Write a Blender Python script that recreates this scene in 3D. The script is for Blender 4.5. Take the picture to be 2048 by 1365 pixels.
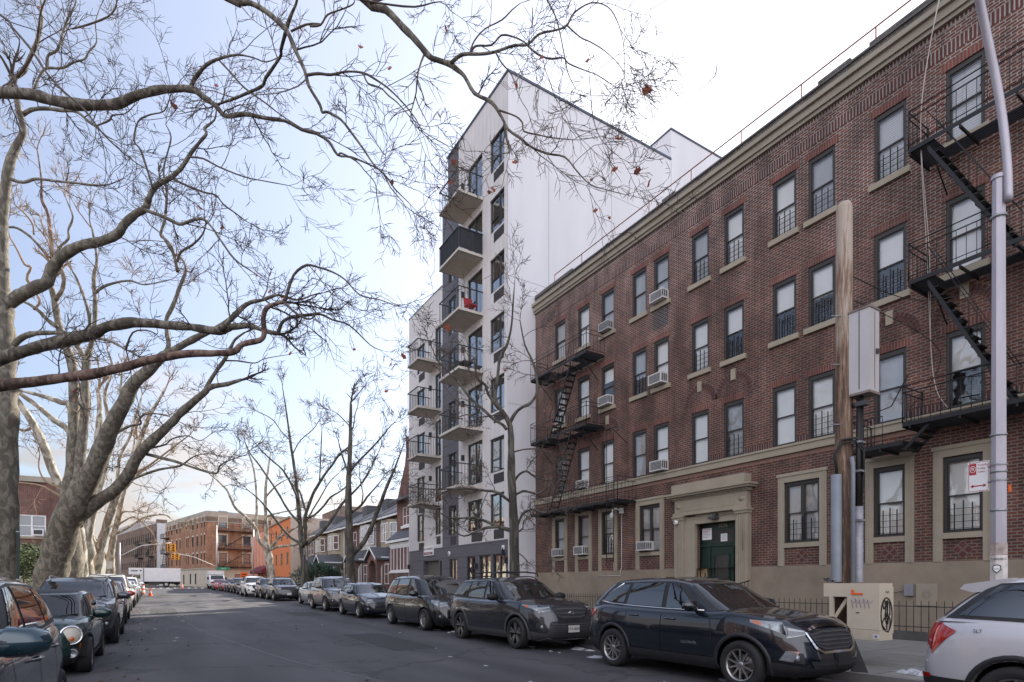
import bpy, math, random
from mathutils import Vector, Matrix, noise
rad = math.radians
sc = bpy.context.scene
for o in list(bpy.data.objects): bpy.data.objects.remove(o)
# ---------------------------------------------------------------- camera
H_CAM = 1.52
cd = bpy.data.cameras.new('camera'); cam = bpy.data.objects.new('camera', cd); sc.collection.objects.link(cam)
cam.location = (0, 0, H_CAM); cam.rotation_euler = (rad(90), 0, rad(-31.68))
cd.sensor_width = 36.0; cd.lens = 36.0*1157/2048; cd.shift_y = (1168-682.5)/2048
cd.clip_start = 0.1; cd.clip_end = 3000
sc.camera = cam
# ---------------------------------------------------------------- light
SUN_AZ, SUN_EL = 60.0, 32.0          # azimuth from +Y (down the street) towards +X
sd = bpy.data.lights.new('sun', 'SUN'); sun = bpy.data.objects.new('sun', sd); sc.collection.objects.link(sun)
sd.energy = 5.0; sd.angle = rad(0.6); sd.color = (1.0, .90, .78)
sdir = Vector((math.sin(rad(SUN_AZ))*math.cos(rad(SUN_EL)), math.cos(rad(SUN_AZ))*math.cos(rad(SUN_EL)), math.sin(rad(SUN_EL))))
sun.rotation_euler = sdir.to_track_quat('Z', 'Y').to_euler()
w = bpy.data.worlds.new('World'); sc.world = w; w.use_nodes = True
BACK_FILL = 5.2
def build_world():
    nt = w.node_tree; N = nt.nodes; L = nt.links
    bg = N['Background']; bg.inputs['Strength'].default_value = 0.13
    sky = N.new('ShaderNodeTexSky'); sky.sky_type = 'NISHITA'; sky.sun_disc = False
    sky.sun_elevation = rad(SUN_EL); sky.sun_rotation = rad(SUN_AZ); sky.altitude = 50
    sky.air_density = 1.0; sky.dust_density = 1.5; sky.ozone_density = 1.6
    tc = N.new('ShaderNodeTexCoord'); sep = N.new('ShaderNodeSeparateXYZ'); L.new(tc.outputs['Generated'], sep.inputs[0])
    # cloud sheet: direction divided by height
    mx = N.new('ShaderNodeMath'); mx.operation = 'MAXIMUM'; mx.inputs[1].default_value = .0; L.new(sep.outputs[2], mx.inputs[0])
    ad = N.new('ShaderNodeMath'); ad.inputs[1].default_value = .18; L.new(mx.outputs[0], ad.inputs[0])
    dv = N.new('ShaderNodeVectorMath'); dv.operation = 'DIVIDE'; L.new(tc.outputs['Generated'], dv.inputs[0]); L.new(ad.outputs[0], dv.inputs[1])
    nz = N.new('ShaderNodeTexNoise'); nz.inputs['Scale'].default_value = 1.3; nz.inputs['Detail'].default_value = 10; nz.inputs['Roughness'].default_value = .58
    mp = N.new('ShaderNodeMapping'); mp.inputs['Location'].default_value = (3.1, 1.7, .4); mp.inputs['Scale'].default_value = (1, 1, .35)
    L.new(dv.outputs[0], mp.inputs[0]); L.new(mp.outputs[0], nz.inputs['Vector'])
    # more cloud towards one side of the sky (where the sun is), clear towards the other
    dot = N.new('ShaderNodeVectorMath'); dot.operation = 'DOT_PRODUCT'; L.new(tc.outputs['Generated'], dot.inputs[0])
    az = rad(62); dot.inputs[1].default_value = (math.sin(az)*.8, math.cos(az)*.8, .42)
    mr = N.new('ShaderNodeMapRange'); mr.interpolation_type = 'SMOOTHSTEP'
    mr.inputs['From Min'].default_value = .68; mr.inputs['From Max'].default_value = 1.0
    mr.inputs['To Min'].default_value = 0; mr.inputs['To Max'].default_value = .62; L.new(dot.outputs['Value'], mr.inputs['Value'])
    # and low down near the horizon
    mh = N.new('ShaderNodeMapRange'); mh.interpolation_type = 'SMOOTHSTEP'
    mh.inputs['From Min'].default_value = .42; mh.inputs['From Max'].default_value = .0
    mh.inputs['To Min'].default_value = 0; mh.inputs['To Max'].default_value = .36; L.new(sep.outputs[2], mh.inputs['Value'])
    s1 = N.new('ShaderNodeMath'); L.new(nz.outputs['Fac'], s1.inputs[0]); L.new(mr.outputs[0], s1.inputs[1])
    s2 = N.new('ShaderNodeMath'); L.new(s1.outputs[0], s2.inputs[0]); L.new(mh.outputs[0], s2.inputs[1])
    cr = N.new('ShaderNodeMapRange'); cr.interpolation_type = 'SMOOTHSTEP'
    cr.inputs['From Min'].default_value = .56; cr.inputs['From Max'].default_value = .86; L.new(s2.outputs[0], cr.inputs['Value'])
    # thin veil everywhere lifts the blue
    veil = N.new('ShaderNodeMath'); veil.operation = 'MAXIMUM'; veil.inputs[1].default_value = .42; L.new(cr.outputs[0], veil.inputs[0])
    cb = N.new('ShaderNodeMapRange'); cb.inputs['From Min'].default_value = .3; cb.inputs['From Max'].default_value = .95
    cb.inputs['To Min'].default_value = 2.0; cb.inputs['To Max'].default_value = 6.0; L.new(dot.outputs['Value'], cb.inputs['Value'])
    # added bright cloud bank, unseen behind the viewer, lights the shaded facades
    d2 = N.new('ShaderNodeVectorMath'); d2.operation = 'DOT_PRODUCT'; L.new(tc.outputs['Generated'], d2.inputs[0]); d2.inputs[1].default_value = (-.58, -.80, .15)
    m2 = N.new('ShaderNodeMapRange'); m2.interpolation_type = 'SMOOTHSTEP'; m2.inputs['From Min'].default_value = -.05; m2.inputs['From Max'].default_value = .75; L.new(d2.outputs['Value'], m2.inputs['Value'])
    cbb = N.new('ShaderNodeMath'); cbb.operation = 'MULTIPLY_ADD'; cbb.inputs[1].default_value = BACK_FILL; L.new(m2.outputs[0], cbb.inputs[0]); L.new(cb.outputs[0], cbb.inputs[2]); cb = cbb
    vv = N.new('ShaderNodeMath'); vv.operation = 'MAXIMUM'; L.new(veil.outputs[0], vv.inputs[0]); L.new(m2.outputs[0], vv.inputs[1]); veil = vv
    cc = N.new('ShaderNodeVectorMath'); cc.operation = 'SCALE'; cc.inputs[0].default_value = (.95, .955, 1.06); L.new(cb.outputs[0], cc.inputs['Scale'])
    # clouds low over the street ahead are warmer
    wl = N.new('ShaderNodeMapRange'); wl.interpolation_type = 'SMOOTHSTEP'; wl.inputs['From Min'].default_value = .42; wl.inputs['From Max'].default_value = .02; L.new(sep.outputs[2], wl.inputs['Value'])
    wn = N.new('ShaderNodeMath'); wn.operation = 'SUBTRACT'; wn.use_clamp = True; L.new(wl.outputs[0], wn.inputs[0]); L.new(m2.outputs[0], wn.inputs[1])
    wc = N.new('ShaderNodeMixRGB'); wc.inputs[1].default_value = (.95, .955, 1.06, 1); wc.inputs[2].default_value = (1.07, .99, .93, 1); L.new(wn.outputs[0], wc.inputs[0]); L.new(wc.outputs[0], cc.inputs[0])
    sk = N.new('ShaderNodeVectorMath'); sk.operation = 'MULTIPLY'; sk.inputs[1].default_value = (.76, .80, .86); L.new(sky.outputs[0], sk.inputs[0])
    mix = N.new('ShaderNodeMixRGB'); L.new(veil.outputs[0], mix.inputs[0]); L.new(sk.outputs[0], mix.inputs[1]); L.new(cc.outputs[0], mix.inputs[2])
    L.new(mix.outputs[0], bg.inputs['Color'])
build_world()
vs = sc.view_settings; vs.view_transform = 'Standard'; vs.look = 'None'; vs.exposure = 1.15; vs.gamma = 1; vs.use_curve_mapping = False
sc.cycles.max_bounces = 6; sc.cycles.transparent_max_bounces = 12; sc.cycles.diffuse_bounces = 3; sc.cycles.glossy_bounces = 3
sc.cycles.caustics_reflective = False; sc.cycles.caustics_refractive = False; sc.cycles.sample_clamp_indirect = 4

# ---------------------------------------------------------------- materials
MATS = {}
def new_mat(name):
    m = bpy.data.materials.new(name); m.use_nodes = True; MATS[name] = m
    return m, m.node_tree.nodes, m.node_tree.links, m.node_tree.nodes['Principled BSDF']
def col4(c): return (c[0], c[1], c[2], 1)
def mat(name, col=(.5, .5, .5), rough=.6, metal=0, coat=0, var=.12, nscale=3.0, bump=0, bscale=40, spec=.5, emit=0, ior=1.5, coatr=.03, flake=0, stretch=(1, 1, 1)):
    if name in MATS: return MATS[name]
    m, N, L, b = new_mat(name)
    b.inputs['Roughness'].default_value = rough; b.inputs['Metallic'].default_value = metal
    b.inputs['Coat Weight'].default_value = coat; b.inputs['Coat Roughness'].default_value = coatr
    b.inputs['IOR'].default_value = ior; b.inputs['Specular IOR Level'].default_value = spec
    b.inputs['Base Color'].default_value = col4(col)
    if emit: b.inputs['Emission Color'].default_value = col4(col); b.inputs['Emission Strength'].default_value = emit
    if var or bump:
        tc = N.new('ShaderNodeTexCoord'); mp = N.new('ShaderNodeMapping'); mp.inputs['Scale'].default_value = stretch; L.new(tc.outputs['Object'], mp.inputs[0])
    if var:
        nz = N.new('ShaderNodeTexNoise'); nz.inputs['Scale'].default_value = nscale; nz.inputs['Detail'].default_value = 8; nz.inputs['Roughness'].default_value = .62
        L.new(mp.outputs[0], nz.inputs['Vector'])
        r = N.new('ShaderNodeValToRGB'); r.color_ramp.elements[0].position = .3; r.color_ramp.elements[1].position = .7
        r.color_ramp.elements[0].color = col4([max(0, c*(1-var)) for c in col]); r.color_ramp.elements[1].color = col4([min(1, c*(1+var)) for c in col])
        L.new(nz.outputs['Fac'], r.inputs[0]); L.new(r.outputs[0], b.inputs['Base Color'])
    if bump:
        n2 = N.new('ShaderNodeTexNoise'); n2.inputs['Scale'].default_value = bscale; n2.inputs['Detail'].default_value = 6
        L.new(mp.outputs[0], n2.inputs['Vector'])
        bp = N.new('ShaderNodeBump'); bp.inputs['Strength'].default_value = bump; bp.inputs['Distance'].default_value = .02
        L.new(n2.outputs['Fac'], bp.inputs['Height']); L.new(bp.outputs[0], b.inputs['Normal'])
    return m
def brick(name, c1, c2, mortar, m2=None, zsplit=None, vertical=False, bw=.21, rh=.0745, ms=.013, var=.35):
    """running bond in the plane of any upright wall: (x+y, z)"""
    m, N, L, b = new_mat(name); b.inputs['Roughness'].default_value = .85
    g = N.new('ShaderNodeNewGeometry'); sp = N.new('ShaderNodeSeparateXYZ'); L.new(g.outputs['Position'], sp.inputs[0])
    a = N.new('ShaderNodeMath'); L.new(sp.outputs[0], a.inputs[0]); L.new(sp.outputs[1], a.inputs[1])
    cb = N.new('ShaderNodeCombineXYZ')
    if vertical: L.new(sp.outputs[2], cb.inputs[0]); L.new(a.outputs[0], cb.inputs[1])
    else: L.new(a.outputs[0], cb.inputs[0]); L.new(sp.outputs[2], cb.inputs[1])
    br = N.new('ShaderNodeTexBrick'); L.new(cb.outputs[0], br.inputs['Vector']); br.inputs['Scale'].default_value = 1
    br.inputs['Brick Width'].default_value = bw; br.inputs['Row Height'].default_value = rh; br.inputs['Mortar Size'].default_value = ms
    br.inputs['Mortar Smooth'].default_value = .15
    br.inputs['Color1'].default_value = col4(c1); br.inputs['Color2'].default_value = col4(c2); br.inputs['Bias'].default_value = -.1
    if vertical: br.offset = 0
    n1 = N.new('ShaderNodeTexNoise'); n1.inputs['Scale'].default_value = .35; n1.inputs['Detail'].default_value = 7; n1.inputs['Roughness'].default_value = .6
    L.new(g.outputs['Position'], n1.inputs['Vector'])
    mm = N.new('ShaderNodeMixRGB'); mm.inputs[1].default_value = col4(mortar); mm.inputs[2].default_value = col4(m2 or mortar)
    if m2:
        zr = N.new('ShaderNodeMapRange'); zr.inputs['From Min'].default_value = zsplit[0]; zr.inputs['From Max'].default_value = zsplit[1]
        zr.inputs['To Min'].default_value = -.25; zr.inputs['To Max'].default_value = .55; L.new(sp.outputs[2], zr.inputs['Value'])
        s = N.new('ShaderNodeMath'); L.new(zr.outputs[0], s.inputs[0]); L.new(n1.outputs['Fac'], s.inputs[1])
        s3 = N.new('ShaderNodeMapRange'); s3.inputs['From Min'].default_value = .35; s3.inputs['From Max'].default_value = .9; L.new(s.outputs[0], s3.inputs['Value'])
        L.new(s3.outputs[0], mm.inputs[0])
    else: mm.inputs[0].default_value = 0
    L.new(mm.outputs[0], br.inputs['Mortar'])
    n3 = N.new('ShaderNodeTexNoise'); n3.inputs['Scale'].default_value = 1.3; n3.inputs['Detail'].default_value = 8; n3.inputs['Roughness'].default_value = .7; L.new(g.outputs['Position'], n3.inputs['Vector'])
    r = N.new('ShaderNodeMapRange'); r.inputs['From Min'].default_value = .3; r.inputs['From Max'].default_value = .7
    r.inputs['To Min'].default_value = 1-var; r.inputs['To Max'].default_value = 1+var*.6; L.new(n3.outputs['Fac'], r.inputs['Value'])
    ms_ = N.new('ShaderNodeMapping'); ms_.inputs['Scale'].default_value = (1.1, 1.1, .16); L.new(g.outputs['Position'], ms_.inputs[0])
    n4 = N.new('ShaderNodeTexNoise'); n4.inputs['Scale'].default_value = 1.6; n4.inputs['Detail'].default_value = 7; n4.inputs['Roughness'].default_value = .6; L.new(ms_.outputs[0], n4.inputs['Vector'])
    r4 = N.new('ShaderNodeMapRange'); r4.inputs['From Min'].default_value = .36; r4.inputs['From Max'].default_value = .6; r4.inputs['To Min'].default_value = .62; r4.inputs['To Max'].default_value = 1.06; L.new(n4.outputs['Fac'], r4.inputs['Value'])
    rm = N.new('ShaderNodeMath'); rm.operation = 'MULTIPLY'; L.new(r.outputs[0], rm.inputs[0]); L.new(r4.outputs[0], rm.inputs[1])
    mu = N.new('ShaderNodeVectorMath'); mu.operation = 'SCALE'; L.new(br.outputs['Color'], mu.inputs[0]); L.new(rm.outputs[0], mu.inputs['Scale'])
    L.new(mu.outputs[0], b.inputs['Base Color'])
    bp = N.new('ShaderNodeBump'); bp.inputs['Strength'].default_value = .7; bp.inputs['Distance'].default_value = .008
    inv = N.new('ShaderNodeMath'); inv.operation = 'SUBTRACT'; inv.inputs[0].default_value = 1; L.new(br.outputs['Fac'], inv.inputs[1])
    L.new(inv.outputs[0], bp.inputs['Height']); L.new(bp.outputs[0], b.inputs['Normal'])
    return m
def boards(name, col, width, axis='h', dark=.35, line=.02, rough=.6):
    """cladding with grooves every `width` metres; axis 'h' upright boards, 'v' courses"""
    m, N, L, b = new_mat(name); b.inputs['Roughness'].default_value = rough
    g = N.new('ShaderNodeNewGeometry'); sp = N.new('ShaderNodeSeparateXYZ'); L.new(g.outputs['Position'], sp.inputs[0])
    a = N.new('ShaderNodeMath'); L.new(sp.outputs[0], a.inputs[0]); L.new(sp.outputs[1], a.inputs[1])
    src = a.outputs[0] if axis == 'h' else sp.outputs[2]
    d = N.new('ShaderNodeMath'); d.operation = 'DIVIDE'; d.inputs[1].default_value = width; L.new(src, d.inputs[0])
    f = N.new('ShaderNodeMath'); f.operation = 'FRACT'; L.new(d.outputs[0], f.inputs[0])
    lt = N.new('ShaderNodeMath'); lt.operation = 'LESS_THAN'; lt.inputs[1].default_value = line/width; L.new(f.outputs[0], lt.inputs[0])
    nz = N.new('ShaderNodeTexNoise'); nz.inputs['Scale'].default_value = 1.2; nz.inputs['Detail'].default_value = 7; L.new(g.outputs['Position'], nz.inputs['Vector'])
    r = N.new('ShaderNodeMapRange'); r.inputs['From Min'].default_value = .3; r.inputs['From Max'].default_value = .7; r.inputs['To Min'].default_value = .92; r.inputs['To Max'].default_value = 1.05; L.new(nz.outputs['Fac'], r.inputs['Value'])
    mu = N.new('ShaderNodeVectorMath'); mu.operation = 'SCALE'; mu.inputs[0].default_value = col; L.new(r.outputs[0], mu.inputs['Scale'])
    mx = N.new('ShaderNodeMixRGB'); L.new(lt.outputs[0], mx.inputs[0]); L.new(mu.outputs[0], mx.inputs[1]); mx.inputs[2].default_value = col4([c*dark for c in col])
    L.new(mx.outputs[0], b.inputs['Base Color'])
    bp = N.new('ShaderNodeBump'); bp.invert = True; bp.inputs['Strength'].default_value = .8; bp.inputs['Distance'].default_value = .01; L.new(lt.outputs[0], bp.inputs['Height']); L.new(bp.outputs[0], b.inputs['Normal'])
    return m
def glass(name, tint=(.9, .93, .95), refl=.3, rough=.02, wave=.25, wscale=1.3):
    m, N, L, b = new_mat(name); N.remove(b); out = [n for n in N if n.type == 'OUTPUT_MATERIAL'][0]
    t = N.new('ShaderNodeBsdfTransparent'); t.inputs[0].default_value = col4(tint)
    gl = N.new('ShaderNodeBsdfGlossy'); gl.inputs['Roughness'].default_value = rough; gl.inputs['Color'].default_value = (1, 1, 1, 1)
    lw = N.new('ShaderNodeLayerWeight'); lw.inputs['Blend'].default_value = .2
    mr = N.new('ShaderNodeMapRange'); mr.inputs['To Min'].default_value = refl; mr.inputs['To Max'].default_value = .75; L.new(lw.outputs['Fresnel'], mr.inputs['Value'])
    g = N.new('ShaderNodeNewGeometry'); nz = N.new('ShaderNodeTexNoise'); nz.inputs['Scale'].default_value = wscale; nz.inputs['Detail'].default_value = 2; L.new(g.outputs['Position'], nz.inputs['Vector'])
    bp = N.new('ShaderNodeBump'); bp.inputs['Strength'].default_value = wave; bp.inputs['Distance'].default_value = .05; L.new(nz.outputs['Fac'], bp.inputs['Height']); L.new(bp.outputs[0], gl.inputs['Normal'])
    mix = N.new('ShaderNodeMixShader'); L.new(mr.outputs[0], mix.inputs[0]); L.new(t.outputs[0], mix.inputs[1]); L.new(gl.outputs[0], mix.inputs[2])
    L.new(mix.outputs[0], out.inputs[0]); return m
def paint(name, col, metal=.0, rough=.35, coat=1.0, ior=1.5):
    if name in MATS: return MATS[name]
    m = mat(name, col, rough=rough, metal=metal, coat=coat, var=.06, nscale=.8, ior=ior, coatr=.02)
    m.node_tree.nodes['Principled BSDF'].inputs['Coat IOR'].default_value = 1.6
    return m

M = {}
M['brick'] = brick('red_brick', (.158, .047, .029), (.084, .034, .026), (.205, .168, .138), m2=(.34, .30, .27), zsplit=(8, 15.5), var=.5)
M['brick_lintel'] = brick('lintel_brick', (.21, .058, .038), (.15, .046, .036), (.20, .15, .13), vertical=True, bw=.30, rh=.0745)
M['brick_band'] = brick('soldier_brick', (.12, .036, .030), (.075, .028, .027), (.32, .28, .25), vertical=True, bw=.33, rh=.085, ms=.017)
M['brick_arch'] = brick('arch_brick', (.12, .04, .034), (.08, .032, .03), (.22, .18, .16), vertical=True, bw=.4, rh=.085, ms=.015)
M['stucco'] = mat('tan_stucco', (.275, .22, .165), .9, var=.24, nscale=.8, bump=.25, bscale=60)
M['trim'] = mat('tan_trim', (.33, .285, .215), .8, var=.10, nscale=1.6, bump=.12, bscale=30)
M['cornice'] = mat('cornice_paint', (.29, .255, .20), .7, var=.14, nscale=1.2, stretch=(1, 1, 4))
M['parapet'] = brick('parapet_brick', (.12, .10, .085), (.09, .075, .065), (.22, .20, .18))
M['dark_frame'] = mat('dark_window_frame', (.035, .031, .028), .5, var=.1)
M['dark_metal'] = mat('black_ironwork', (.012, .012, .014), .5, metal=.2, var=.3, nscale=6)
M['rust_rail'] = mat('rust_red_rail', (.30, .08, .04), .6, var=.25)
M['blind'] = mat('white_window_shade', (.86, .84, .80), .8, var=.04, nscale=1.2)
M['blind_grey'] = mat('grey_curtain', (.42, .42, .43), .85, var=.18, nscale=1.4, stretch=(2, 2, .3))
M['slats'] = boards('slatted_blind', (.62, .62, .62), .06, 'v', dark=.62, line=.018)
M['interior'] = mat('dark_room', (.022, .022, .026), .9, var=.5, nscale=2)
M['glass'] = glass('window_glass', tint=(.97, .98, .98), refl=.13, wave=.14)
M['glass_shop'] = glass('white_building_glass', tint=(.55, .6, .62), refl=.42, wave=.18)
M['car_glass'] = mat('tinted_car_glass', (.006, .008, .010), .02, var=0, spec=.8, ior=1.8, coat=.5)
M['car_screen'] = mat('car_windscreen_glass', (.010, .012, .013), .02, var=.6, nscale=2.2, spec=.7, ior=1.62, coat=.35)
M['tyre'] = mat('tyre_rubber', (.016, .016, .017), .8, var=.35, nscale=7, bump=.2, bscale=60)
M['rim'] = mat('alloy_rim', (.42, .41, .40), .34, metal=.9, var=.12, nscale=8)
M['rim_dark'] = mat('black_rim', (.02, .02, .022), .35, metal=.5, var=.1)
M['chrome'] = mat('chrome', (.75, .75, .75), .12, metal=1, var=0)
M['black_plastic'] = mat('black_plastic', (.02, .02, .022), .55, var=.25, nscale=6)
M['grey_plastic'] = mat('grey_plastic', (.055, .055, .06), .6, var=.15, nscale=6)
M['silver_plastic'] = mat('satin_silver', (.38, .38, .39), .35, metal=.7, var=.05)
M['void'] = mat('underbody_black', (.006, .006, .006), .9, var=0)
M['lamp_clear'] = mat('clear_lamp_lens', (.26, .28, .30), .08, metal=.35, var=.3, nscale=18, coat=1)
M['lamp_dark'] = mat('dark_lamp_inner', (.10, .11, .12), .1, metal=.3, var=.3, nscale=20, coat=1)
M['lamp_red'] = mat('red_lamp_lens', (.42, .012, .010), .08, var=.45, nscale=18, coat=1)
M['lamp_amber'] = mat('amber_lamp_lens', (.55, .13, .03), .12, var=.2, nscale=18, coat=1)
M['white'] = mat('white_paint', (.78, .78, .78), .5, var=.05, nscale=2)
M['white_dirty'] = mat('weathered_white_metal', (.60, .59, .57), .45, var=.12, nscale=3, stretch=(1, 1, .3))
M['off_white'] = mat('cream_steel', (.58, .50, .39), .5, var=.08, nscale=2.5, bump=.05)
M['galv'] = mat('galvanised_steel', (.34, .34, .36), .45, metal=.55, var=.18, nscale=4, stretch=(1, 1, .4))
M['grey_conduit'] = mat('grey_conduit', (.20, .22, .25), .5, var=.12, nscale=3)
M['rusty'] = mat('rust_stain', (.20, .08, .03), .8, var=.5, nscale=7)
M['concrete'] = mat('balcony_concrete', (.50, .45, .39), .85, var=.12, nscale=2, bump=.1)
M['ink'] = mat('black_marker', (.008, .008, .008), .6, var=0)
M['ink_violet'] = mat('faded_violet_marker', (.26, .22, .40), .7, var=.1)
M['ink_red'] = mat('sign_red', (.42, .02, .035), .5, var=.05)
M['orange'] = mat('safety_orange', (.85, .14, .02), .5, var=.05)
M['yellow'] = mat('signal_yellow', (.85, .42, .02), .45, var=.05)
M['door_green'] = mat('dark_green_door', (.010, .030, .022), .4, var=.12, nscale=3)
M['snow'] = mat('dirty_snow', (.48, .50, .54), .7, var=.25, nscale=14, bump=.4)

# ---------------------------------------------------------------- mesh helpers
class MB:
    def __init__(s): s.v = []; s.f = []; s.m = []; s.sm = []; s.mats = []
    def mi(s, m):
        if m not in s.mats: s.mats.append(m)
        return s.mats.index(m)
    def add(s, vs_, fs, m, smooth=False):
        b = len(s.v); k = s.mi(m); s.v += [tuple(p) for p in vs_]
        for f in fs: s.f.append([i+b for i in f]); s.m.append(k); s.sm.append(smooth)
    def box(s, x0, x1, y0, y1, z0, z1, m):
        v = [(x, y, z) for z in (z0, z1) for y in (y0, y1) for x in (x0, x1)]
        s.add(v, [(0, 2, 3, 1), (4, 5, 7, 6), (0, 1, 5, 4), (2, 6, 7, 3), (0, 4, 6, 2), (1, 3, 7, 5)], m)
    def obox(s, F, s0, s1, z0, z1, n0, n1, m):
        """box in a wall frame F=(origin, along, out): s along the wall, n outwards"""
        O, S, Nn = F
        v = [(O[0]+S[0]*a+Nn[0]*n, O[1]+S[1]*a+Nn[1]*n, z) for z in (z0, z1) for n in (n0, n1) for a in (s0, s1)]
        s.add(v, [(0, 1, 3, 2), (4, 6, 7, 5), (0, 4, 5, 1), (2, 3, 7, 6), (0, 2, 6, 4), (1, 5, 7, 3)], m)
    def quad(s, a, b, c, d, m): s.add([a, b, c, d], [(0, 1, 2, 3)], m)
    def tube(s, pts, rs, m, n=8, cap=True, smooth=True):
        if not hasattr(rs, '__len__'): rs = [rs]*len(pts)
        P = [Vector(p) for p in pts]; vs_ = []; up = Vector((0, 0, 1)); prev = None
        for i, p in enumerate(P):
            t = (P[min(i+1, len(P)-1)]-P[max(i-1, 0)])
            if t.length < 1e-9: t = Vector((0, 0, 1))
            t.normalize()
            if prev is None:
                a = t.orthogonal().normalized()
            else:
                a = prev-t*prev.dot(t)
                a = a.normalized() if a.length > 1e-6 else t.orthogonal().normalized()
            prev = a; b = t.cross(a)
            for k in range(n):
                q = 2*math.pi*k/n; vs_.append(p+(a*math.cos(q)+b*math.sin(q))*rs[i])
        fs = []
        for i in range(len(P)-1):
            for k in range(n): fs.append((i*n+k, i*n+(k+1) % n, (i+1)*n+(k+1) % n, (i+1)*n+k))
        if cap: fs.append(tuple(reversed(range(n)))); fs.append(tuple(range((len(P)-1)*n, len(P)*n)))
        s.add(vs_, fs, m, smooth)
    def lathe(s, prof, M4, m, n=24, smooth=True):
        """prof: (r, h) pairs about local z of M4"""
        vs_ = [M4 @ Vector((r*math.cos(2*math.pi*k/n), r*math.sin(2*math.pi*k/n), h)) for r, h in prof for k in range(n)]
        fs = [(i*n+k, i*n+(k+1) % n, (i+1)*n+(k+1) % n, (i+1)*n+k) for i in range(len(prof)-1) for k in range(n)]
        s.add(vs_, fs, m, smooth)
    def grid(s, rows, m, smooth=True, flip=False, closed=False):
        nr, nc = len(rows), len(rows[0]); vs_ = [p for r in rows for p in r]; fs = []
        for i in range(nr-1):
            for j in range(nc if closed else nc-1):
                k = (j+1) % nc; f = (i*nc+j, i*nc+k, (i+1)*nc+k, (i+1)*nc+j)
                a, b, c, d = [Vector(vs_[q]) for q in f]
                if (c-a).cross(d-b).length < 1e-7: continue
                fs.append(tuple(reversed(f)) if flip else f)
        s.add(vs_, fs, m, smooth)
    def prism(s, poly, axis_a, axis_b, origin, ext, m):
        """extrude a 2-D polygon (a,b) along vector ext"""
        A, B, O, E = Vector(axis_a), Vector(axis_b), Vector(origin), Vector(ext); n = len(poly)
        v = [O+A*a+B*b for a, b in poly]; v += [p+E for p in v]
        fs = [tuple(range(n)), tuple(reversed(range(n, 2*n)))]+[(i, i+n, (i+1) % n+n, (i+1) % n) for i in range(n)]
        s.add(v, fs, m)
    def text(s, body, M4, size, m, ext=.002, align='CENTER'):
        cu = bpy.data.curves.new('lettering', 'FONT'); cu.body = body; cu.size = size; cu.extrude = ext; cu.align_x = align; cu.align_y = 'CENTER'; cu.resolution_u = 2
        o = bpy.data.objects.new('lettering', cu); sc.collection.objects.link(o)
        dg = bpy.context.evaluated_depsgraph_get(); me = bpy.data.meshes.new_from_object(o.evaluated_get(dg))
        s.add([M4 @ v.co for v in me.vertices], [tuple(p.vertices) for p in me.polygons], m)
        bpy.data.objects.remove(o); bpy.data.curves.remove(cu); bpy.data.meshes.remove(me)
    def build(s, name, parent=None, **kw):
        off = Vector((0, 0, 0)); p = parent
        while p is not None: off += p.location; p = p.parent
        me = bpy.data.meshes.new(name); me.from_pydata([(v[0]-off.x, v[1]-off.y, v[2]-off.z) for v in s.v], [], s.f)
        for m in s.mats: me.materials.append(m)
        me.polygons.foreach_set('material_index', s.m); me.polygons.foreach_set('use_smooth', s.sm); me.update()
        o = bpy.data.objects.new(name, me); sc.collection.objects.link(o); o.parent = parent
        tag(o, **kw); return o
def tag(o, label=None, cat=None, group=None, kind=None):
    if label: o['label'] = label
    if cat: o['category'] = cat
    if group: o['group'] = group
    if kind: o['kind'] = kind
    return o
def thing(name, label, cat, loc=(0, 0, 0), group=None):
    o = bpy.data.objects.new(name, None); sc.collection.objects.link(o); o.location = loc; o.empty_display_size = .2
    return tag(o, label, cat, group)
def lerp(a, b, t): return a+(b-a)*t
def interp(tab, x):
    if x <= tab[0][0]: return tab[0][1]
    for (a, p), (b, q) in zip(tab, tab[1:]):
        if x <= b:
            t = (x-a)/(b-a) if b > a else 0
            return p+(q-p)*t
    return tab[-1][1]
def interps(tab, x):
    """smooth (Catmull-Rom) table lookup"""
    if x <= tab[0][0]: return tab[0][1]
    if x >= tab[-1][0]: return tab[-1][1]
    for i in range(len(tab)-1):
        x0, y0 = tab[i]; x1, y1 = tab[i+1]
        if x <= x1:
            s0 = (y1-tab[i-1][1])/(x1-tab[i-1][0]) if i > 0 else (y1-y0)/(x1-x0)
            s1 = (tab[i+2][1]-y0)/(tab[i+2][0]-x0) if i+2 < len(tab) else (y1-y0)/(x1-x0)
            h = x1-x0; t = (x-x0)/h
            return (2*t**3-3*t**2+1)*y0+(t**3-2*t**2+t)*h*s0+(-2*t**3+3*t**2)*y1+(t**3-t**2)*h*s1
def gz(y): return .009*max(0., y-12) if y < 130 else .009*118
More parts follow.
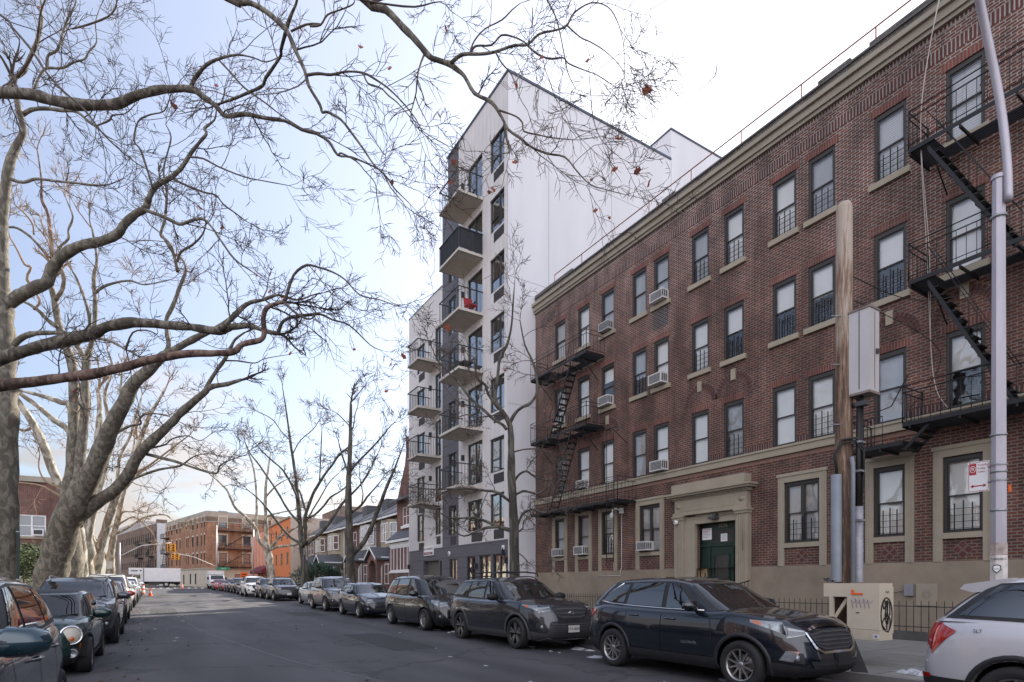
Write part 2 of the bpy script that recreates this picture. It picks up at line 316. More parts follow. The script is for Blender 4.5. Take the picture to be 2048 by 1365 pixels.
# ---------------------------------------------------------------- ground, road, pavements
def road_mat():
    m, N, L, b = new_mat('worn_asphalt'); b.inputs['Roughness'].default_value = .78
    g = N.new('ShaderNodeNewGeometry')
    n1 = N.new('ShaderNodeTexNoise'); n1.inputs['Scale'].default_value = 60; n1.inputs['Detail'].default_value = 6; n1.inputs['Roughness'].default_value = .8; L.new(g.outputs['Position'], n1.inputs['Vector'])
    mp = N.new('ShaderNodeMapping'); mp.inputs['Scale'].default_value = (.55, .10, 1); L.new(g.outputs['Position'], mp.inputs[0])
    n2 = N.new('ShaderNodeTexNoise'); n2.inputs['Scale'].default_value = 1.6; n2.inputs['Detail'].default_value = 8; L.new(mp.outputs[0], n2.inputs['Vector'])
    s = N.new('ShaderNodeMath'); s.operation = 'MULTIPLY_ADD'; s.inputs[1].default_value = .35; L.new(n1.outputs['Fac'], s.inputs[0]); L.new(n2.outputs['Fac'], s.inputs[2])
    sx = N.new('ShaderNodeSeparateXYZ'); L.new(g.outputs['Position'], sx.inputs[0])
    wx = N.new('ShaderNodeMath'); wx.operation = 'MULTIPLY_ADD'; wx.inputs[1].default_value = 3.6; wx.inputs[2].default_value = -11.0; L.new(sx.outputs[0], wx.inputs[0])
    cx = N.new('ShaderNodeMath'); cx.operation = 'COSINE'; L.new(wx.outputs[0], cx.inputs[0])
    s0 = N.new('ShaderNodeMath'); s0.operation = 'MULTIPLY_ADD'; s0.inputs[1].default_value = .035; L.new(cx.outputs[0], s0.inputs[0]); L.new(s.outputs[0], s0.inputs[2])
    r = N.new('ShaderNodeValToRGB'); L.new(s0.outputs[0], r.inputs[0]); e = r.color_ramp.elements
    e[0].position = .46; e[0].color = (.032, .032, .036, 1); e[1].position = .88; e[1].color = (.080, .077, .083, 1)
    # salt and grit specks, thicker in the gutters
    n3 = N.new('ShaderNodeTexNoise'); n3.inputs['Scale'].default_value = 9; n3.inputs['Detail'].default_value = 9; n3.inputs['Roughness'].default_value = .85; L.new(g.outputs['Position'], n3.inputs['Vector'])
    sp = N.new('ShaderNodeSeparateXYZ'); L.new(g.outputs['Position'], sp.inputs[0])
    ab = N.new('ShaderNodeMath'); ab.operation = 'SUBTRACT'; ab.inputs[1].default_value = 3.1; L.new(sp.outputs[0], ab.inputs[0])
    aa = N.new('ShaderNodeMath'); aa.operation = 'ABSOLUTE'; L.new(ab.outputs[0], aa.inputs[0])
    gt = N.new('ShaderNodeMapRange'); gt.inputs['From Min'].default_value = 2.0; gt.inputs['From Max'].default_value = 5.4; gt.inputs['To Min'].default_value = 0; gt.inputs['To Max'].default_value = .105; L.new(aa.outputs[0], gt.inputs['Value'])
    s4 = N.new('ShaderNodeMath'); L.new(n3.outputs['Fac'], s4.inputs[0]); L.new(gt.outputs[0], s4.inputs[1])
    r3 = N.new('ShaderNodeMapRange'); r3.inputs['From Min'].default_value = .66; r3.inputs['From Max'].default_value = .72; L.new(s4.outputs[0], r3.inputs['Value'])
    # sealed cracks
    vo = N.new('ShaderNodeTexVoronoi'); vo.feature = 'DISTANCE_TO_EDGE'; vo.inputs['Scale'].default_value = .22; 
    ds = N.new('ShaderNodeTexNoise'); ds.inputs['Scale'].default_value = .9; ds.inputs['Detail'].default_value = 5; L.new(g.outputs['Position'], ds.inputs['Vector'])
    va = N.new('ShaderNodeVectorMath'); va.operation = 'MULTIPLY_ADD'; va.inputs[1].default_value = (2.2, 2.2, 0); L.new(ds.outputs['Color'], va.inputs[0]); L.new(g.outputs['Position'], va.inputs[2]); L.new(va.outputs[0], vo.inputs['Vector'])
    cr = N.new('ShaderNodeMapRange'); cr.inputs['From Min'].default_value = .004; cr.inputs['From Max'].default_value = .012; cr.inputs['To Min'].default_value = .55; cr.inputs['To Max'].default_value = 1; L.new(vo.outputs['Distance'], cr.inputs['Value'])
    cm = N.new('ShaderNodeVectorMath'); cm.operation = 'SCALE'; L.new(r.outputs[0], cm.inputs[0]); L.new(cr.outputs[0], cm.inputs['Scale'])
    mx = N.new('ShaderNodeMixRGB'); mx.inputs[2].default_value = (.22, .22, .24, 1); L.new(r3.outputs[0], mx.inputs[0]); L.new(cm.outputs[0], mx.inputs[1]); L.new(mx.outputs[0], b.inputs['Base Color'])
    bp = N.new('ShaderNodeBump'); bp.inputs['Strength'].default_value = .5; bp.inputs['Distance'].default_value = .01; L.new(n1.outputs['Fac'], bp.inputs['Height']); L.new(bp.outputs[0], b.inputs['Normal'])
    return m
def flags_mat():
    m, N, L, b = new_mat('concrete_flags'); b.inputs['Roughness'].default_value = .85
    g = N.new('ShaderNodeNewGeometry'); br = N.new('ShaderNodeTexBrick'); br.offset = 0; br.inputs['Scale'].default_value = 1
    br.inputs['Brick Width'].default_value = 1.52; br.inputs['Row Height'].default_value = 1.52; br.inputs['Mortar Size'].default_value = .012
    br.inputs['Color1'].default_value = (.25, .24, .22, 1); br.inputs['Color2'].default_value = (.20, .195, .185, 1); br.inputs['Mortar'].default_value = (.08, .08, .075, 1)
    L.new(g.outputs['Position'], br.inputs['Vector'])
    n = N.new('ShaderNodeTexNoise'); n.inputs['Scale'].default_value = 2.5; n.inputs['Detail'].default_value = 9; n.inputs['Roughness'].default_value = .7; L.new(g.outputs['Position'], n.inputs['Vector'])
    r = N.new('ShaderNodeMapRange'); r.inputs['From Min'].default_value = .3; r.inputs['From Max'].default_value = .7; r.inputs['To Min'].default_value = .75; r.inputs['To Max'].default_value = 1.15; L.new(n.outputs['Fac'], r.inputs['Value'])
    mu = N.new('ShaderNodeVectorMath'); mu.operation = 'SCALE'; L.new(br.outputs['Color'], mu.inputs[0]); L.new(r.outputs[0], mu.inputs['Scale']); L.new(mu.outputs[0], b.inputs['Base Color']); return m
M['asphalt'] = road_mat(); M['flags'] = flags_mat(); M['kerb'] = mat('granite_kerb', (.20, .195, .19), .8, var=.25, nscale=3)
M['earth'] = mat('winter_ground', (.075, .062, .045), .95, var=.4, nscale=1.5, bump=.5, bscale=12)
M['roadpaint'] = mat('road_paint', (.55, .55, .53), .7, var=.3, nscale=5)
YS = [-60, -20, 0, 12, 30, 60, 100, 130, 300, 1500]
def strip(mb, x0, x1, za, zb, y0, y1, m, sides=False):
    ys = [y0]+[y for y in YS if y0 < y < y1]+[y1]
    for a, b in zip(ys, ys[1:]):
        mb.quad((x0, a, gz(a)+za), (x1, a, gz(a)+zb), (x1, b, gz(b)+zb), (x0, b, gz(b)+za), m)
        if sides:
            mb.quad((x0, a, gz(a)-.05), (x0, a, gz(a)+za), (x0, b, gz(b)+za), (x0, b, gz(b)-.05), m)
            mb.quad((x1, a, gz(a)+zb), (x1, a, gz(a)-.05), (x1, b, gz(b)-.05), (x1, b, gz(b)+zb), m)
g = MB(); strip(g, -600, 600, -.012, -.012, -60, 1500, M['earth']); g.build('ground', kind='structure')
KL, KR = -2.85, 9.15
g = MB(); strip(g, KL, KR, 0, 0, -40, 109.0, M['asphalt']); g.build('road', kind='structure')
g = MB(); strip(g, -120, 120, 0, 0, 109.0, 121.5, M['asphalt'])
g.build('cross_road', kind='structure')
g = MB()   # road bending left beyond the junction
for a, b in ((121.5, 160), (160, 330)):
    fx = lambda y: -.207*(y-110)
    g.quad((-6.5+fx(a), a, gz(a)), (4.0+fx(a), a, gz(a)), (4.0+fx(b), b, gz(b)), (-6.5+fx(b), b, gz(b)), M['asphalt'])
g.build('road', kind='structure')
g = MB(); strip(g, KR+.15, 15.2, .15, .19, -40, 108.5, M['flags']); strip(g, -6.6, KL-.15, .18, .15, -40, 108.5, M['flags'])
g.build('pavement', kind='structure')
g = MB(); strip(g, KR, KR+.15, .154, .154, -40, 108.5, M['kerb'], True); strip(g, KL-.15, KL, .154, .154, -40, 108.5, M['kerb'], True)
g.build('kerb', kind='structure')
g = MB()
for (ya, yb) in ((100.6, 101.0),):
    x = -1.8
    while x < 8.6: g.quad((x, ya, gz(ya)+.004), (x+.62, ya, gz(ya)+.004), (x+.62, yb, gz(yb)+.004), (x, yb, gz(yb)+.004), M['roadpaint']); x += 1.05
x = KL+.6
while x < KR-.5:
    g.quad((x, 103.5, gz(103.5)+.004), (x+.35, 103.5, gz(103.5)+.004), (x+.35, 106.8, gz(106.8)+.004), (x, 106.8, gz(106.8)+.004), M['roadpaint']); x += .95
g.build('road_marking', kind='structure')
# manhole cover
g = MB(); g.lathe([(.0, .012), (.30, .012), (.34, .004)], Matrix.Translation((2.2, 36, gz(36))), M['dark_metal'], 24); g.build('manhole_cover', label='dark round manhole cover set in the far asphalt', cat='manhole cover')
# dirty snow and ice crusts under and behind the right-hand cars
random.seed(5)
def snow_patch(mb, cx, cy, r, h, z0):
    n = 14; ps = []
    for k in range(n):
        a = 2*math.pi*k/n; q = r*(.5+.8*random.random()); ps.append((cx+math.cos(a)*q*.55, cy+math.sin(a)*q, z0+.002))
    mid = [(lerp(cx, p[0], .5)+random.uniform(-.02, .02), lerp(cy, p[1], .5), z0+h*random.uniform(.5, 1)) for p in ps]
    vs_ = ps+mid+[(cx, cy, z0+h)]
    mb.add(vs_, [(k, (k+1) % n, n+(k+1) % n, n+k) for k in range(n)]+[(n+k, n+(k+1) % n, 2*n) for k in range(n)], M['snow'], True)
g = MB()
for _ in range(46):
    y = random.choice([random.uniform(3.5, 4.4), random.uniform(8.6, 11.4), random.uniform(14.6, 22), random.uniform(4, 30)]); x = random.uniform(7.5, 9.05)
    snow_patch(g, x, y, random.uniform(.05, .24), random.uniform(.008, .035), gz(y))
for _ in range(10): snow_patch(g, 9.6+random.random()*.3, 4.1+random.random()*.35, random.uniform(.05, .16), random.uniform(.02, .07), .155)
for _ in range(34):
    y = random.uniform(6, 34); snow_patch(g, random.choice([random.uniform(-.6, 1.2), random.uniform(4.5, 7.2)]), y, random.uniform(.02, .10), .006, gz(y))
g.build('snow_crust', label='thin crusts of dirty snow along the gutter and on the asphalt', cat='snow', kind='stuff')
# fallen leaves in the left gutter
g = MB()
for _ in range(260):
    y = random.uniform(5, 40); x = random.choice([random.gauss(-.5, .25), random.gauss(8.8, .4), random.uniform(-1, 9)]); a = random.random()*6.3; q = random.uniform(.02, .05)
    c, s_ = math.cos(a)*q, math.sin(a)*q; z = gz(y)+.01
    g.add([(x+c, y+s_, z), (x-s_, y+c, z+.02), (x-c, y-s_, z), (x+s_, y-c, z+.012)], [(0, 1, 2, 3)], mat('dead_leaf', (.16, .07, .03), .8, var=.4))
g.build('fallen_leaves', label='brown plane leaves scattered along the gutters', cat='leaves', kind='stuff')

# pale sealed crack and utility-cut patches in the asphalt
g = MB(); cr = [(.95, 24.9), (1.15, 21), (1.5, 17.6), (1.95, 14.3), (2.35, 11.6), (2.9, 9.3), (3.3, 7.2), (4.1, 5.4)]
random.seed(8)
for (a, b) in zip(cr, cr[1:]):
    n = 8
    for k in range(n):
        x0, y0 = lerp(a[0], b[0], k/n), lerp(a[1], b[1], k/n); x1, y1 = lerp(a[0], b[0], (k+1)/n), lerp(a[1], b[1], (k+1)/n); j = .02*math.sin(y0*9); j1 = .02*math.sin(y1*9); w_ = .018
        g.quad((x0+j-w_, y0, gz(y0)+.004), (x0+j+w_, y0, gz(y0)+.004), (x1+j1+w_, y1, gz(y1)+.004), (x1+j1-w_, y1, gz(y1)+.004), mat('pale_crack', (.13, .13, .14), .9, var=.4, nscale=9))
g.build('road_seam', kind='structure')
g = MB(); DPm = mat('dark_patch_asphalt', (.034, .034, .037), .85, var=.35, nscale=22, bump=.3, bscale=90)
for (x0, x1, y0, y1) in ((4.6, 5.7, 12.5, 16.8), (-.2, .9, 30, 36), (3.2, 4.4, 38, 41), (5.2, 6.6, 26, 29)): strip(g, x0, x1, .005, .005, y0, y1, DPm)
g.build('road_patch', kind='structure')
# ---------------------------------------------------------------- wall and window builders
def wall(mb, F, s0, s1, z0, z1, holes, depth, m, mrev=None):
    """front sheet of a wall with real openings and their reveals"""
    O, S, Nn = F; mrev = mrev or m
    ss = sorted({s0, s1} | {v for h in holes for v in h[:2]}); zs_ = sorted({z0, z1} | {v for h in holes for v in h[2:4]})
    P = lambda s, z, n=0: (O[0]+S[0]*s+Nn[0]*n, O[1]+S[1]*s+Nn[1]*n, z)
    for a, b in zip(ss, ss[1:]):
        if b-a < 1e-6 or a < s0-1e-6 or b > s1+1e-6: continue
        for c, d in zip(zs_, zs_[1:]):
            if d-c < 1e-6: continue
            ms, mz = (a+b)/2, (c+d)/2
            if any(h[0] < ms < h[1] and h[2] < mz < h[3] for h in holes): continue
            mb.quad(P(a, c), P(b, c), P(b, d), P(a, d), m)
    for h in holes:
        a, b, c, d = h[:4]
        mb.quad(P(a, c), P(a, d), P(a, d, -depth), P(a, c, -depth), mrev); mb.quad(P(b, d), P(b, c), P(b, c, -depth), P(b, d, -depth), mrev)
        mb.quad(P(a, d), P(b, d), P(b, d, -depth), P(a, d, -depth), mrev); mb.quad(P(b, c), P(a, c), P(a, c, -depth), P(b, c, -depth), mrev)
def box_shell(mb, F, s0, s1, z0, z1, back, m, roof=None):
    """the other faces of a block whose front is in frame F (front left open for wall())"""
    O, S, Nn = F; P = lambda s, z, n: (O[0]+S[0]*s+Nn[0]*n, O[1]+S[1]*s+Nn[1]*n, z)
    mb.quad(P(s0, z0, 0), P(s0, z1, 0), P(s0, z1, -back), P(s0, z0, -back), m); mb.quad(P(s1, z1, 0), P(s1, z0, 0), P(s1, z0, -back), P(s1, z1, -back), m)
    mb.quad(P(s0, z0, -back), P(s0, z1, -back), P(s1, z1, -back), P(s1, z0, -back), m); mb.quad(P(s0, z1, 0), P(s1, z1, 0), P(s1, z1, -back), P(s0, z1, -back), roof or m)
def sash_window(F, a, b, z0, z1, parent, depth=.14, fw=.07, head=.12, blind='white', fm=None, gm=None, guard=False, double=False, sill=None, open_lower=0, detail=True, drop=1.0):
    fm = fm or M['dark_frame']; gm = gm or M['glass']
    w_ = MB(); n1, n0 = -.03, -depth
    w_.obox(F, a, a+fw, z0, z1, n0, n1, fm); w_.obox(F, b-fw, b, z0, z1, n0, n1, fm)
    w_.obox(F, a+fw, b-fw, z1-head, z1, n0, n1+.002, fm); w_.obox(F, a+fw, b-fw, z0, z0+fw*.7, n0, n1+.01, fm)
    bays = [(a+fw, b-fw)] if not double else [(a+fw, (a+b)/2-fw*.5), ((a+b)/2+fw*.5, b-fw)]
    if double: w_.obox(F, (a+b)/2-fw*.5, (a+b)/2+fw*.5, z0+fw*.7, z1-head, n0, n1-.01, fm)
    zt, zb_ = z1-head, z0+fw*.7; zm = (zt+zb_)/2
    gl = MB(); bl = MB(); t = .035
    for (p, q) in bays:
        for (u0, u1, nn) in ((zm-.02, zt, -.055), (zb_, zm+.02, -.085)):
            w_.obox(F, p, p+t, u0, u1, nn-.025, nn, fm); w_.obox(F, q-t, q, u0, u1, nn-.025, nn, fm)
            w_.obox(F, p+t, q-t, u1-t, u1, nn-.025, nn+.001, fm); w_.obox(F, p+t, q-t, u0, u0+t, nn-.025, nn+.001, fm)
            O, S, Nn = F; P = lambda s, z, n: (O[0]+S[0]*s+Nn[0]*n, O[1]+S[1]*s+Nn[1]*n, z)
            gl.quad(P(p+t, u0+t, nn-.012), P(q-t, u0+t, nn-.012), P(q-t, u1-t, nn-.012), P(p+t, u1-t, nn-.012), gm)
        bm_ = {'white': M['blind'], 'grey': M['blind_grey'], 'slats': M['slats']}.get(blind)
        bl.quad(P(p, zb_, n0-.25), P(q, zb_, n0-.25), P(q, zt, n0-.25), P(p, zt, n0-.25), M['interior'])
        if bm_: zd = lerp(zt, zb_, drop); bl.quad(P(p, zd, n0-.01), P(q, zd, n0-.01), P(q, zt, n0-.01), P(p, zt, n0-.01), bm_)
    o = w_.build('window', parent); gl.build('pane', o); bl.build('window_blind', o)
    if sill:
        s_ = MB(); s_.obox(F, a-.10, b+.10, z0-.16, z0-.002, -.05, .09, sill); s_.build('sill', o)
    if guard:
        g_ = MB(); nb = 3
        for k in range(nb): s = lerp(a+fw+.06, b-fw-.06, (k+.5)/nb); g_.obox(F, s-.011, s+.011, z0+.04, z0+.04+.36*(z1-z0)+.06*(k % 2), -.035, -.013, M['dark_metal'])
        for k in range(4): z = z0+.10+k*.155; g_.obox(F, a+fw, b-fw, z-.005, z+.005, -.030, -.016, M['dark_metal'])
        g_.build('window_guard', o)
    return o
# ---------------------------------------------------------------- the brick apartment building
FB = ((16.2, 0), (0, -1), (-1, 0))
BB = thing('brick_apartment_building', 'four storey dark red brick apartment block with tan stone trim and black fire escapes', 'building', (16.2, 10, 0))
COLS = {0: (3.80, 4.58), 1: (5.59, 6.37), 2: (7.22, 8.00), 3: (9.03, 9.81), 4: (10.18, 10.96), 5: (11.98, 12.75), 6: (13.37, 14.13), 7: (15.18, 15.94), 8: (16.34, 17.11), 9: (18.18, 18.99), 10: (19.78, 20.60), 11: (21.53, 22.36), -1: (1.9, 2.7)}
ROWS = [(12.06, 13.84), (8.94, 10.72), (5.70, 7.54)]
BL = {(1, 0): 'slats', (2, 0): 'slats', (3, 0): 'grey', (4, 0): 'white', (5, 0): 'white', (6, 0): 'grey', (7, 0): 'grey', (8, 0): 'grey', (9, 0): 'grey', (10, 0): 'white', (11, 0): 'grey',
      (1, 1): 'white', (2, 1): 'white', (3, 1): 'white', (4, 1): 'white', (5, 1): 'white', (6, 1): 'white', (7, 1): 'white', (8, 1): 'grey', (9, 1): 'white', (10, 1): 'white', (11, 1): 'grey',
      (1, 2): 'white', (2, 2): 'grey', (3, 2): 'white', (4, 2): 'white', (5, 2): 'grey', (6, 2): 'white', (7, 2): 'white', (8, 2): 'grey', (9, 2): 'white', (10, 2): 'white', (11, 2): 'dark'}
DROP = {(2, 1): .5, (3, 1): .52, (4, 1): .5, (5, 1): .5, (6, 1): .95, (1, 1): 1, (1, 2): .5, (8, 1): .6, (2, 0): 1, (9, 1): .35, (7, 1): .75, (3, 0): .95}
GUARD = {(2, 0), (3, 0), (4, 0), (5, 0), (6, 0), (2, 1), (3, 1), (4, 1), (5, 1), (6, 1), (8, 1), (3, 2), (5, 2)}
GW = [(5.62, 6.42, 0), (7.24, 8.00, 0), (9.46, 10.55, 1), (15.60, 16.69, 1), (18.18, 18.95, 0), (19.80, 20.56, 0), (21.56, 22.32, 0), (3.80, 4.60, 0), (1.9, 2.7, 0)]
GZ0, GZ1 = 2.74, 4.56; TOPZ = 14.96; YE = 24.0; YS0 = -5.0
holes = [(-y1, -y0, z0, z1) for (y0, y1) in COLS.values() for (z0, z1) in ROWS]
holes += [(-y1, -y0, GZ0, GZ1) for y0, y1, _ in GW]
DY0, DY1, DZ0, DZ1 = 12.20, 13.86, .55, 3.60
holes.append((-DY1, -DY0, DZ0, DZ1))
wb = MB(); wall(wb, FB, -YE, -YS0, 2.05, TOPZ, holes[:-1]+[(-DY1, -DY0, 2.05, DZ1)], .14, M['brick'])
box_shell(wb, FB, -YE, -YS0, -.3, TOPZ, 14, M['brick'], M['parapet'])
wb.build('wall', BB)
st = MB(); FS = ((16.165, 0), (0, -1), (-1, 0))
wall(st, FS, -YE, -YS0, -.3, 2.05, [(-DY1, -DY0, DZ0, 2.06)], .17, M['stucco'])
st.quad((16.165, YS0, 2.05), (16.2, YS0, 2.05), (16.2, YE, 2.05), (16.165, YE, 2.05), M['stucco'])
st.build('stucco_base', BB)
random.seed(3)
for (ci, ri) in [(c, r) for c in sorted(COLS) for r in range(3)]:
    y0, y1 = COLS[ci]; z0, z1 = ROWS[ri]
    sash_window(FB, -y1, -y0, z0, z1, BB, blind=BL.get((ci, ri), 'white'), guard=(ci, ri) in GUARD, sill=M['trim'] if ri < 2 else None, drop=DROP.get((ci, ri), 1.0))
for k, (y0, y1, dbl) in enumerate(GW):
    sash_window(FB, -y1, -y0, GZ0, GZ1, BB, blind=['white', 'white', 'grey', 'grey', 'grey', 'grey', 'grey', 'white', 'white'][k], double=bool(dbl), guard=k in (0, 1, 2, 4), head=.10)
# red soldier lintels, arches over the second floor windows, keystones
for ci, (y0, y1) in COLS.items():
    ar = MB(); ks = MB()
    for ri, (z0, z1) in enumerate(ROWS):
        lt = MB(); lt.obox(FB, -y1-.10, -y0+.10, z1+.002, z1+.20, -.02, .006, M['brick_lintel']); lt.build('lintel', BB)
    if ci in (1, 2, 5, 6, 9, 10, 0):
        yc = (y0+y1)/2; zc = 7.78; R0, R1 = .56, .78
        for R0, R1 in ((.50, .60), (.615, .72)):
            n = 18; vs_ = []
            for k in range(n+1):
                a = math.pi*k/n
                for R in (R0, R1): vs_.append((16.2-.008, yc+math.cos(a)*R, zc+math.sin(a)*R))
            for k in range(n):   # each brick its own little block in the ring
                a0 = math.pi*(k+.1)/n; a1 = math.pi*(k+.9)/n; q = []
                for xx in (16.19, 16.21):
                    for (R, a) in ((R0, a0), (R1, a0), (R1, a1), (R0, a1)): q.append((xx, yc+math.cos(a)*R, zc+math.sin(a)*R))
                ar.add(q, [(0, 1, 2, 3), (0, 4, 5, 1), (1, 5, 6, 2), (2, 6, 7, 3), (3, 7, 4, 0)], mat('arch_block', (.085, .032, .028), .85, var=.4, nscale=9))
            ar.add([(16.2-.003, yc+math.cos(math.pi*k/n)*R, zc+math.sin(math.pi*k/n)*R) for k in range(n+1) for R in (R0-.012, R1+.012)], [(2*k, 2*k+1, 2*k+3, 2*k+2) for k in range(n)], mat('arch_mortar', (.17, .13, .115), .9, var=.2))
        ks.obox(FB, -yc-.085, -yc+.085, zc+.44, zc+.80, -.01, .05, M['trim'])
        ar.build('arch', BB); ks.build('keystone', BB)
# soldier course frieze and small course under the string course
fr = MB(); fr.obox(FB, -YE, -YS0, 14.22, 14.50, -.01, .007, M['brick_band']); fr.obox(FB, -YE, -YS0, 14.84, 14.955, -.01, .010, M['brick_band']); fr.obox(FB, -YE, -YS0, 5.28, 5.41, -.01, .012, mat('tan_fine_soldiers', (.22, .13, .10), .85, var=.3, nscale=12, stretch=(1, 4, .2)))
ys = sorted([v for c in COLS.values() for v in c]); ed = [YS0]+ys+[YE]
for a, b in zip(ed[0::2], ed[1::2]):
    if b-a > .1: fr.obox(FB, -b+.02, -a-.02, 5.70, 5.90, -.01, .006, M['brick_arch'])
fr.build('soldier_course', BB)
sc_ = MB(); sc_.obox(FB, -YE, -YS0, 5.42, 5.62, 0, .085, M['trim']); sc_.obox(FB, -YE, -YS0, 5.62, 5.685, 0, .12, M['trim']); sc_.build('string_course', BB)
co = MB()
for z0, z1, n in ((14.965, 15.07, .09), (15.07, 15.28, .15), (15.28, 15.42, .24)): co.obox(FB, -YE-.03, -YS0, z0, z1, -.1, n, M['cornice'])
co.build('cornice', BB)
pa = MB(); pa.obox(FB, -YE, -YS0, 15.0, 15.72, -.34, .02, M['parapet']); pa.obox(FB, -YE, -YS0, 15.722, 15.78, -.38, .07, mat('tar_coping', (.10, .10, .10), .8, var=.3))
for a, b in ((21.0, 24.0), (8.6, 9.5), (4.9, 8.1), (14.9, 15.5)): pa.obox(FB, -b, -a, 15.782, 15.90, -.36, .04, M['parapet'])
pa.build('parapet', BB)
rr = MB(); zR = 16.5
rr.tube([(16.5, YE-1.2, zR), (16.5, YS0, zR)], .022, M['rust_rail'], 6)
y = YE-1.2
while y > YS0: rr.tube([(16.5, y, 15.6), (16.5, y, zR)], .018, M['rust_rail'], 6); y -= 2.1
rr.build('roof_rail', BB)
# ground floor stone surrounds with brick panels below
for (y0, y1, dbl) in GW:
    su = MB(); dm = MB()
    a, b = -y1, -y0; T = M['trim']; w0 = .20
    su.obox(FB, a-w0, a-.002, 2.052, 4.80, -.02, .05, T); su.obox(FB, b+.002, b+w0, 2.052, 4.80, -.02, .05, T)
    su.obox(FB, a-w0-.03, b+w0+.03, 4.74, 4.83, -.02, .075, T); su.obox(FB, a-.002, b+.002, 4.562, 4.739, -.02, .05, T)
    su.obox(FB, a-w0+.045, a-w0+.075, 2.06, 4.73, .05, .066, T); su.obox(FB, b+w0-.075, b+w0-.045, 2.06, 4.73, .05, .066, T)
    su.obox(FB, a, b, 2.60, 2.738, -.1, .06, T)
    yc = (a+b)/2
    for dx, dz in ((0, .11), (.11, 0), (-.11, 0), (0, -.11)):
        c = (yc+dx, 2.33+dz); q = .085
        pts = [(c[0], c[1]-q), (c[0]+q, c[1]), (c[0], c[1]+q), (c[0]-q, c[1])]
        dm.add([(16.2-.006, -p[0], p[1]) for p in pts], [(0, 1, 2, 3)], mat('diamond_tile', (.10, .03, .027), .8, var=.3))
        q = .105; pts = [(c[0], c[1]-q), (c[0]+q, c[1]), (c[0], c[1]+q), (c[0]-q, c[1])]
        dm.add([(16.2-.003, -p[0], p[1]) for p in pts], [(0, 1, 2, 3)], mat('arch_mortar'))
    o_ = su.build('window_surround', BB); dm.build('diamond_panel', o_)
# ---- entrance portal
en = MB(); T = M['trim']; a0, a1 = -15.0, -11.45
for s in (a0+.25, a1-.25-.42):
    en.obox(FB, s, s+.42, .0, 3.98, 0, .20, T)
    for k in range(5): en.obox(FB, s+.06+k*.068, s+.06+k*.068+.034, .25, 3.80, .20, .218, T)
    en.obox(FB, s-.03, s+.45, 3.86, 3.98, .0, .25, T); en.obox(FB, s-.06, s+.48, 3.98, 4.06, 0, .29, T); en.obox(FB, s-.04, s+.46, .0, .22, 0, .25, T)
    en.lathe([(0, .23), (.05, .23), (.06, .22), (.11, .22), (.12, .20)], Matrix.Translation((16.2, -(s+.21), 4.52)) @ Matrix.Rotation(-math.pi/2, 4, 'Y'), T, 20)
en.obox(FB, a0+.25, a1-.25, 4.062, 4.20, -.02, .27, T); en.obox(FB, a0+.28, a1-.28, 4.20, 4.85, -.02, .20, T)
en.obox(FB, a0+.72, a1-.72, 4.27, 4.78, .2, .212, T)
for s0, s1, z0, z1, n in ((a0+.20, a1-.20, 4.85, 4.90, .24), (a0+.05, a1-.05, 4.99, 5.08, .40), (a0, a1, 5.08, 5.16, .46)): en.obox(FB, s0, s1, z0, z1, -.02, n, T)
en.obox(FB, a0+.20, a1-.20, 4.90, 4.99, -.02, .26, T)
k = a0+.22
while k < a1-.24: en.obox(FB, k, k+.035, 4.905, 4.985, .26, .31, T); k += .075
en.obox(FB, a0+.25, a1-.25, 5.162, 5.38, -.02, .34, T)
en.obox(FB, a0+.67, -DY1, 2.0, 3.98, -.02, .10, T); en.obox(FB, -DY0, a1-.67, 2.0, 3.98, -.02, .10, T)
en.obox(FB, a0+.67, -DY1, 0, 2.0, -.02, .101, T); en.obox(FB, -DY0, a1-.67, 0, 2.0, -.02, .101, T)
en.obox(FB, -DY1, -DY0, DZ1, 4.06, -.02, .10, T); en.obox(FB, -DY1-.12, -DY0+.12, DZ1+.0, DZ1+.11, .1, .14, T)
en.obox(FB, -DY1-.12, -DY1, .2, DZ1, .1, .14, T); en.obox(FB, -DY0, -DY0+.12, .2, DZ1, .1, .14, T)
en.v = [(x, y, 3.6+(z-3.6)*.72+(.16 if z > 5.3 else 0) if z > 3.6 else z) for x, y, z in en.v]
en.build('entrance_portal', BB)
dr = MB(); D = M['door_green']; n0 = -.20
dr.obox(FB, -DY1, -DY0, .55, DZ1, n0-.06, n0, D)
dr.obox(FB, -DY1, -DY0, 2.80, 2.88, n0, n0+.05, D)
s0, s1 = -13.42, -12.52
dr.obox(FB, s0-.05, s0, .55, 2.80, n0, n0+.06, D); dr.obox(FB, s1, s1+.05, .55, 2.80, n0, n0+.06, D)
dr.obox(FB, s0+.0, s1, .6, 2.76, n0, n0+.025, D)
for q in ((s0+.12, s0+.17, 1.35, 2.55), (s1-.17, s1-.12, 1.35, 2.55), (s0+.17, s1-.17, 2.50, 2.55), (s0+.17, s1-.17, 1.35, 1.40)): dr.obox(FB, *q, n0+.025, n0+.055, D)
do = dr.build('door', BB)
dg = MB(); dg.obox(FB, s0+.17, s1-.17, 1.40, 2.50, n0+.026, n0+.032, mat('door_wired_glass', (.03, .032, .032), .12, var=.3)); dg.obox(FB, -13.40, -12.50, 2.92, 3.36, n0+.001, n0+.01, mat('door_wired_glass'))
dg.build('door_glass', do)
nt_ = MB(); nt_.obox(FB, -13.80, -13.40, 3.05, 3.45, n0+.012, n0+.016, M['white']); nt_.obox(FB, -13.02, -12.76, 2.96, 3.22, n0+.012, n0+.016, M['white'])
TM = lambda s, z, n: Matrix(((0, 0, -1, 16.2-n), (-1, 0, 0, -s), (0, 1, 0, z), (0, 0, 0, 1)))
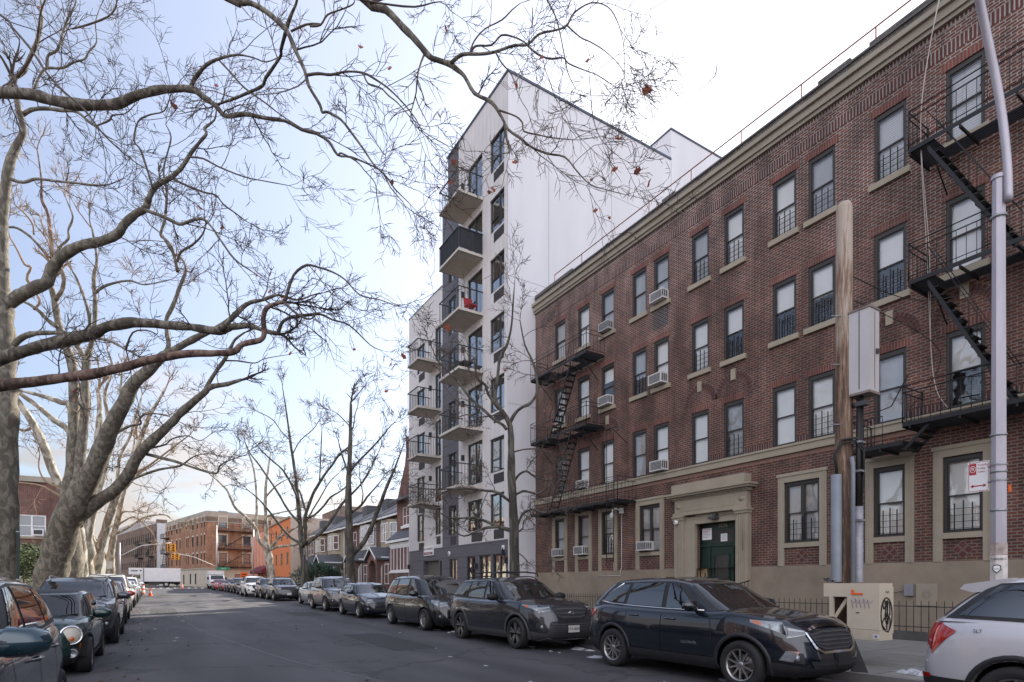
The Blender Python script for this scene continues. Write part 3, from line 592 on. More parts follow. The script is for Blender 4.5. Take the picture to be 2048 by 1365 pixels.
for k in range(6): nt_.obox(FB, -13.77, -13.44-.05*(k % 3), 3.40-k*.055, 3.413-k*.055, n0+.017, n0+.0185, M['ink_red'] if k < 3 else M['ink_violet'])
for k in range(5): nt_.obox(FB, -12.99, -12.80, 3.18-k*.04, 3.188-k*.04, n0+.017, n0+.0185, M['grey_plastic'])
nt_.build('paper_notice', do)
hn = MB(); hn.obox(FB, s0+.03, s0+.09, 1.35, 1.75, n0+.03, n0+.09, M['black_plastic']); hn.obox(FB, s0+.03, s0+.18, 1.50, 1.53, n0+.09, n0+.12, M['black_plastic']); hn.build('handle', do)
num = MB(); num.text('1036', TM(-12.95, 3.50, n0+.004), .20, mat('bronze_numerals', (.30, .26, .18), .4, metal=.5, var=0), .006); num.build('house_number', do)
ip = MB(); ip.obox(FB, -13.82, -13.55, 1.42, 2.05, n0+.0, n0+.07, mat('brass_plate', (.55, .40, .24), .35, metal=.6, var=.2)); ip.obox(FB, -13.66, -13.60, 1.55, 1.90, n0+.07, n0+.08, M['grey_plastic']); ip.build('intercom', BB)
# step, lamp, conduits, cameras on the wall
sp_ = MB(); sp_.obox(FB, -14.1, -11.9, .15, .38, -.25, 1.0, M['concrete']); sp_.obox(FB, -14.0, -12.0, .381, .56, -.25, .62, M['concrete']); sp_.build('doorstep', BB)
lp = MB(); lp.obox(FB, -13.02, -12.90, 3.76, 3.88, .10, .26, M['grey_plastic']); lp.obox(FB, -13.10, -12.84, 3.69, 3.77, .14, .38, M['grey_plastic'])
lp.tube([(16.08, 12.9, 3.80), (16.08, 12.2, 3.83), (15.96, 11.95, 3.83), (15.97, 11.85, 3.75), (15.97, 11.85, 2.6)], .012, M['trim'], 6); lp.build('door_lamp', BB)
def cctv(x, y, z): pass
ca = MB(); yc = 17.70; zc = 4.38
ca.obox(FB, -yc-.08, -yc+.08, zc, zc+.22, 0, .10, M['white']); ca.tube([(16.1, yc, zc+.12), (15.85, yc+.03, zc+.18), (15.74, yc+.05, zc+.12), (15.70, yc+.06, zc-.02)], .035, M['white'], 10)
ca.lathe([(0, .0), (.05, .0), (.085, -.05), (.09, -.12), (.06, -.19), (0, -.22)], Matrix.Translation((15.70, yc+.06, zc)), M['white'], 16)
ca.tube([(16.17, yc, zc), (16.17, yc, 2.2), (16.15, yc+.05, 2.05), (16.15, yc+.05, 1.85), (16.15, yc+1.5, 1.85)], .014, mat('white_conduit', (.6, .6, .58), .5, var=.05), 6)
tag(ca.build('security_camera'), 'white dome security camera on a bent arm beside the third ground floor window', 'camera')
ca = MB(); ca.lathe([(0, .0), (.06, .0), (.075, .05), (.075, .11), (.05, .13), (0, .13)], Matrix.Translation((15.98, 14.58, 3.70)) @ Matrix.Rotation(rad(-80), 4, 'Y'), M['white'], 16)
ca.lathe([(0, .131), (.025, .131), (.03, .128)], Matrix.Translation((15.98, 14.58, 3.70)) @ Matrix.Rotation(rad(-80), 4, 'Y'), M['ink'], 12)
tag(ca.build('security_camera'), 'small white eyeball camera on the left pilaster of the doorway', 'camera')
mt = MB(); mt.obox(FB, -7.22, -7.02, 1.22, 1.52, .035, .13, M['galv']); mt.tube([(16.1, 7.22, 1.35), (16.12, 7.5, 1.28), (16.13, 7.62, 1.36)], .008, M['grey_plastic'], 5)
tag(mt.build('utility_box'), 'small grey metal box with a loose wire on the tan stucco wall', 'utility box')
vt = MB(); vt.obox(FB, -6.98, -6.52, .98, 1.52, .035, .06, M['trim'])
for k in range(12):
    a = k*math.pi/6; vt.add([(16.2-.063, 6.75-math.cos(a-.1)*.05, 1.25+math.sin(a-.1)*.05), (16.2-.063, 6.75-math.cos(a+.1)*.05, 1.25+math.sin(a+.1)*.05), (16.2-.063, 6.75-math.cos(a)*.13, 1.25+math.sin(a)*.13)], [(0, 1, 2)], M['grey_plastic'])
vt.build('vent_plate', BB)
# ---------------------------------------------------------------- fire escapes of the brick building
def railing(mb, pts, z, h, m, step=.16, posts=True):
    for k, (a, b) in enumerate(zip(pts, pts[1:])):
        A, B = Vector((a[0], a[1], 0)), Vector((b[0], b[1], 0)); n = max(1, int((B-A).length/step))
        for zz in (z+h, z+h*.82, z+.10): mb.tube([(A.x, A.y, zz), (B.x, B.y, zz)], .014 if zz > z+.5 else .010, m, 4)
        for i in range(n+1): p = A.lerp(B, i/n); mb.tube([(p.x, p.y, z), (p.x, p.y, z+h*.82)], .0075, m, 4)
        mb.tube([(A.x, A.y, z), (A.x, A.y, z+h+.03)], .018, m, 5)
def platform(mb, x0, x1, y0, y1, z, m, hole=None):
    """slatted balcony floor with flat-bar edges; hole=(y0,y1) stair well on the outer side"""
    mb.box(x0-.012, x0, y0, y1, z-.04, z+.06, m); mb.box(x0, x1, y0-.012, y0, z-.06, z+.06, m); mb.box(x0, x1, y1, y1+.012, z-.06, z+.06, m)
    y = y0+.5
    while y < y1: mb.box(x0, x1, y-.02, y+.02, z-.10, z-.04, m); y += 1.0
    x = x0+.03
    while x < x1-.03:
        segs = [(y0, y1)] if not hole or x > (x0+x1)/2 else [(y0, hole[0]), (hole[1], y1)]
        for a, b in segs:
            if b > a: mb.box(x, x+.04, a, b, z-.03, z-.005, m)
        x += .075
    for y in (y0+.4, y1-.4):
        if z > 6: mb.tube([(x1, y, z-.9), (x0+.1, y, z-.06)], .016, m, 4)
def stair(mb, x, w, y0, z0, y1, z1, m):
    """treads and stringers from (y0,z0) top to (y1,z1) bottom"""
    for xx in (x, x+w-.03):
        mb.prism([(0, 0), (0, -.16), (y1-y0, z1-z0-.16), (y1-y0, z1-z0)], (0, 1, 0), (0, 0, 1), (xx, y0, z0), (.03, 0, 0), m)
        mb.tube([(xx, y0, z0+.75), (xx, y1, z1+.75)], .012, m, 4); mb.tube([(xx, lerp(y0, y1, .5), lerp(z0, z1, .5)), (xx, lerp(y0, y1, .5), lerp(z0, z1, .5)+.75)], .01, m, 4)
    n = max(2, int(abs(z1-z0)/.22))
    for k in range(1, n): t = k/n; y = lerp(y0, y1, t); z = lerp(z0, z1, t); mb.box(x+.03, x+w-.03, y-.09, y+.09, z-.03, z-.005, m)
DMt = M['dark_metal']; XO = 15.18
def scroll(mb, x, y, z, r, m, s=1):
    pts = [(x, y+s*math.cos(a)*r*(1-a/9), z+math.sin(a)*r*(1-a/9)) for a in [k*.6 for k in range(12)]]
    mb.tube(pts, .008, m, 4, cap=False)
fr_ = thing('fire_escape', 'x', 'x'); del fr_['label']; del fr_['category']; fr_.parent = BB; fr_.location = (-1, -4, 0)
for z, ya, yb, hole in ((11.74, 1.2, 6.72, (4.6, 6.2)), (8.62, 1.2, 6.72, (4.6, 6.2)), (5.30, 1.2, 6.85, None)):
    p = MB(); platform(p, XO, 16.15, ya, yb, z, DMt, hole); p.build('platform', fr_)
    r = MB(); railing(r, [(16.15, yb), (XO, yb), (XO, ya), (16.15, ya)], z+.05, .88, DMt, .19)
    for yy in (6.05, 5.2): 
        for q in (1, -1): scroll(r, XO-.004, yy, z+.38+.16*q, .13, DMt, q)
    r.build('railing', fr_)
p = MB(); platform(p, XO, 16.1, 6.86, 8.02, 4.88, DMt); p.build('platform', fr_)
r = MB(); railing(r, [(16.1, 8.02), (XO, 8.02), (XO, 7.3)], 4.93, .85, DMt, .17); 
for q in (1, -1): scroll(r, XO-.004, 7.75, 5.3+.14*q, .12, DMt, q)
r.tube([(XO, 7.3, 5.78), (XO, 7.1, 5.82), (XO, 6.75, 6.45), (XO, 6.6, 6.5)], .014, DMt, 5); r.build('railing', fr_)
s = MB(); stair(s, XO+.05, .45, 6.35, 11.72, 4.75, 8.66, DMt); s.build('stair', fr_)
s = MB(); stair(s, XO+.05, .45, 6.35, 8.60, 4.75, 5.36, DMt); s.build('stair', fr_)
s = MB()   # short folded flight under the low platform
for xx in (XO+.1, XO+.62):
    s.prism([(0, 0), (.10, 0), (.62, -.52), (.52, -.52)], (0, 1, 0), (0, 0, 1), (xx, 6.30, 5.25), (.04, 0, 0), DMt)
for k in range(4): s.box(XO+.14, XO+.62, 6.36+k*.13, 6.50+k*.13, 5.13-k*.13, 5.16-k*.13, DMt)
s.build('stair', fr_)
fl_ = thing('fire_escape', 'x', 'x'); del fl_['label']; del fl_['category']; fl_.parent = BB; fl_.location = (-1, 10, 0)
for z, ya, yb, hole in ((11.12, 18.75, 22.9, (19.8, 21.4)), (8.12, 18.75, 22.9, (19.8, 21.4)), (4.75, 16.85, 22.9, None)):
    p = MB(); platform(p, XO, 16.15, ya, yb, z, DMt, hole); p.build('platform', fl_)
    r = MB(); railing(r, [(16.15, yb), (XO, yb), (XO, ya), (16.15, ya)], z+.05, .9, DMt, .17); r.build('railing', fl_)
s = MB(); stair(s, XO+.05, .45, 19.9, 11.1, 21.5, 8.16, DMt); s.build('stair', fl_)
s = MB(); stair(s, XO+.05, .45, 19.9, 8.1, 21.5, 4.8, DMt); s.build('stair', fl_)
s = MB()   # drop ladder and its gooseneck hanger
for yy in (17.02, 17.42): s.tube([(XO-.05, yy, 7.55 if yy > 17.2 else 7.35), (XO-.05, yy, 2.35)], .016, DMt, 5)
for k in range(11): s.tube([(XO-.05, 17.02, 2.4+k*.32), (XO-.05, 17.42, 2.4+k*.32)], .011, DMt, 4)
s.tube([(16.18, 18.4, 7.95), (15.5, 17.9, 7.7), (XO-.05, 17.42, 7.6), (XO-.05, 16.9, 7.58)], .02, DMt, 5); s.tube([(16.18, 17.4, 7.2), (XO-.05, 17.1, 7.55)], .014, DMt, 4)
s.build('drop_ladder', fl_)
# ---------------------------------------------------------------- window air conditioners (each lifts out)
def ac_unit(y0, z0, w, label, h=.35, d=.30, tilt=0, grey=False):
    t = thing('air_conditioner', label, 'air conditioner', (16.2, y0+w/2, z0), 'air conditioners in the brick facade windows')
    Wm = mat('ac_grey', (.42, .42, .42), .5, var=.1) if grey else M['white_dirty']
    b = MB(); F = FB; b.obox(F, -y0-w, -y0, z0, z0+h, -.12, d, Wm)
    b.obox(F, -y0-w+.05, -y0-.05, z0+.04, z0+h-.04, d, d+.004, mat('ac_coil', (.10, .10, .105), .6, var=.35, nscale=30, stretch=(1, 8, .5)))
    b.build('casing', t)
    g_ = MB()
    for k in range(6): zz = z0+.07+k*(h-.14)/5; g_.obox(F, -y0-w+.04, -y0-.04, zz-.004, zz+.004, d+.006, d+.012, Wm)
    for s_ in range(3):
        for q in (-y0+.001, -y0-w-.006): g_.obox(F, q, q+.005, z0+.06, z0+h-.06, .06+s_*.10, .12+s_*.10, M['grey_plastic'])
    g_.build('grille', t); return t
ac_unit(15.22, 12.10, .66, 'white air conditioner in a top floor window, above a dark streak on the brick')
ac_unit(18.24, 12.10, .62, 'plain grey air conditioner in a top floor window right of the left fire escape', grey=True)
ac_unit(15.24, 8.98, .66, 'largest white air conditioner, third floor, right window of the paired windows', h=.38, d=.36)
ac_unit(18.24, 8.98, .64, 'white air conditioner in a third floor window, just above the ladder hanger bracket', h=.38)
ac_unit(15.22, 5.74, .66, 'white air conditioner resting on the stone string course left of the doorway', h=.38)
ac_unit(21.58, 9.0, .55, 'small white air conditioner behind the upper left fire escape railing', h=.32, d=.22)
ac_unit(19.86, 5.74, .62, 'white air conditioner behind the lowest left fire escape railing', h=.36, d=.22)
ac_unit(16.02, 2.80, .58, 'white air conditioner in the double ground floor window left of the doorway')
ac_unit(19.84, 2.80, .66, 'white air conditioner in the middle one of three narrow ground floor windows', h=.38, d=.34)
ac_unit(21.62, 2.80, .60, 'dented beige air conditioner in the leftmost ground floor window', h=.36)
# dark streak below an air conditioner and patched bricks are dirt on the wall
ds = MB(); ds.obox(FB, -15.98, -15.22, 11.15, 11.88, -.004, .003, brick('sooty_brick', (.03, .018, .018), (.02, .014, .015), (.22, .20, .19)))
ds.build('soot_stain', BB)
# the low iron fence in front of the stucco
fe = thing('iron_fence', 'low dark iron railing on a concrete curb along the front of the brick block', 'fence', (15.15, 8, .19))
for (a, b) in ((-4.5, 11.3), (14.9, 23.9)):
    c = MB(); c.box(15.08, 15.24, a, b, .0, .40, mat('garden_kerb', (.075, .073, .068), .85, var=.3)); c.build('curb', fe)
    r = MB(); IR = mat('green_black_iron', (.018, .024, .02), .5, var=.2)
    for zz in (.50, .98): r.box(15.15, 15.17, a, b, zz, zz+.02, IR)
    n = int((b-a)/.155)
    for k in range(n+1): y = lerp(a, b, k/n); r.tube([(15.16, y, .40), (15.16, y, 1.10), (15.16, y, 1.14)], [.0085, .0085, .001], IR, 4)
    r.build('railing', fe)
hr = MB(); 
for y in (11.62,):
    hr.tube([(14.9, y, .35), (14.9, y, 1.42), (16.0, y, 1.62)], .018, DMt, 6)
    for k in range(7): x = 14.9+k*.17; hr.tube([(x, y, .35), (x, y, 1.42+k*.03)], .009, DMt, 4)
hr.tube([(14.9, 11.62, 1.42), (14.9, 10.9, 1.42)], .016, DMt, 6)
for k in range(5): hr.tube([(14.9, 11.5-k*.15, .35), (14.9, 11.5-k*.15, 1.42)], .009, DMt, 4)
tag(hr.build('stair_railing'), 'short black stair railing right of the green entrance door', 'railing')
sg = MB(); sg.box(15.10, 15.115, 7.86, 8.22, .88, 1.10, M['white'])
TX = lambda x, y, z: Matrix(((0, 0, -1, x), (-1, 0, 0, y), (0, 1, 0, z), (0, 0, 0, 1)))
sg.text('PLEASE CURB', TX(15.097, 8.04, 1.03), .052, M['ink'], .001); sg.text('YOUR DOG', TX(15.097, 8.04, .95), .052, M['ink'], .001)
tag(sg.build('notice'), 'small white notice tied to the low iron fence', 'sign')
# ---------------------------------------------------------------- the white and grey apartment building
FW = ((14.6, 0), (0, -1), (-1, 0))
WB = thing('white_apartment_building', 'tall white and dark grey modern apartment block with concrete balconies', 'building', (14.6, 30, 0))
M['clad'] = boards('white_board_cladding', (.62, .59, .58), .42, 'h', dark=.72, line=.02)
M['clad_grey'] = boards('grey_plank_cladding', (.105, .10, .115), .60, 'v', dark=.35, line=.025)
M['render_white'] = mat('white_render', (.64, .63, .65), .75, var=.055, nscale=.9, bump=.08, bscale=20, stretch=(1, 1, .13))
M['win_dark'] = mat('anthracite_frame', (.022, .024, .028), .4, var=.1)
M['cap'] = mat('blue_grey_capping', (.07, .085, .12), .5, var=.1)
YA, YB_, YC, YD = 24.02, 29.40, 31.56, 36.90
SW = [(24.38, 25.80, z, z+1.72) for z in (22.4, 19.35, 16.3, 13.25, 10.2, 7.15, 4.35)]     # right column
SD = [(26.62, 28.30, z, z+2.25) for z in (21.92, 18.88, 15.86, 12.85, 9.85, 6.85)]+[(26.62, 28.3, 4.35, 6.0)]
SG = [(29.72, 30.72, z, z+2.1) for z in (19.0, 15.95, 12.95, 9.95, 6.95)]+[(29.72, 30.72, 4.35, 6.0)]
SL = [(31.75, 32.65, z, z+2.15) for z in (14.95, 12.1, 9.25, 6.5)]+[(31.8, 32.65, 4.5, 6.1)]
SM = [(34.2, 35.55, z, z+1.75) for z in (15.15, 12.3, 9.45, 6.65)]+[(34.3, 35.5, 4.25, 6.0)]
GD = [(24.2, 25.5, .35, 3.0), (25.75, 26.95, .35, 3.0), (27.4, 28.4, .35, 3.0), (29.6, 30.6, .9, 2.95), (32.05, 34.45, .2, 2.95), (31.66, 31.95, .6, 2.9)]
zb = 3.70
w1 = MB(); h = [(-b, -a, c, d) for a, b, c, d in SW+SD]; wall(w1, FW, -YB_, -YA, zb, 26.4, h, .16, M['clad']); w1.build('white_cladding', WB)
w1 = MB(); h = [(-b, -a, c, d) for a, b, c, d in SG]; wall(w1, FW, -YC, -YB_, zb, 23.4, h, .16, M['clad_grey']); wall(w1, FW, -30.8, -YB_, 23.4, 26.4, [], .1, M['clad_grey'])
h = [(-b, -a, c, d) for a, b, c, d in GD]; wall(w1, FW, -YD, -YA, -.2, zb, h, .3, M['clad_grey']); w1.build('grey_cladding', WB)
w1 = MB(); h = [(-b, -a, c, d) for a, b, c, d in SL+SM]; wall(w1, FW, -YD, -YC, zb, 19.3, h, .16, M['clad']); w1.build('white_cladding', WB)
w1 = MB()   # the plain side walls, roofs and the bulkhead
RW = M['render_white']
def face(a, b, c, d, m=RW): w1.quad(a, b, c, d, m)
X0, X1, X2 = 14.6, 25.8, 33.0
face((X0, YA, -.3), (X2, YA, -.3), (X2, YA, 26.4), (X0, YA, 26.4)); face((X1, YA, 26.4), (X2, YA, 26.4), (X2, YA, 28.2), (X1, YA, 28.2))
face((X1, YA, 26.4), (X1, YA, 28.2), (X1, 28.5, 28.2), (X1, 28.5, 26.4)); face((X1, YA, 28.2), (X2, YA, 28.2), (X2, 28.5, 28.2), (X1, 28.5, 28.2))
face((X0, YA, 26.4), (X2, YA, 26.4), (X2, 30.8, 26.4), (X0, 30.8, 26.4)); face((X0, 30.8, 23.4), (X0, 30.8, 26.4), (X2, 30.8, 26.4), (X2, 30.8, 23.4))
face((X0, 30.8, 23.4), (X2, 30.8, 23.4), (X2, YC, 23.4), (X0, YC, 23.4)); face((X0, YC, -.3), (X0, YC, 23.4), (X2, YC, 23.4), (X2, YC, -.3))
face((X0, YC, 19.3), (X2, YC, 19.3), (X2, YD, 19.3), (X0, YD, 19.3)); face((X0, YD, -.3), (X0, YD, 19.3), (X2, YD, 19.3), (X2, YD, -.3))
face((X2, YA, -.3), (X2, YD, -.3), (X2, YD, 19.3), (X2, YA, 28.2))
w1.build('side_wall', WB)
j = MB(); JM = mat('render_joint', (.36, .36, .40), .8, var=0)
for z in (4.1, 10.3, 16.5, 22.7): j.box(X0+.02, X2, YA-.004, YA, z, z+.03, JM)
for x in (17.0, 21.2, 25.8, 29.5): j.box(x, x+.028, YA-.005, YA-.001, 0, 26.3, JM)
j.build('joint_lines', WB)
C = M['cap']; cp = MB()
cp.box(X0-.05, X1, YA-.05, YA+.20, 26.402, 26.52, C); cp.box(X0-.05, X0+.2, YA+.2, 30.85, 26.402, 26.52, C); cp.box(X0-.05, X0+.2, 30.86, YC+.03, 23.402, 23.5, C)
cp.build('roof_capping', WB); cp = MB(); cp.box(X1-.05, X2, YA-.05, YA+.2, 28.202, 28.3, C); cp.box(X1-.05, X1+.2, YA+.2, 28.5, 28.202, 28.3, C); cp.build('roof_capping', WB); cp = MB(); cp.box(X0-.03, X0+.2, YC+.04, YD+.03, 19.302, 19.36, M['silver_plastic'])
cp.build('roof_capping', WB)
v = MB(); v.box(23.4, 23.6, 24.6, 24.8, 26.4, 27.15, C); v.tube([(22.2, 25.0, 26.4), (22.2, 25.0, 27.0)], .05, C, 6); v.build('roof_vent', WB)
bw = MB(); bw.box(X1-.012, X1-.002, 26.0, 27.6, 26.75, 27.4, M['win_dark']); bw.build('bulkhead_louvre', WB)
def modern_window(a, b, z0, z1, louvre=0, leaf=.62, dark=False):
    F = FW; A, B = -b, -a; o = MB(); D = M['win_dark']; t = .07; n0, n1 = -.14, -.06
    o.obox(F, A, A+t, z0, z1, n0, n1, D); o.obox(F, B-t, B, z0, z1, n0, n1, D); o.obox(F, A+t, B-t, z1-t, z1, n0, n1+.002, D); o.obox(F, A+t, B-t, z0, z0+t, n0, n1+.002, D)
    sm = lerp(A, B, leaf); o.obox(F, sm-.045, sm+.045, z0+t, z1-t, n0, n1-.004, D)
    if not dark: o.obox(F, A+t, sm-.045, z0+.38*(z1-z0)-.03, z0+.38*(z1-z0)+.03, n0, n1-.006, D)
    w_ = o.build('window', WB)
    gl = MB(); gl.obox(F, A+t, B-t, z0+t, z1-t, -.115, -.105, M['glass_shop']); gl.build('pane', w_)
    bk = MB(); O = F[0][0]; bk.quad((O+.5, a, z0), (O+.5, b, z0), (O+.5, b, z1), (O+.5, a, z1), M['interior'] if random.random() < .7 else M['blind_grey'])
    if random.random() < .35: q = lerp(a, b, .35); bk.quad((O+.18, a+.05, z0+.05), (O+.18, q, z0+.05), (O+.18, q, z1-.05), (O+.18, a+.05, z1-.05), M['blind'])
    bk.build('room_back', w_)
    if louvre:
        l = MB(); l.obox(F, lerp(A, B, .28), B-.02, z0-.58, z0-.10, -.02, .012, mat('louvre', (.035, .03, .03), .6, var=.1)); 
        for k in range(6): l.obox(F, lerp(A, B, .28)+.03, B-.05, z0-.55+k*.078, z0-.53+k*.078, .012, .02, M['grey_plastic'])
        l.build('louvre', w_)
    return w_
random.seed(9)
for a, b, c, d in SW: modern_window(a, b, c, d, louvre=1)
for a, b, c, d in SD[:-1]: modern_window(a, b, c, d, leaf=.5); 
modern_window(*SD[-1], louvre=1)
for a, b, c, d in SG: modern_window(a, b, c, d, louvre=1 if c < 5 else 0, leaf=.55)
for a, b, c, d in SL: modern_window(a, b, c, d, louvre=1 if c < 5 else 0, leaf=.5)
for a, b, c, d in SM: modern_window(a, b, c, d, louvre=1, leaf=.6)
for k, (a, b, c, d) in enumerate(GD):
    if k == 4:
        gdr = MB(); gdr.obox(FW, -b, -a, c, d, -.32, -.28, boards('garage_panels', (.10, .088, .075), .5, 'v')); gdr.build('garage_door', WB)
        cl = MB(); cl.obox(FW, -b-.28, -b-.12, 1.2, 2.0, .0, .02, M['white']); cl.text('NO\nPAR\nKING', Matrix(((0, 0, -1, 14.577), (-1, 0, 0, b+.2), (0, 1, 0, 1.6), (0, 0, 0, 1))), .07, M['ink'], .001); cl.build('sign', WB)
    else: modern_window(a, b, c, d, leaf=.5, dark=True)
wl = MB()
for (y, z) in [(28.75, z+1.5) for z in (21.9, 18.9, 15.9, 12.85, 9.85, 6.85)]+[(33.2, z+1.4) for z in (14.9, 12.1, 9.2, 6.5)]+[(27.2, 2.3), (24.05+.35, 2.9), (24.1, 2.5), (36.8, 2.5)]:
    l = MB(); l.box(14.45, 14.6, y-.06, y+.06, z, z+.30, M['win_dark']); l.build('wall_lamp', WB)
# balconies
def balcony(y0, y1, z, px=1.42, slat=.165, screen=False, mesh_=False):
    b = MB(); x0 = 14.6-px
    b.box(x0, 14.6, y0, y1, z, z+.17, M['concrete']); b.box(x0-.015, x0-.001, y0-.01, y1+.01, z-.01, z+.03, M['win_dark']); b.box(x0, 14.6, y0-.015, y0-.001, z-.01, z+.03, M['win_dark']); b.box(x0, 14.6, y1+.001, y1+.015, z-.01, z+.03, M['win_dark'])
    for q in (.12,): b.box(x0+q, 14.6, y0+q, y0+q+.012, z-.004, z, M['grey_plastic']); b.box(x0+q, x0+q+.012, y0+q+.013, y1-q-.013, z-.004, z, M['grey_plastic'])
    o = b.build('balcony', WB); r = MB(); D = M['win_dark']; zt = z+1.22
    r.box(x0-.02, x0+.03, y0-.02, y1+.02, zt, zt+.045, D); r.box(x0+.031, 14.6, y0-.02, y0+.03, zt, zt+.044, D); r.box(x0+.031, 14.6, y1-.03, y1+.02, zt, zt+.044, D)
    n = int((y1-y0)/slat)
    for k in range(n+1): y = lerp(y0, y1-.016, k/n); r.box(x0, x0+.016, y, y+.016, z+.17, zt, D)
    n = int(px/slat)
    for yy in (y0, y1-.016):
        for k in range(1, n): x = lerp(x0, 14.6, k/n); r.box(x, x+.016, yy, yy+.016, z+.17, zt, D)
    if screen: 
        S_ = mat('black_screen_fabric', (.02, .022, .026), .8, var=.5, nscale=5, stretch=(1, 4, .3))
        r.box(x0+.02, x0+.026, y0+.03, y1-.03, z+.22, zt, S_); r.box(x0+.03, 14.58, y0+.02, y0+.026, z+.22, zt, S_)
    r.build('balustrade', o)
for k in range(6): balcony(26.55, 28.9, 21.55-3.02*k, screen=(k == 1))
for k in range(4): balcony(31.72, 33.35, 14.66-2.83*k, px=1.5)
sg = MB(); sg.box(14.50, 14.58, 32.75, 34.15, 3.28, 3.86, M['white']); sg.box(14.495, 14.499, 32.80, 34.10, 3.33, 3.49, mat('sign_maroon', (.16, .03, .03), .5, var=.05))
TS = lambda y, z, x: Matrix(((0, 0, -1, x), (-1, 0, 0, y), (0, 1, 0, z), (0, 0, 0, 1)))
sg.text('NO PARKING', TS(33.45, 3.68, 14.497), .225, M['ink'], .002); sg.text('ACTIVE DRIVEWAY', TS(33.45, 3.41, 14.493), .115, M['white'], .001)
tag(sg.build('parking_sign'), 'white no parking sign above the garage opening of the white building', 'sign')
s = MB(); s.box(14.55, 14.59, 24.35, 24.55, 3.0, 3.42, M['white']); s.box(14.545, 14.549, 24.39, 24.51, 3.12, 3.30, M['grey_plastic']); s.build('number_plate', WB)
s = MB(); s.lathe([(0, .0), (.14, 0), (.14, .03)], Matrix.Translation((14.56, 30.6, 3.27)) @ Matrix.Rotation(rad(90), 4, 'Y'), M['white'], 20); s.text('B', TS(30.6, 3.27, 14.556), .16, M['ink'], .002); s.build('round_plaque', WB)
# things standing on the balconies
def patio_chair(x, y, z, label, m, s=1):
    t = thing('patio_chair', label, 'chair', (x, y, z), 'chairs on the balconies'); b = MB()
    b.box(x-.25, x+.25, y-.25, y+.25, z+.40, z+.45, m); b.build('seat', t); b = MB(); b.prism([(0, 0), (.04, 0), (.14, .5), (.10, .5)], (0, s, 0), (0, 0, 1), (x-.25, y+.2*s, z+.45), (.5, 0, 0), m); b.build('backrest', t)
    for dx in (-.22, .19):
        for dy in (-.22, .19): l = MB(); l.box(x+dx, x+dx+.03, y+dy, y+dy+.03, z, z+.4, m); l.build('leg', t)
patio_chair(14.1, 27.0, 15.68, 'red folding chair on the third balcony from the top of the white building', mat('red_fabric', (.35, .02, .03), .7))
patio_chair(14.0, 27.9, 12.66, 'dark chair on the left of the cluttered balcony', M['black_plastic'])
t = MB(); t.box(13.6, 14.2, 26.8, 27.5, 13.07, 13.12, M['black_plastic']); t.tube([(13.9, 27.15, 12.66), (13.9, 27.15, 13.07)], .03, M['black_plastic'], 6); t.lathe([(0, 0), (.25, 0), (.25, .03), (0, .03)], Matrix.Translation((13.9, 27.15, 12.66)), M['black_plastic'])
tag(t.build('patio_table'), 'small dark pedestal table on the cluttered balcony', 'table')
# ---------------------------------------------------------------- row houses beyond
M['brick_row'] = brick('row_brick', (.21, .065, .045), (.15, .05, .038), (.24, .19, .17))
M['brick_row2'] = brick('row_brick_brown', (.17, .075, .055), (.12, .055, .045), (.24, .20, .18))
M['slate'] = boards('slate_roof', (.085, .088, .10), .28, 'v', dark=.55, line=.03)
M['siding'] = boards('white_siding', (.60, .58, .56), .16, 'v', dark=.7, line=.015)
M['glass_far'] = mat('far_window_glass', (.045, .055, .065), .05, var=.5, nscale=1.5, spec=1, ior=1.7)
def simple_window(F, a, b, z0, z1, parent, fm, mull=0, rail=True, n=.0, sill=None, gm=None):
    o = MB(); t = .07
    o.obox(F, a, a+t, z0, z1, n-.08, n+.03, fm); o.obox(F, b-t, b, z0, z1, n-.08, n+.03, fm); o.obox(F, a+t, b-t, z1-t, z1, n-.08, n+.032, fm); o.obox(F, a+t, b-t, z0, z0+t, n-.08, n+.032, fm)
    if rail: o.obox(F, a+t, b-t, (z0+z1)/2-.03, (z0+z1)/2+.03, n-.05, n+.01, fm)
    for k in range(mull): s = lerp(a, b, (k+1)/(mull+1)); o.obox(F, s-.05, s+.05, z0+t, z1-t, n-.05, n+.026, fm)
    if sill: o.obox(F, a-.06, b+.06, z0-.12, z0-.002, n-.02, n+.09, sill)
    w_ = o.build('window', parent); g_ = MB(); g_.obox(F, a+t, b-t, z0+t, z1-t, n-.06, n-.045, gm or M['glass_far']); g_.build('pane', w_); return w_
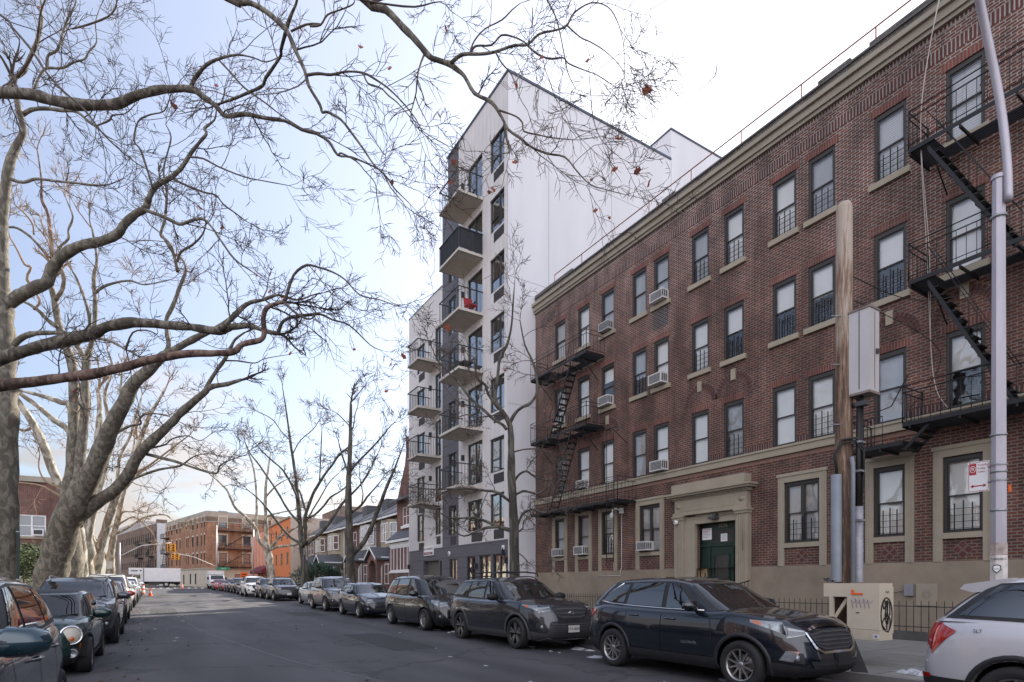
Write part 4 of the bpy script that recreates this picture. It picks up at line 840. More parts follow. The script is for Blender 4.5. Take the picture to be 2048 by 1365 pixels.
def gable_porch(P, yc, wd, x0, x1, zb, ze, zp, bm, arch=True):
    """projecting brick porch with a gabled roof, arch opening and side arch"""
    b = MB(); q = wd/2; t = .3
    for s in (-1, 1): b.box(x0, x0+t, yc+s*q-(t if s > 0 else 0), yc+s*q+(0 if s > 0 else t), zb, ze, bm)
    b.box(x0, x0+t, yc-q+t, yc+q-t, zb, zb+.9, bm)
    # arched head of the front and of the side
    def archhead(org, ax, w_, thick):
        n = 8; r = w_/2; vs_ = []; zc = ze-.45-r*.35
        poly = [(0, ze), (0, zc)]+[(r-math.cos(math.pi*k/n)*r, zc+math.sin(math.pi*k/n)*r*.8) for k in range(n+1)]+[(w_, zc), (w_, ze)]
        for (p0, p1) in zip(poly[1:-1], poly[2:]):
            if abs(p1[0]-p0[0]) < 1e-6: continue
            b.prism([(p0[0], p0[1]), (p1[0], p1[1]), (p1[0], ze), (p0[0], ze)], ax, (0, 0, 1), org, thick, bm)
    archhead((x0, yc-q+t, 0), (0, 1, 0), wd-2*t, (t, 0, 0)); archhead((x0+t, yc-q, 0), (1, 0, 0), x1-x0-t, (0, t, 0))
    b.prism([(-q, ze+.001), (q, ze+.001), (0, zp-.12)], (0, 1, 0), (0, 0, 1), (x0+.02, yc, 0), (.25, 0, 0), bm)
    b.build('porch', P)
    r = MB()
    for s in (-1, 1):
        e = s*(q+.25); dz = (zp-ze)
        r.prism([(e, ze-.08), (e, ze+.04), (0, zp+.04), (0, zp-.08)], (0, 1, 0), (0, 0, 1), (x0-.2, yc, 0), (x1-x0+.2, 0, 0), M['slate'])
        r.prism([(e, ze-.14), (e, ze-.001), (0, zp-.001), (0, zp-.14)], (0, 1, 0), (0, 0, 1), (x0-.24, yc, .05), (.035, 0, 0), M['white'])
    r.build('porch_roof', P)
    sn = MB(); e = -(q+.2); sn.prism([(e, ze+.05), (e, ze+.075), (-q*.3, lerp(zp, ze, .3)+.075), (-q*.3, lerp(zp, ze, .3)+.05)], (0, 1, 0), (0, 0, 1), (x0+.3, yc, 0), (x1-x0-.5, 0, 0), M['snow']); sn.build('roof_snow', P)
def row_house(y0, y1, label, bm, kind, gzv, xf=16.4):
    P = thing('row_house', label, 'house', (xf, (y0+y1)/2, gzv), 'attached row houses beyond the white building'); F = ((xf, 0), (0, -1), (-1, 0)); z = gzv
    b = MB(); up = M['trim'] if kind == 3 else bm
    wall(b, F, -y1, -y0, z-.2, z+3.7, [], .1, bm); wall(b, F, -y1, -y0, z+3.7, z+6.8, [], .1, up); box_shell(b, F, -y1, -y0, z-.2, z+6.8, 9, bm); b.build('wall', P)
    r = MB(); zr = z+9.3
    r.prism([(-.45, z+6.65), (-.45, z+6.85), (3.8, zr+.1), (3.8, zr-.1)], (1, 0, 0), (0, 0, 1), (xf, y0, 0), (0, y1-y0, 0), M['slate'])
    r.prism([(3.8, zr-.1), (3.8, zr+.1), (9, z+7.2), (9, z+7)], (1, 0, 0), (0, 0, 1), (xf, y0, 0), (0, y1-y0, 0), M['slate']); r.build('roof', P)
    gt = MB(); gt.box(xf-.56, xf-.44, y0, y1, z+6.58, z+6.72, M['white']); gt.box(xf-.1, xf-.02, y0+.06, y0+.16, z+.2, z+6.6, M['white']); gt.build('gutter', P)
    yc = (y0+y1)/2
    if kind != 2:   # bay of white windows upstairs
        by = yc+.4; bb = MB(); bb.prism([(-1.5, 0), (-.9, -.7), (.9, -.7), (1.5, 0)], (0, 1, 0), (1, 0, 0), (xf, by, z+4.15), (0, 0, 2.2), M['siding'] if kind == 1 else M['trim']); bb.build('bay', P)
        FBy = ((xf-.7, 0), (0, -1), (-1, 0))
        for k in range(3): simple_window(FBy, -by-.85+k*.58, -by-.85+k*.58+.52, z+4.6, z+6.1, P, M['white'], n=.01)
        d = .848; FS_ = ((xf-.7, by-.9), (.652, -.758), (-.758, -.652)); simple_window(FS_, .12, .80, z+4.6, z+6.1, P, M['white'], n=.01)
    else:
        for k in (0, 1): simple_window(F, -yc-1.5+k*1.6, -yc-.5+k*1.6, z+4.5, z+6.1, P, M['white'], sill=M['trim'])
    simple_window(F, -y1+.4, -y1+2.2, z+1.2, z+2.9, P, M['white'], mull=1)
    dr_ = MB(); dr_.obox(F, -y0-1.7, -y0-.8, z+.9, z+3.0, -.02, .05, M['white']); dr_.build('door', P)
    if kind in (0, 1, 3): gable_porch(P, y0+1.5, 2.3, xf-2.3, xf-.05, z+.3, z+3.1, z+4.0, bm)
    st_ = MB()
    for k in range(4): st_.box(xf-3.4+k*.28, xf-2.35, y0+.7, y0+2.3, z+.05+.17*k+.001, z+.05+.17*(k+1), M['concrete'])
    st_.build('steps', P)
    dm_ = MB(); dm_.box(xf+1.1, xf+3.3, yc-.7, yc+.7, z+7.2, z+8.75, M['slate']); dm_.build('dormer', P)
    fn = MB(); fn.box(xf-4.4, xf-4.25, y0+.1, y1-.2, z+.1, z+.9, bm); fn.box(xf-4.45, xf-4.2, y0+.1, y0+.5, z+.9, z+1.15, M['concrete']); fn.build('garden_wall', P)
    return P
# first house: brick with a wide white window, a pent roof and a stepped gable
y0, y1 = 36.95, 41.6; gv = gz(39)
P1 = thing('row_house', 'red brick house with a wide white ground floor window next to the white building', 'house', (14.9, 39, gv), 'attached row houses beyond the white building'); F1 = ((14.9, 0), (0, -1), (-1, 0))
b = MB(); wall(b, F1, -y1, -y0, gv, 4.7, [], .1, M['brick_row']); box_shell(b, F1, -y1, -y0, gv, 4.7, 2, M['brick_row'])
F1b = ((15.5, 0), (0, -1), (-1, 0)); wall(b, F1b, -y1, -y0, 4.7, 7.9, [], .1, M['brick_row']); box_shell(b, F1b, -y1, -y0, 4.7, 7.9, 9, M['brick_row'])
b.prism([(y0+.2, 7.9), (y1-.1, 7.9), (y1-1.6, 10.2), (y1-1.9, 11.3), (y0+1.9, 11.3), (y0+1.6, 10.2)], (0, 1, 0), (0, 0, 1), (15.5, 0, 0), (.5, 0, 0), M['brick_row']); b.build('wall', P1)
b = MB(); b.box(15.45, 16.1, y0+1.9, y1-1.9, 11.31, 12.1, M['brick_row2']); b.build('chimney', P1)
b = MB(); b.prism([(-.25, 4.62), (-.25, 4.74), (.62, 5.45), (.62, 5.3)], (1, 0, 0), (0, 0, 1), (14.9, y0-.02, 0), (0, y1-y0, 0), M['slate']); b.box(14.58, 14.70, y0, y1, 4.50, 4.66, M['white']); b.box(14.66, 14.74, y0+.08, y0+.16, .3, 4.5, M['white'])
b.prism([(-.6, 7.5), (-.6, 7.62), (.0, 7.95), (.0, 7.8)], (1, 0, 0), (0, 0, 1), (15.5, y0, 0), (0, y1-y0, 0), M['slate'])
b.prism([(0.5, 8.0), (0.5, 8.2), (4, 11.2), (4, 11.0)], (1, 0, 0), (0, 0, 1), (15.5, y0, 0), (0, y1-y0, 0), M['slate']); b.build('roof', P1)
simple_window(F1, -y1+.35, -y0-.35, 2.45, 4.15, P1, M['white'], mull=5, rail=False, gm=M['blind_grey'])
b = MB(); b.obox(F1, -y1+.2, -y0-.2, 4.16, 4.48, 0, .06, M['white']); b.obox(F1, -y1+.2, -y0-.2, 2.30, 2.44, 0, .08, M['white']); b.obox(F1, -y1+.1, -y0-.1, gv, 2.28, 0, .04, M['brick']); b.build('window_trim', P1)
simple_window(F1b, -y1+1.3, -y0-1.2, 5.75, 7.1, P1, M['white'], mull=2, gm=M['glass_far'])
b = MB(); b.obox(F1b, -y1+1.1, -y0-1, 5.55, 5.74, 0, .12, M['white']); b.build('sill', P1)
row_house(41.7, 47.3, 'brick row house with a deep gabled porch and snow on its porch roof', M['brick_row'], 0, gz(44))
row_house(47.4, 53.0, 'row house with white siding upstairs, half hidden by the forked bare tree', M['brick_row2'], 1, gz(50))
row_house(53.1, 58.7, 'row house with two plain upstairs windows between two bay fronted houses', M['brick_row'], 2, gz(56))
row_house(58.8, 64.4, 'row house with white bay behind the dark evergreen bush', M['brick_row2'], 3, gz(61))
row_house(64.5, 70.1, 'row house with a snowy porch roof near the tan wall', M['brick_row'], 0, gz(67))
row_house(70.2, 76.8, 'last brick row house, against the blank tan wall', M['brick_row2'], 2, gz(73))
# tan sided building with an orange front
def block(name, label, F, s0, s1, z0, z1, back, fm, sm, rows, cols, ww, wh, wz0, dz, fmt, sill=None, lint=None, cat='building', side=True, gm=None, arch=False):
    O, S, Nn = F; c = (O[0]+S[0]*(s0+s1)/2, O[1]+S[1]*(s0+s1)/2, z0)
    P = thing(name, label, cat, c); b = MB(); hs = []
    for r in range(rows):
        for k in range(cols):
            s = lerp(s0, s1, (k+.5)/cols); hs.append((s-ww/2, s+ww/2, wz0+r*dz, wz0+r*dz+wh))
    wall(b, F, s0, s1, z0, z1, hs, .12, fm); box_shell(b, F, s0, s1, z0, z1, back, sm); b.build('wall', P)
    for h in hs:
        simple_window(F, h[0], h[1], h[2], h[3], P, fmt, n=-.06, sill=sill, gm=gm)
        if lint: l = MB(); l.obox(F, h[0]-.08, h[1]+.08, h[3]+.002, h[3]+.22, 0, .04, lint); l.build('lintel', P)
    return P
M['tan_wall'] = mat('tan_painted_wall', (.52, .43, .36), .85, var=.08, nscale=.5); M['orange_wall'] = mat('orange_stucco', (.66, .21, .075), .85, var=.08, nscale=.7); M['pink_wall'] = mat('salmon_stucco', (.66, .34, .24), .85, var=.1, nscale=.7)
g0 = gz(84)
P = block('orange_building', 'orange fronted three storey building with a blank tan side wall', ((14.6, 0), (0, -1), (-1, 0)), -93.5, -77.0, g0-.3, 10.0, 22, M['orange_wall'], M['tan_wall'], 2, 4, 1.3, 1.7, g0+3.3, 3.3, M['trim'], side=True)
FT = ((14.6, 77.0), (1, 0), (0, -1)); 
for (a, z) in ((2.4, 5.6), (2.6, 2.4)): simple_window(FT, a, a+1.2, z, z+1.7, P, M['grey_plastic'], n=.02)
b = MB(); b.box(14.4, 14.6, 77.0, 93.4, 9.9, 10.12, M['trim']); b.build('cornice', P)
P = block('salmon_building', 'salmon pink building with pilasters and a maroon shop awning', ((14.4, 0), (0, -1), (-1, 0)), -108, -93.6, g0-.3, 9.6, 18, M['pink_wall'], M['pink_wall'], 2, 4, 1.1, 1.6, g0+3.4, 3.1, M['trim'])
for k in range(5): b = MB(); y = 94+k*3.4; b.box(14.15, 14.38, y, y+.5, g0, 9.5, M['pink_wall']); b.build('pilaster', P)
b = MB(); MA = mat('maroon_awning', (.13, .012, .025), .7, var=.1); b.prism([(0, 0), (-1.3, -.9), (-1.3, -1.3), (0, -1.3)], (1, 0, 0), (0, 0, 1), (14.38, 90.2, 4.4), (0, 12, 0), MA); b.build('awning', P)
# a large grey-brown block behind the orange one
P = block('grey_brown_block', 'tall grey brown block rising behind the orange building', ((25, 0), (0, -1), (-1, 0)), -104, -90, 0, 13.6, 16, M['brick_row2'], mat('grey_brown_wall', (.19, .15, .13), .85, var=.15), 4, 6, 1.1, 1.6, 2.5, 3.2, M['trim'])
P = block('pale_block', 'pale rooftop storey of a block far behind the row houses', ((30, 0), (0, -1), (-1, 0)), -72, -56, 0, 14.6, 12, mat('pale_wall', (.42, .38, .33), .85, var=.1), mat('pale_wall'), 4, 5, 1.2, 1.5, 2.5, 3.1, M['win_dark'])
# ---------------------------------------------------------------- buildings across the junction, on the bend
dS, dN = (.203, -.979), (-.979, -.203); C0 = (7.5, 111.7+11.5)
C0 = (7.8, 116.5); gj = gz(118)
M['brick_far'] = brick('orange_brick', (.42, .18, .085), (.32, .13, .065), (.36, .25, .18)); M['brick_far2'] = brick('brown_brick_far', (.20, .115, .08), (.15, .09, .065), (.28, .22, .18))
M['ground_stone'] = mat('limestone_base', (.50, .44, .35), .85, var=.12, nscale=.8); M['parapet_far'] = mat('cement_parapet', (.36, .32, .26), .85, var=.18, nscale=.6)
PC = thing('corner_building', 'four storey orange brick corner block with stone base and fire escape, across the junction', 'building', (C0[0], C0[1], gj))
H0, HB = 14.6, 4.3
FL = (C0, (.203, -.979), (-.979, -.203))      # face along the bending street; s from -30 (far) to 0
FR = (C0, (.979, .203), (.203, -.979))        # face towards us
def pnt(F, s, n, z): return (F[0][0]+F[1][0]*s+F[2][0]*n, F[0][1]+F[1][1]*s+F[2][1]*n, z)
hl = []; rowsz = (HB+.9, HB+4.15, HB+7.4)
for z in rowsz:
    for s, w_ in ((-28.9, .8), (-26.6, .8), (-24.2, 1.0), (-20.4, 1.0), (-17.7, .6), (-12.9, .45), (-11.6, .45), (-8.9, 1.0), (-6.1, 1.0), (-3.2, .55), (-1.4, .6)): hl.append((s, s+w_, z, z+1.9))
hg = [(-26, -25.2, HB-2.9, HB-1.0), (-23.6, -22.8, HB-2.9, HB-1.0), (-20.4, -18.6, gj, HB-.9), (-15.2, -14.2, HB-2.9, HB-1), (-10.6, -9.5, HB-2.9, HB-.9), (-7.2, -6.1, HB-2.9, HB-.9)]
hr_ = [(s, s+1.3, z, z+1.9) for z in rowsz for s in (2.1, 6.3, 11.6, 15.8)]
hrg = [(4.8, 6.4, gj+.5, HB-1), (10, 11.4, gj+.5, HB-1)]
b = MB()
wall(b, FL, -29, 0, HB, H0-1.9, hl, .15, M['brick_far']); wall(b, FR, 0, 24, HB, H0-1.9, hr_, .15, M['brick_far'])
b.build('wall', PC); b = MB()
wall(b, FL, -29, 0, gj-.5, HB, hg, .15, M['ground_stone']); wall(b, FR, 0, 24, gj-.5, HB, hrg, .15, M['ground_stone']); b.build('stone_base', PC)
b = MB(); PF = M['parapet_far']; wall(b, FL, -29, 0, H0-1.9, H0, [], .1, PF); wall(b, FR, 0, 24, H0-1.9, H0, [], .1, PF); b.quad(pnt(FL, -29, 0, H0), pnt(FL, 0, 0, H0), pnt(FR, 24, 0, H0), pnt(FR, 24, -20, H0), PF)
b.obox(FL, -29, 0, H0-2.0, H0-1.85, 0, .08, PF); b.obox(FR, .1, 24, H0-2.0, H0-1.85, 0, .08, PF); b.obox(FL, -29, 0, HB-.15, HB+.1, 0, .1, PF); b.obox(FR, .1, 24, HB-.15, HB+.1, 0, .1, PF)
b.build('parapet', PC)
b = MB(); b.quad(pnt(FL, -29, 0, gj-.5), pnt(FL, -29, 0, H0), pnt(FL, -29, -16, H0), pnt(FL, -29, -16, gj-.5), M['brick_far2']); b.build('side_wall', PC)
for h in hl+hg: simple_window(FL, h[0], h[1], h[2], h[3], PC, M['dark_frame'], n=-.08)
for h in hr_+hrg: simple_window(FR, h[0], h[1], h[2], h[3], PC, M['dark_frame'], n=-.08)
for h in hl:
    l = MB(); l.obox(FL, h[0]-.1, h[1]+.1, h[3], h[3]+.3, 0, .03, M['ground_stone']); l.build('lintel', PC)
for h in hr_:
    l = MB(); l.obox(FR, h[0]-.2, h[1]+.2, h[3], h[3]+.35, 0, .04, M['ground_stone']); l.obox(FR, h[0]-.2, h[0]-.01, h[2], h[3], 0, .04, M['ground_stone']); l.obox(FR, h[1]+.01, h[1]+.2, h[2], h[3], 0, .04, M['ground_stone']); l.build('surround', PC)
def far_escape(F, s0, s1, zs_, P):
    f = MB(); 
    for i, z in enumerate(zs_):
        f.obox(F, s0, s1, z, z+.10, .0, 1.0, DMt); f.obox(F, s0, s1, z+.95, z+1.0, .96, 1.0, DMt)
        n = int((s1-s0)/.3)
        for k in range(n+1): s = lerp(s0, s1-.03, k/n); f.obox(F, s, s+.035, z+.1, z+.95, .97, 1.0, DMt)
        for s in (s0, s1-.04): 
            f.obox(F, s, s+.04, z+.95, z+1, 0, .96, DMt)
        if i+1 < len(zs_):
            a, b_ = s0+.8, s1-.8; n = 10
            for k in range(n): t = k/n; f.obox(F, lerp(a, b_, t), lerp(a, b_, t)+.35, lerp(z, zs_[i+1], t)+.1, lerp(z, zs_[i+1], t)+.18, .4, .9, DMt)
            A, B = pnt(F, a, .9, z+.1), pnt(F, b_, .9, zs_[i+1]); f.tube([A, B], .05, DMt, 4)
    f.build('fire_escape', P)
far_escape(FR, 1.6, 8.2, [HB+.25, HB+3.5, HB+6.75], PC); far_escape(FL, -29, -25.4, [HB+.25, HB+3.5, HB+6.75], PC)
# brown block further round the bend with a white side wall
PB = thing('brown_brick_block', 'long brown brick block with many small windows and a whitewashed end wall', 'building', pnt(FL, -60, 0, gj)); 
b = MB(); hh = [(s, s+1.0, z, z+1.8) for z in (HB+.9, HB+4.1, HB+7.3) for s in [-38.5-k*2.35 for k in range(22)]]
wall(b, FL, -92, -36.5, gj-.5, 15.2, hh, .15, M['brick_far2']); b.build('wall', PB)
for h in hh[:]: 
    if h[0] > -80: simple_window(FL, h[0], h[1], h[2], h[3], PB, M['dark_frame'], n=-.08)
b = MB(); b.quad(pnt(FL, -36.5, 0, gj-.5), pnt(FL, -36.5, -20, gj-.5), pnt(FL, -36.5, -20, 14.5), pnt(FL, -36.5, 0, 15.2), mat('whitewash', (.62, .62, .62), .85, var=.15)); b.build('end_wall', PB)
b = MB(); b.obox(FL, -37.5, -36.5, 15.2, 16.0, -2, 0, M['brick_far2']); b.obox(FL, -92, -55, 15.2, 17.2, -8, -.5, mat('pale_parapet', (.45, .44, .43), .8)); b.build('roof_storey', PB)
far_escape(FL, -43, -39, [HB+.25, HB+3.4, HB+6.6], PB); far_escape(FL, -55, -50, [HB+.25, HB+3.4, HB+6.6], PB)
b = MB(); b.obox(FL, -35.8, -33.4, gj+.2, 5.6, -1.5, -1.2, mat('blue_tarp', (.05, .22, .34), .6, var=.4, nscale=2)); b.obox(FL, -33.3, -31.5, gj+.2, 4.9, -1.5, -1.2, M['white_dirty']); b.build('yard_hoarding', PB)
# brick house on the left beyond the street trees
GL = 54.0
PL = thing('brick_house', 'red brick building with white double window, behind the leaning plane tree on the left', 'house', (-9, GL, gz(GL))); FLh = ((0, GL), (1, 0), (0, -1)); gL = gz(GL)
b = MB(); wall(b, FLh, -34, -5.9, 4.301, 8.9, [(-8.4, -6.8, 4.95, 6.5), (-14.6, -13.0, 4.95, 6.5)], .15, M['brick_row']); box_shell(b, FLh, -34, -5.9, 4.301, 8.9, 16, M['brick_row']); b.build('wall', PL)
b = MB(); b.box(-34.1, -5.8, GL-.06, GL+16, gL-.4, 4.3, M['ground_stone']); b.build('stone_base', PL)
for a in (-8.4, -14.6):
    w_ = simple_window(FLh, a, a+1.6, 4.95, 6.5, PL, M['white'], mull=1, n=-.02)
    l = MB(); l.obox(FLh, a-.1, a+1.7, 4.78, 4.94, 0, .1, M['trim']); l.build('sill', w_)
t = thing('air_conditioner', 'white air conditioner in the white double window of the left brick building', 'air conditioner', (-7.2, GL, 5.0), ); b = MB(); b.box(-7.52, -6.9, GL-.3, GL-.05, 5.02, 5.5, M['white']); b.build('casing', t); b = MB(); b.box(-7.46, -6.96, GL-.31, GL-.302, 5.1, 5.42, M['grey_plastic']); b.build('grille', t)
b = MB(); b.box(-34.2, -5.7, GL-.2, GL+16.2, 8.91, 9.3, M['parapet_far']); b.build('parapet', PL)
# left side: more buildings along the street (seen between trunks and in reflections)
for (yb, yt, h, mm, lab) in ((-24, -4, 6.5, 'brick_row', 'brick block beside and behind the viewer on the left pavement'), (-3.5, 22, 6.5, 'brick_row2', 'brown brick block left of the near plane trees'), (75, 104, 10.5, 'brick_far2', 'brown block behind the far left plane trees')):
    Pq = block('brick_block', lab, ((-14.5, 0), (0, 1), (1, 0)), yb, yt, -.3, h, 10, M[mm], M[mm], 2 if h < 8 else 3, 8, 1.1, 1.6, 1.6, 3.0, M['white'])
b = MB(); Y0 = 27; b.box(-7.4, -7.1, 24, 50, .1, 1.0, M['brick_row']); b.box(-7.45, -7.05, 24, 50, 1.001, 1.12, M['white']); y = 24.
while y < 50: b.box(-7.5, -7.0, y, y+.5, .1, 1.45, M['brick_row']); b.box(-7.53, -6.97, y-.03, y+.53, 1.451, 1.56, M['white']); y += 3
tag(b.build('garden_wall'), 'low red brick garden wall with white coping on the left pavement', 'wall')
# ---------------------------------------------------------------- cars
# local frame while building: front bumper at y=0, tail at y=L, x sideways, z up. All cars here point towards -Y.
def sgnpow(v, p): return math.copysign(abs(v)**p, v)
class CarShape:
    def __init__(s, q):
        s.q = q; s.L, s.W, s.H = q['L'], q['W']/2, q['H']; s.ym = s.L*.5
        s.ng, s.nl = q.get('ng', 7), q.get('nl', 4.6); s.nr = q.get('nr', 5.5)
        s.zs = q['zs']                       # shoulder height along y
        s.nose = q['nose']; s.tail = q['tail']   # (v, inset)
        s.wv = q.get('wv', [(0, .90), (.06, .95), (.25, .985), (.5, 1.0), (.72, .995), (.88, .975), (.95, .955), (1.0, .915)])
        s.gw = q.get('gw', [(0, .90), (.5, .83), (.85, .755), (.94, .72), (1.0, .64)])
        s.gf, s.gr = q['gf'], q['gr']        # greenhouse front / rear: (v, y)
        s.zr = q['zr']; s.gc = q.get('gc', .20)
        s.arch = q.get('arch_r', q['R']+.065)
    def zarch(s, y):
        z = s.gc
        for yw in (s.q['yf'], s.q['yr']):
            d = abs(y-yw)
            if d < s.arch: z = max(z, s.q['R']+math.sqrt(s.arch**2-d*d)*.98)
        return z
    def low(s, c, v):
        """c in [-1,1]: c<0 front half .. c>0 rear half as angle from the nose (0) to the tail (pi)"""
        W = s.W*interps(s.wv, v); ph = c
        if ph <= math.pi/2:
            n = s.nl; yF = interps(s.nose, v); e = math.cos(ph)**(2/n) if math.cos(ph) > 1e-9 else 0; x = W*max(0, math.sin(ph))**(2/n); y = s.ym-(s.ym-yF)*e
        else:
            n = s.nr; yR = s.L-interps(s.tail, v); k = -math.cos(ph); e = k**(2/n) if k > 1e-9 else 0; x = W*max(0, math.sin(ph))**(2/n); y = s.ym+(yR-s.ym)*e
        zt = interps(s.zs, y); z = s.gc+(zt-s.gc)*v
        return x, y, z
    def ph_of_y(s, y):
        if y <= s.ym: e = (s.ym-y)/(s.ym-s.nose_mid()); return math.acos(min(1, max(0, e))**(s.nl/2))
        e = (y-s.ym)/(s.L-s.ym-.03); return math.pi-math.acos(min(1, max(0, e))**(s.nr/2))
    def nose_mid(s): return .02
    def ph_of_x(s, f): return math.asin(min(1, f)**(s.nl/2))
    def ph_of_xr(s, f): return math.pi-math.asin(min(1, f)**(s.nr/2))
    def v_of_z(s, y, z): return (z-s.gc)/(interps(s.zs, y)-s.gc)
    def gh(s, c, v):
        W = s.W*interps(s.gw, v); ph = c; n = s.ng
        yF, yR = interps(s.gf, v), interps(s.gr, v); ym = (s.gf[-1][1]+s.gr[-1][1])/2
        cs = math.cos(ph); x = W*max(0, math.sin(ph))**(2/n)
        y = ym-(ym-yF)*cs**(2/n) if cs > 1e-9 else ym+(yR-ym)*(max(0, -cs))**(2/n)
        if cs > 0: y += .10*(x/W)**2*cs if W else 0
        # height between the shoulder and the roof, looked up at the ring's own ends
        yF1, yR1 = s.gf[-1][1], s.gr[-1][1]; y1 = ym-(ym-yF1)*cs**(2/n) if cs > 1e-9 else ym+(yR1-ym)*(max(0, -cs))**(2/n)
        yF0, yR0 = s.gf[0][1], s.gr[0][1]; y0 = ym-(ym-yF0)*cs**(2/n) if cs > 1e-9 else ym+(yR0-ym)*(max(0, -cs))**(2/n)
        z0 = interps(s.zs, y0)-.015; z1 = interps(s.zr, y1)
        return x, y, z0+(z1-z0)*v
    def gph_of_y(s, y, v):
        yF, yR = interps(s.gf, v), interps(s.gr, v); ym = (s.gf[-1][1]+s.gr[-1][1])/2; n = s.ng
        if y <= ym: e = (ym-y)/(ym-yF); return math.acos(min(1, max(0, e))**(n/2))
        e = (y-ym)/(yR-ym); return math.pi-math.acos(min(1, max(0, e))**(n/2))
def patch(mb, fn, A, B, m, off=.006, n=12, k=5, sides=(1, -1), rows=None):
    """A, B: matching polylines of surface parameters (a, v); fills between them and lifts the sheet off the surface"""
    def res(P, n):
        d = [0]
        for p, q in zip(P, P[1:]): d.append(d[-1]+1)
        out = []
        for i in range(n+1):
            t = i/n*d[-1]; j = min(int(t), len(P)-2); f = t-j; out.append((lerp(P[j][0], P[j+1][0], f), lerp(P[j][1], P[j+1][1], f)))
        return out
    n = max(n, len(A)-1); n = -(-n//(len(A)-1))*(len(A)-1) if len(A) > 1 else n
    nb = n if len(B) == 1 or n % (len(B)-1) == 0 else n
    a, b = res(A, n), res(B, n); rows_ = []
    for j in range(k+1):
        r = []
        for i in range(n+1):
            u = lerp(a[i][0], b[i][0], j/k); v = lerp(a[i][1], b[i][1], j/k)
            p = Vector(fn(u, v)); e = 1e-3
            du = Vector(fn(u+e, v))-Vector(fn(u-e, v)); dv = Vector(fn(u, min(1, v+e)))-Vector(fn(u, max(0, v-e)))
            nn = du.cross(dv)
            if nn.length < 1e-12: nn = Vector((1, 0, 0))
            nn.normalize()
            if nn.x*1.0 < -1e-3 or (abs(nn.x) <= 1e-3 and nn.y*(p.y-1.5) < 0): nn = -nn
            r.append(p+nn*off)
        rows_.append(r)
    for sd_ in sides:
        mb.grid([[(p.x*sd_, p.y, p.z) for p in r] for r in rows_], m, True)
def build_body(S, P, pm, under):
    mb = MB(); q = S.q; half = []
    phs = [S.ph_of_x(f) for f in (0, .12, .25, .38, .5, .6, .7, .78, .85)]
    ys = []; y = .16
    while y < S.L-.10:
        ys.append(y); near = min(abs(y-q['yf']), abs(y-q['yr'])); y += .045 if near < S.arch+.08 else .14
    phs += [S.ph_of_y(y) for y in ys]; phs += [S.ph_of_xr(f) for f in (.85, .75, .62, .48, .32, .16, 0)]
    phs = sorted(set(round(p, 5) for p in phs)); 
    vs_ = [0, .03, .07, .13, .2, .3, .4, .5, .6, .7, .78, .85, .9, .94, .97, .99, 1.0]
    for sd_ in (1, -1):
        rows = []
        for v in vs_:
            r = []
            for c in phs:
                x, y, z = S.low(c, v)
                if .5 < c < 2.7: z = max(z, S.zarch(y)) if x > S.W*.55 else z
                r.append((x*sd_, y, z))
            rows.append(r)
        mb.grid(rows, pm, True, flip=sd_ < 0)
        # arch lip return (inner edge) so the wheel well has depth
    rows = []
    for c in phs:
        x, y, z = S.low(c, 1.0); rows.append([(x*t, y, z+q.get('crown', .05)*(1-abs(t)**2.4)*min(1, x/S.W*1.1)) for t in [-1+2*i/14 for i in range(15)]])
    mb.grid(rows, pm, True)
    # greenhouse shell and roof
    gph = sorted({0.0, math.pi} | {math.asin(f**(S.ng/2)) for f in (.2, .4, .6, .75, .88, .95)} | {math.pi-math.asin(f**(S.ng/2)) for f in (.2, .4, .6, .75, .88, .95)} | {i*math.pi/22 for i in range(3, 20)})
    for sd_ in (1, -1):
        rows = [[(lambda t: (t[0]*sd_, t[1], t[2]))(S.gh(c, v)) for c in gph] for v in (0, .12, .25, .4, .55, .7, .8, .87, .92, .96, .985, 1)]
        mb.grid(rows, pm, True, flip=sd_ < 0)
    rows = []
    for c in gph:
        x, y, z = S.gh(c, 1.0); rows.append([(x*t, y, z+.035*(1-t*t)*min(1, x/S.W*1.4)) for t in [-1+2*i/10 for i in range(11)]])
    mb.grid(rows, M['black_plastic'] if q.get('roof_black') else pm, True)
    b = mb.build('body', P)
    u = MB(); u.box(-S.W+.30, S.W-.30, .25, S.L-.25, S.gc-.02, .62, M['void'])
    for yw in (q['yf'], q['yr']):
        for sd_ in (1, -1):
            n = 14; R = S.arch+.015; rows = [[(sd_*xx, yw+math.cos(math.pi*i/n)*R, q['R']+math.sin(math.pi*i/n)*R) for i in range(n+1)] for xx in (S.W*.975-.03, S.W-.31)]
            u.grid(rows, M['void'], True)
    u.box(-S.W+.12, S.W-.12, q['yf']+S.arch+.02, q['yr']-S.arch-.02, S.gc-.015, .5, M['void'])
    u.build('underbody', b); return b
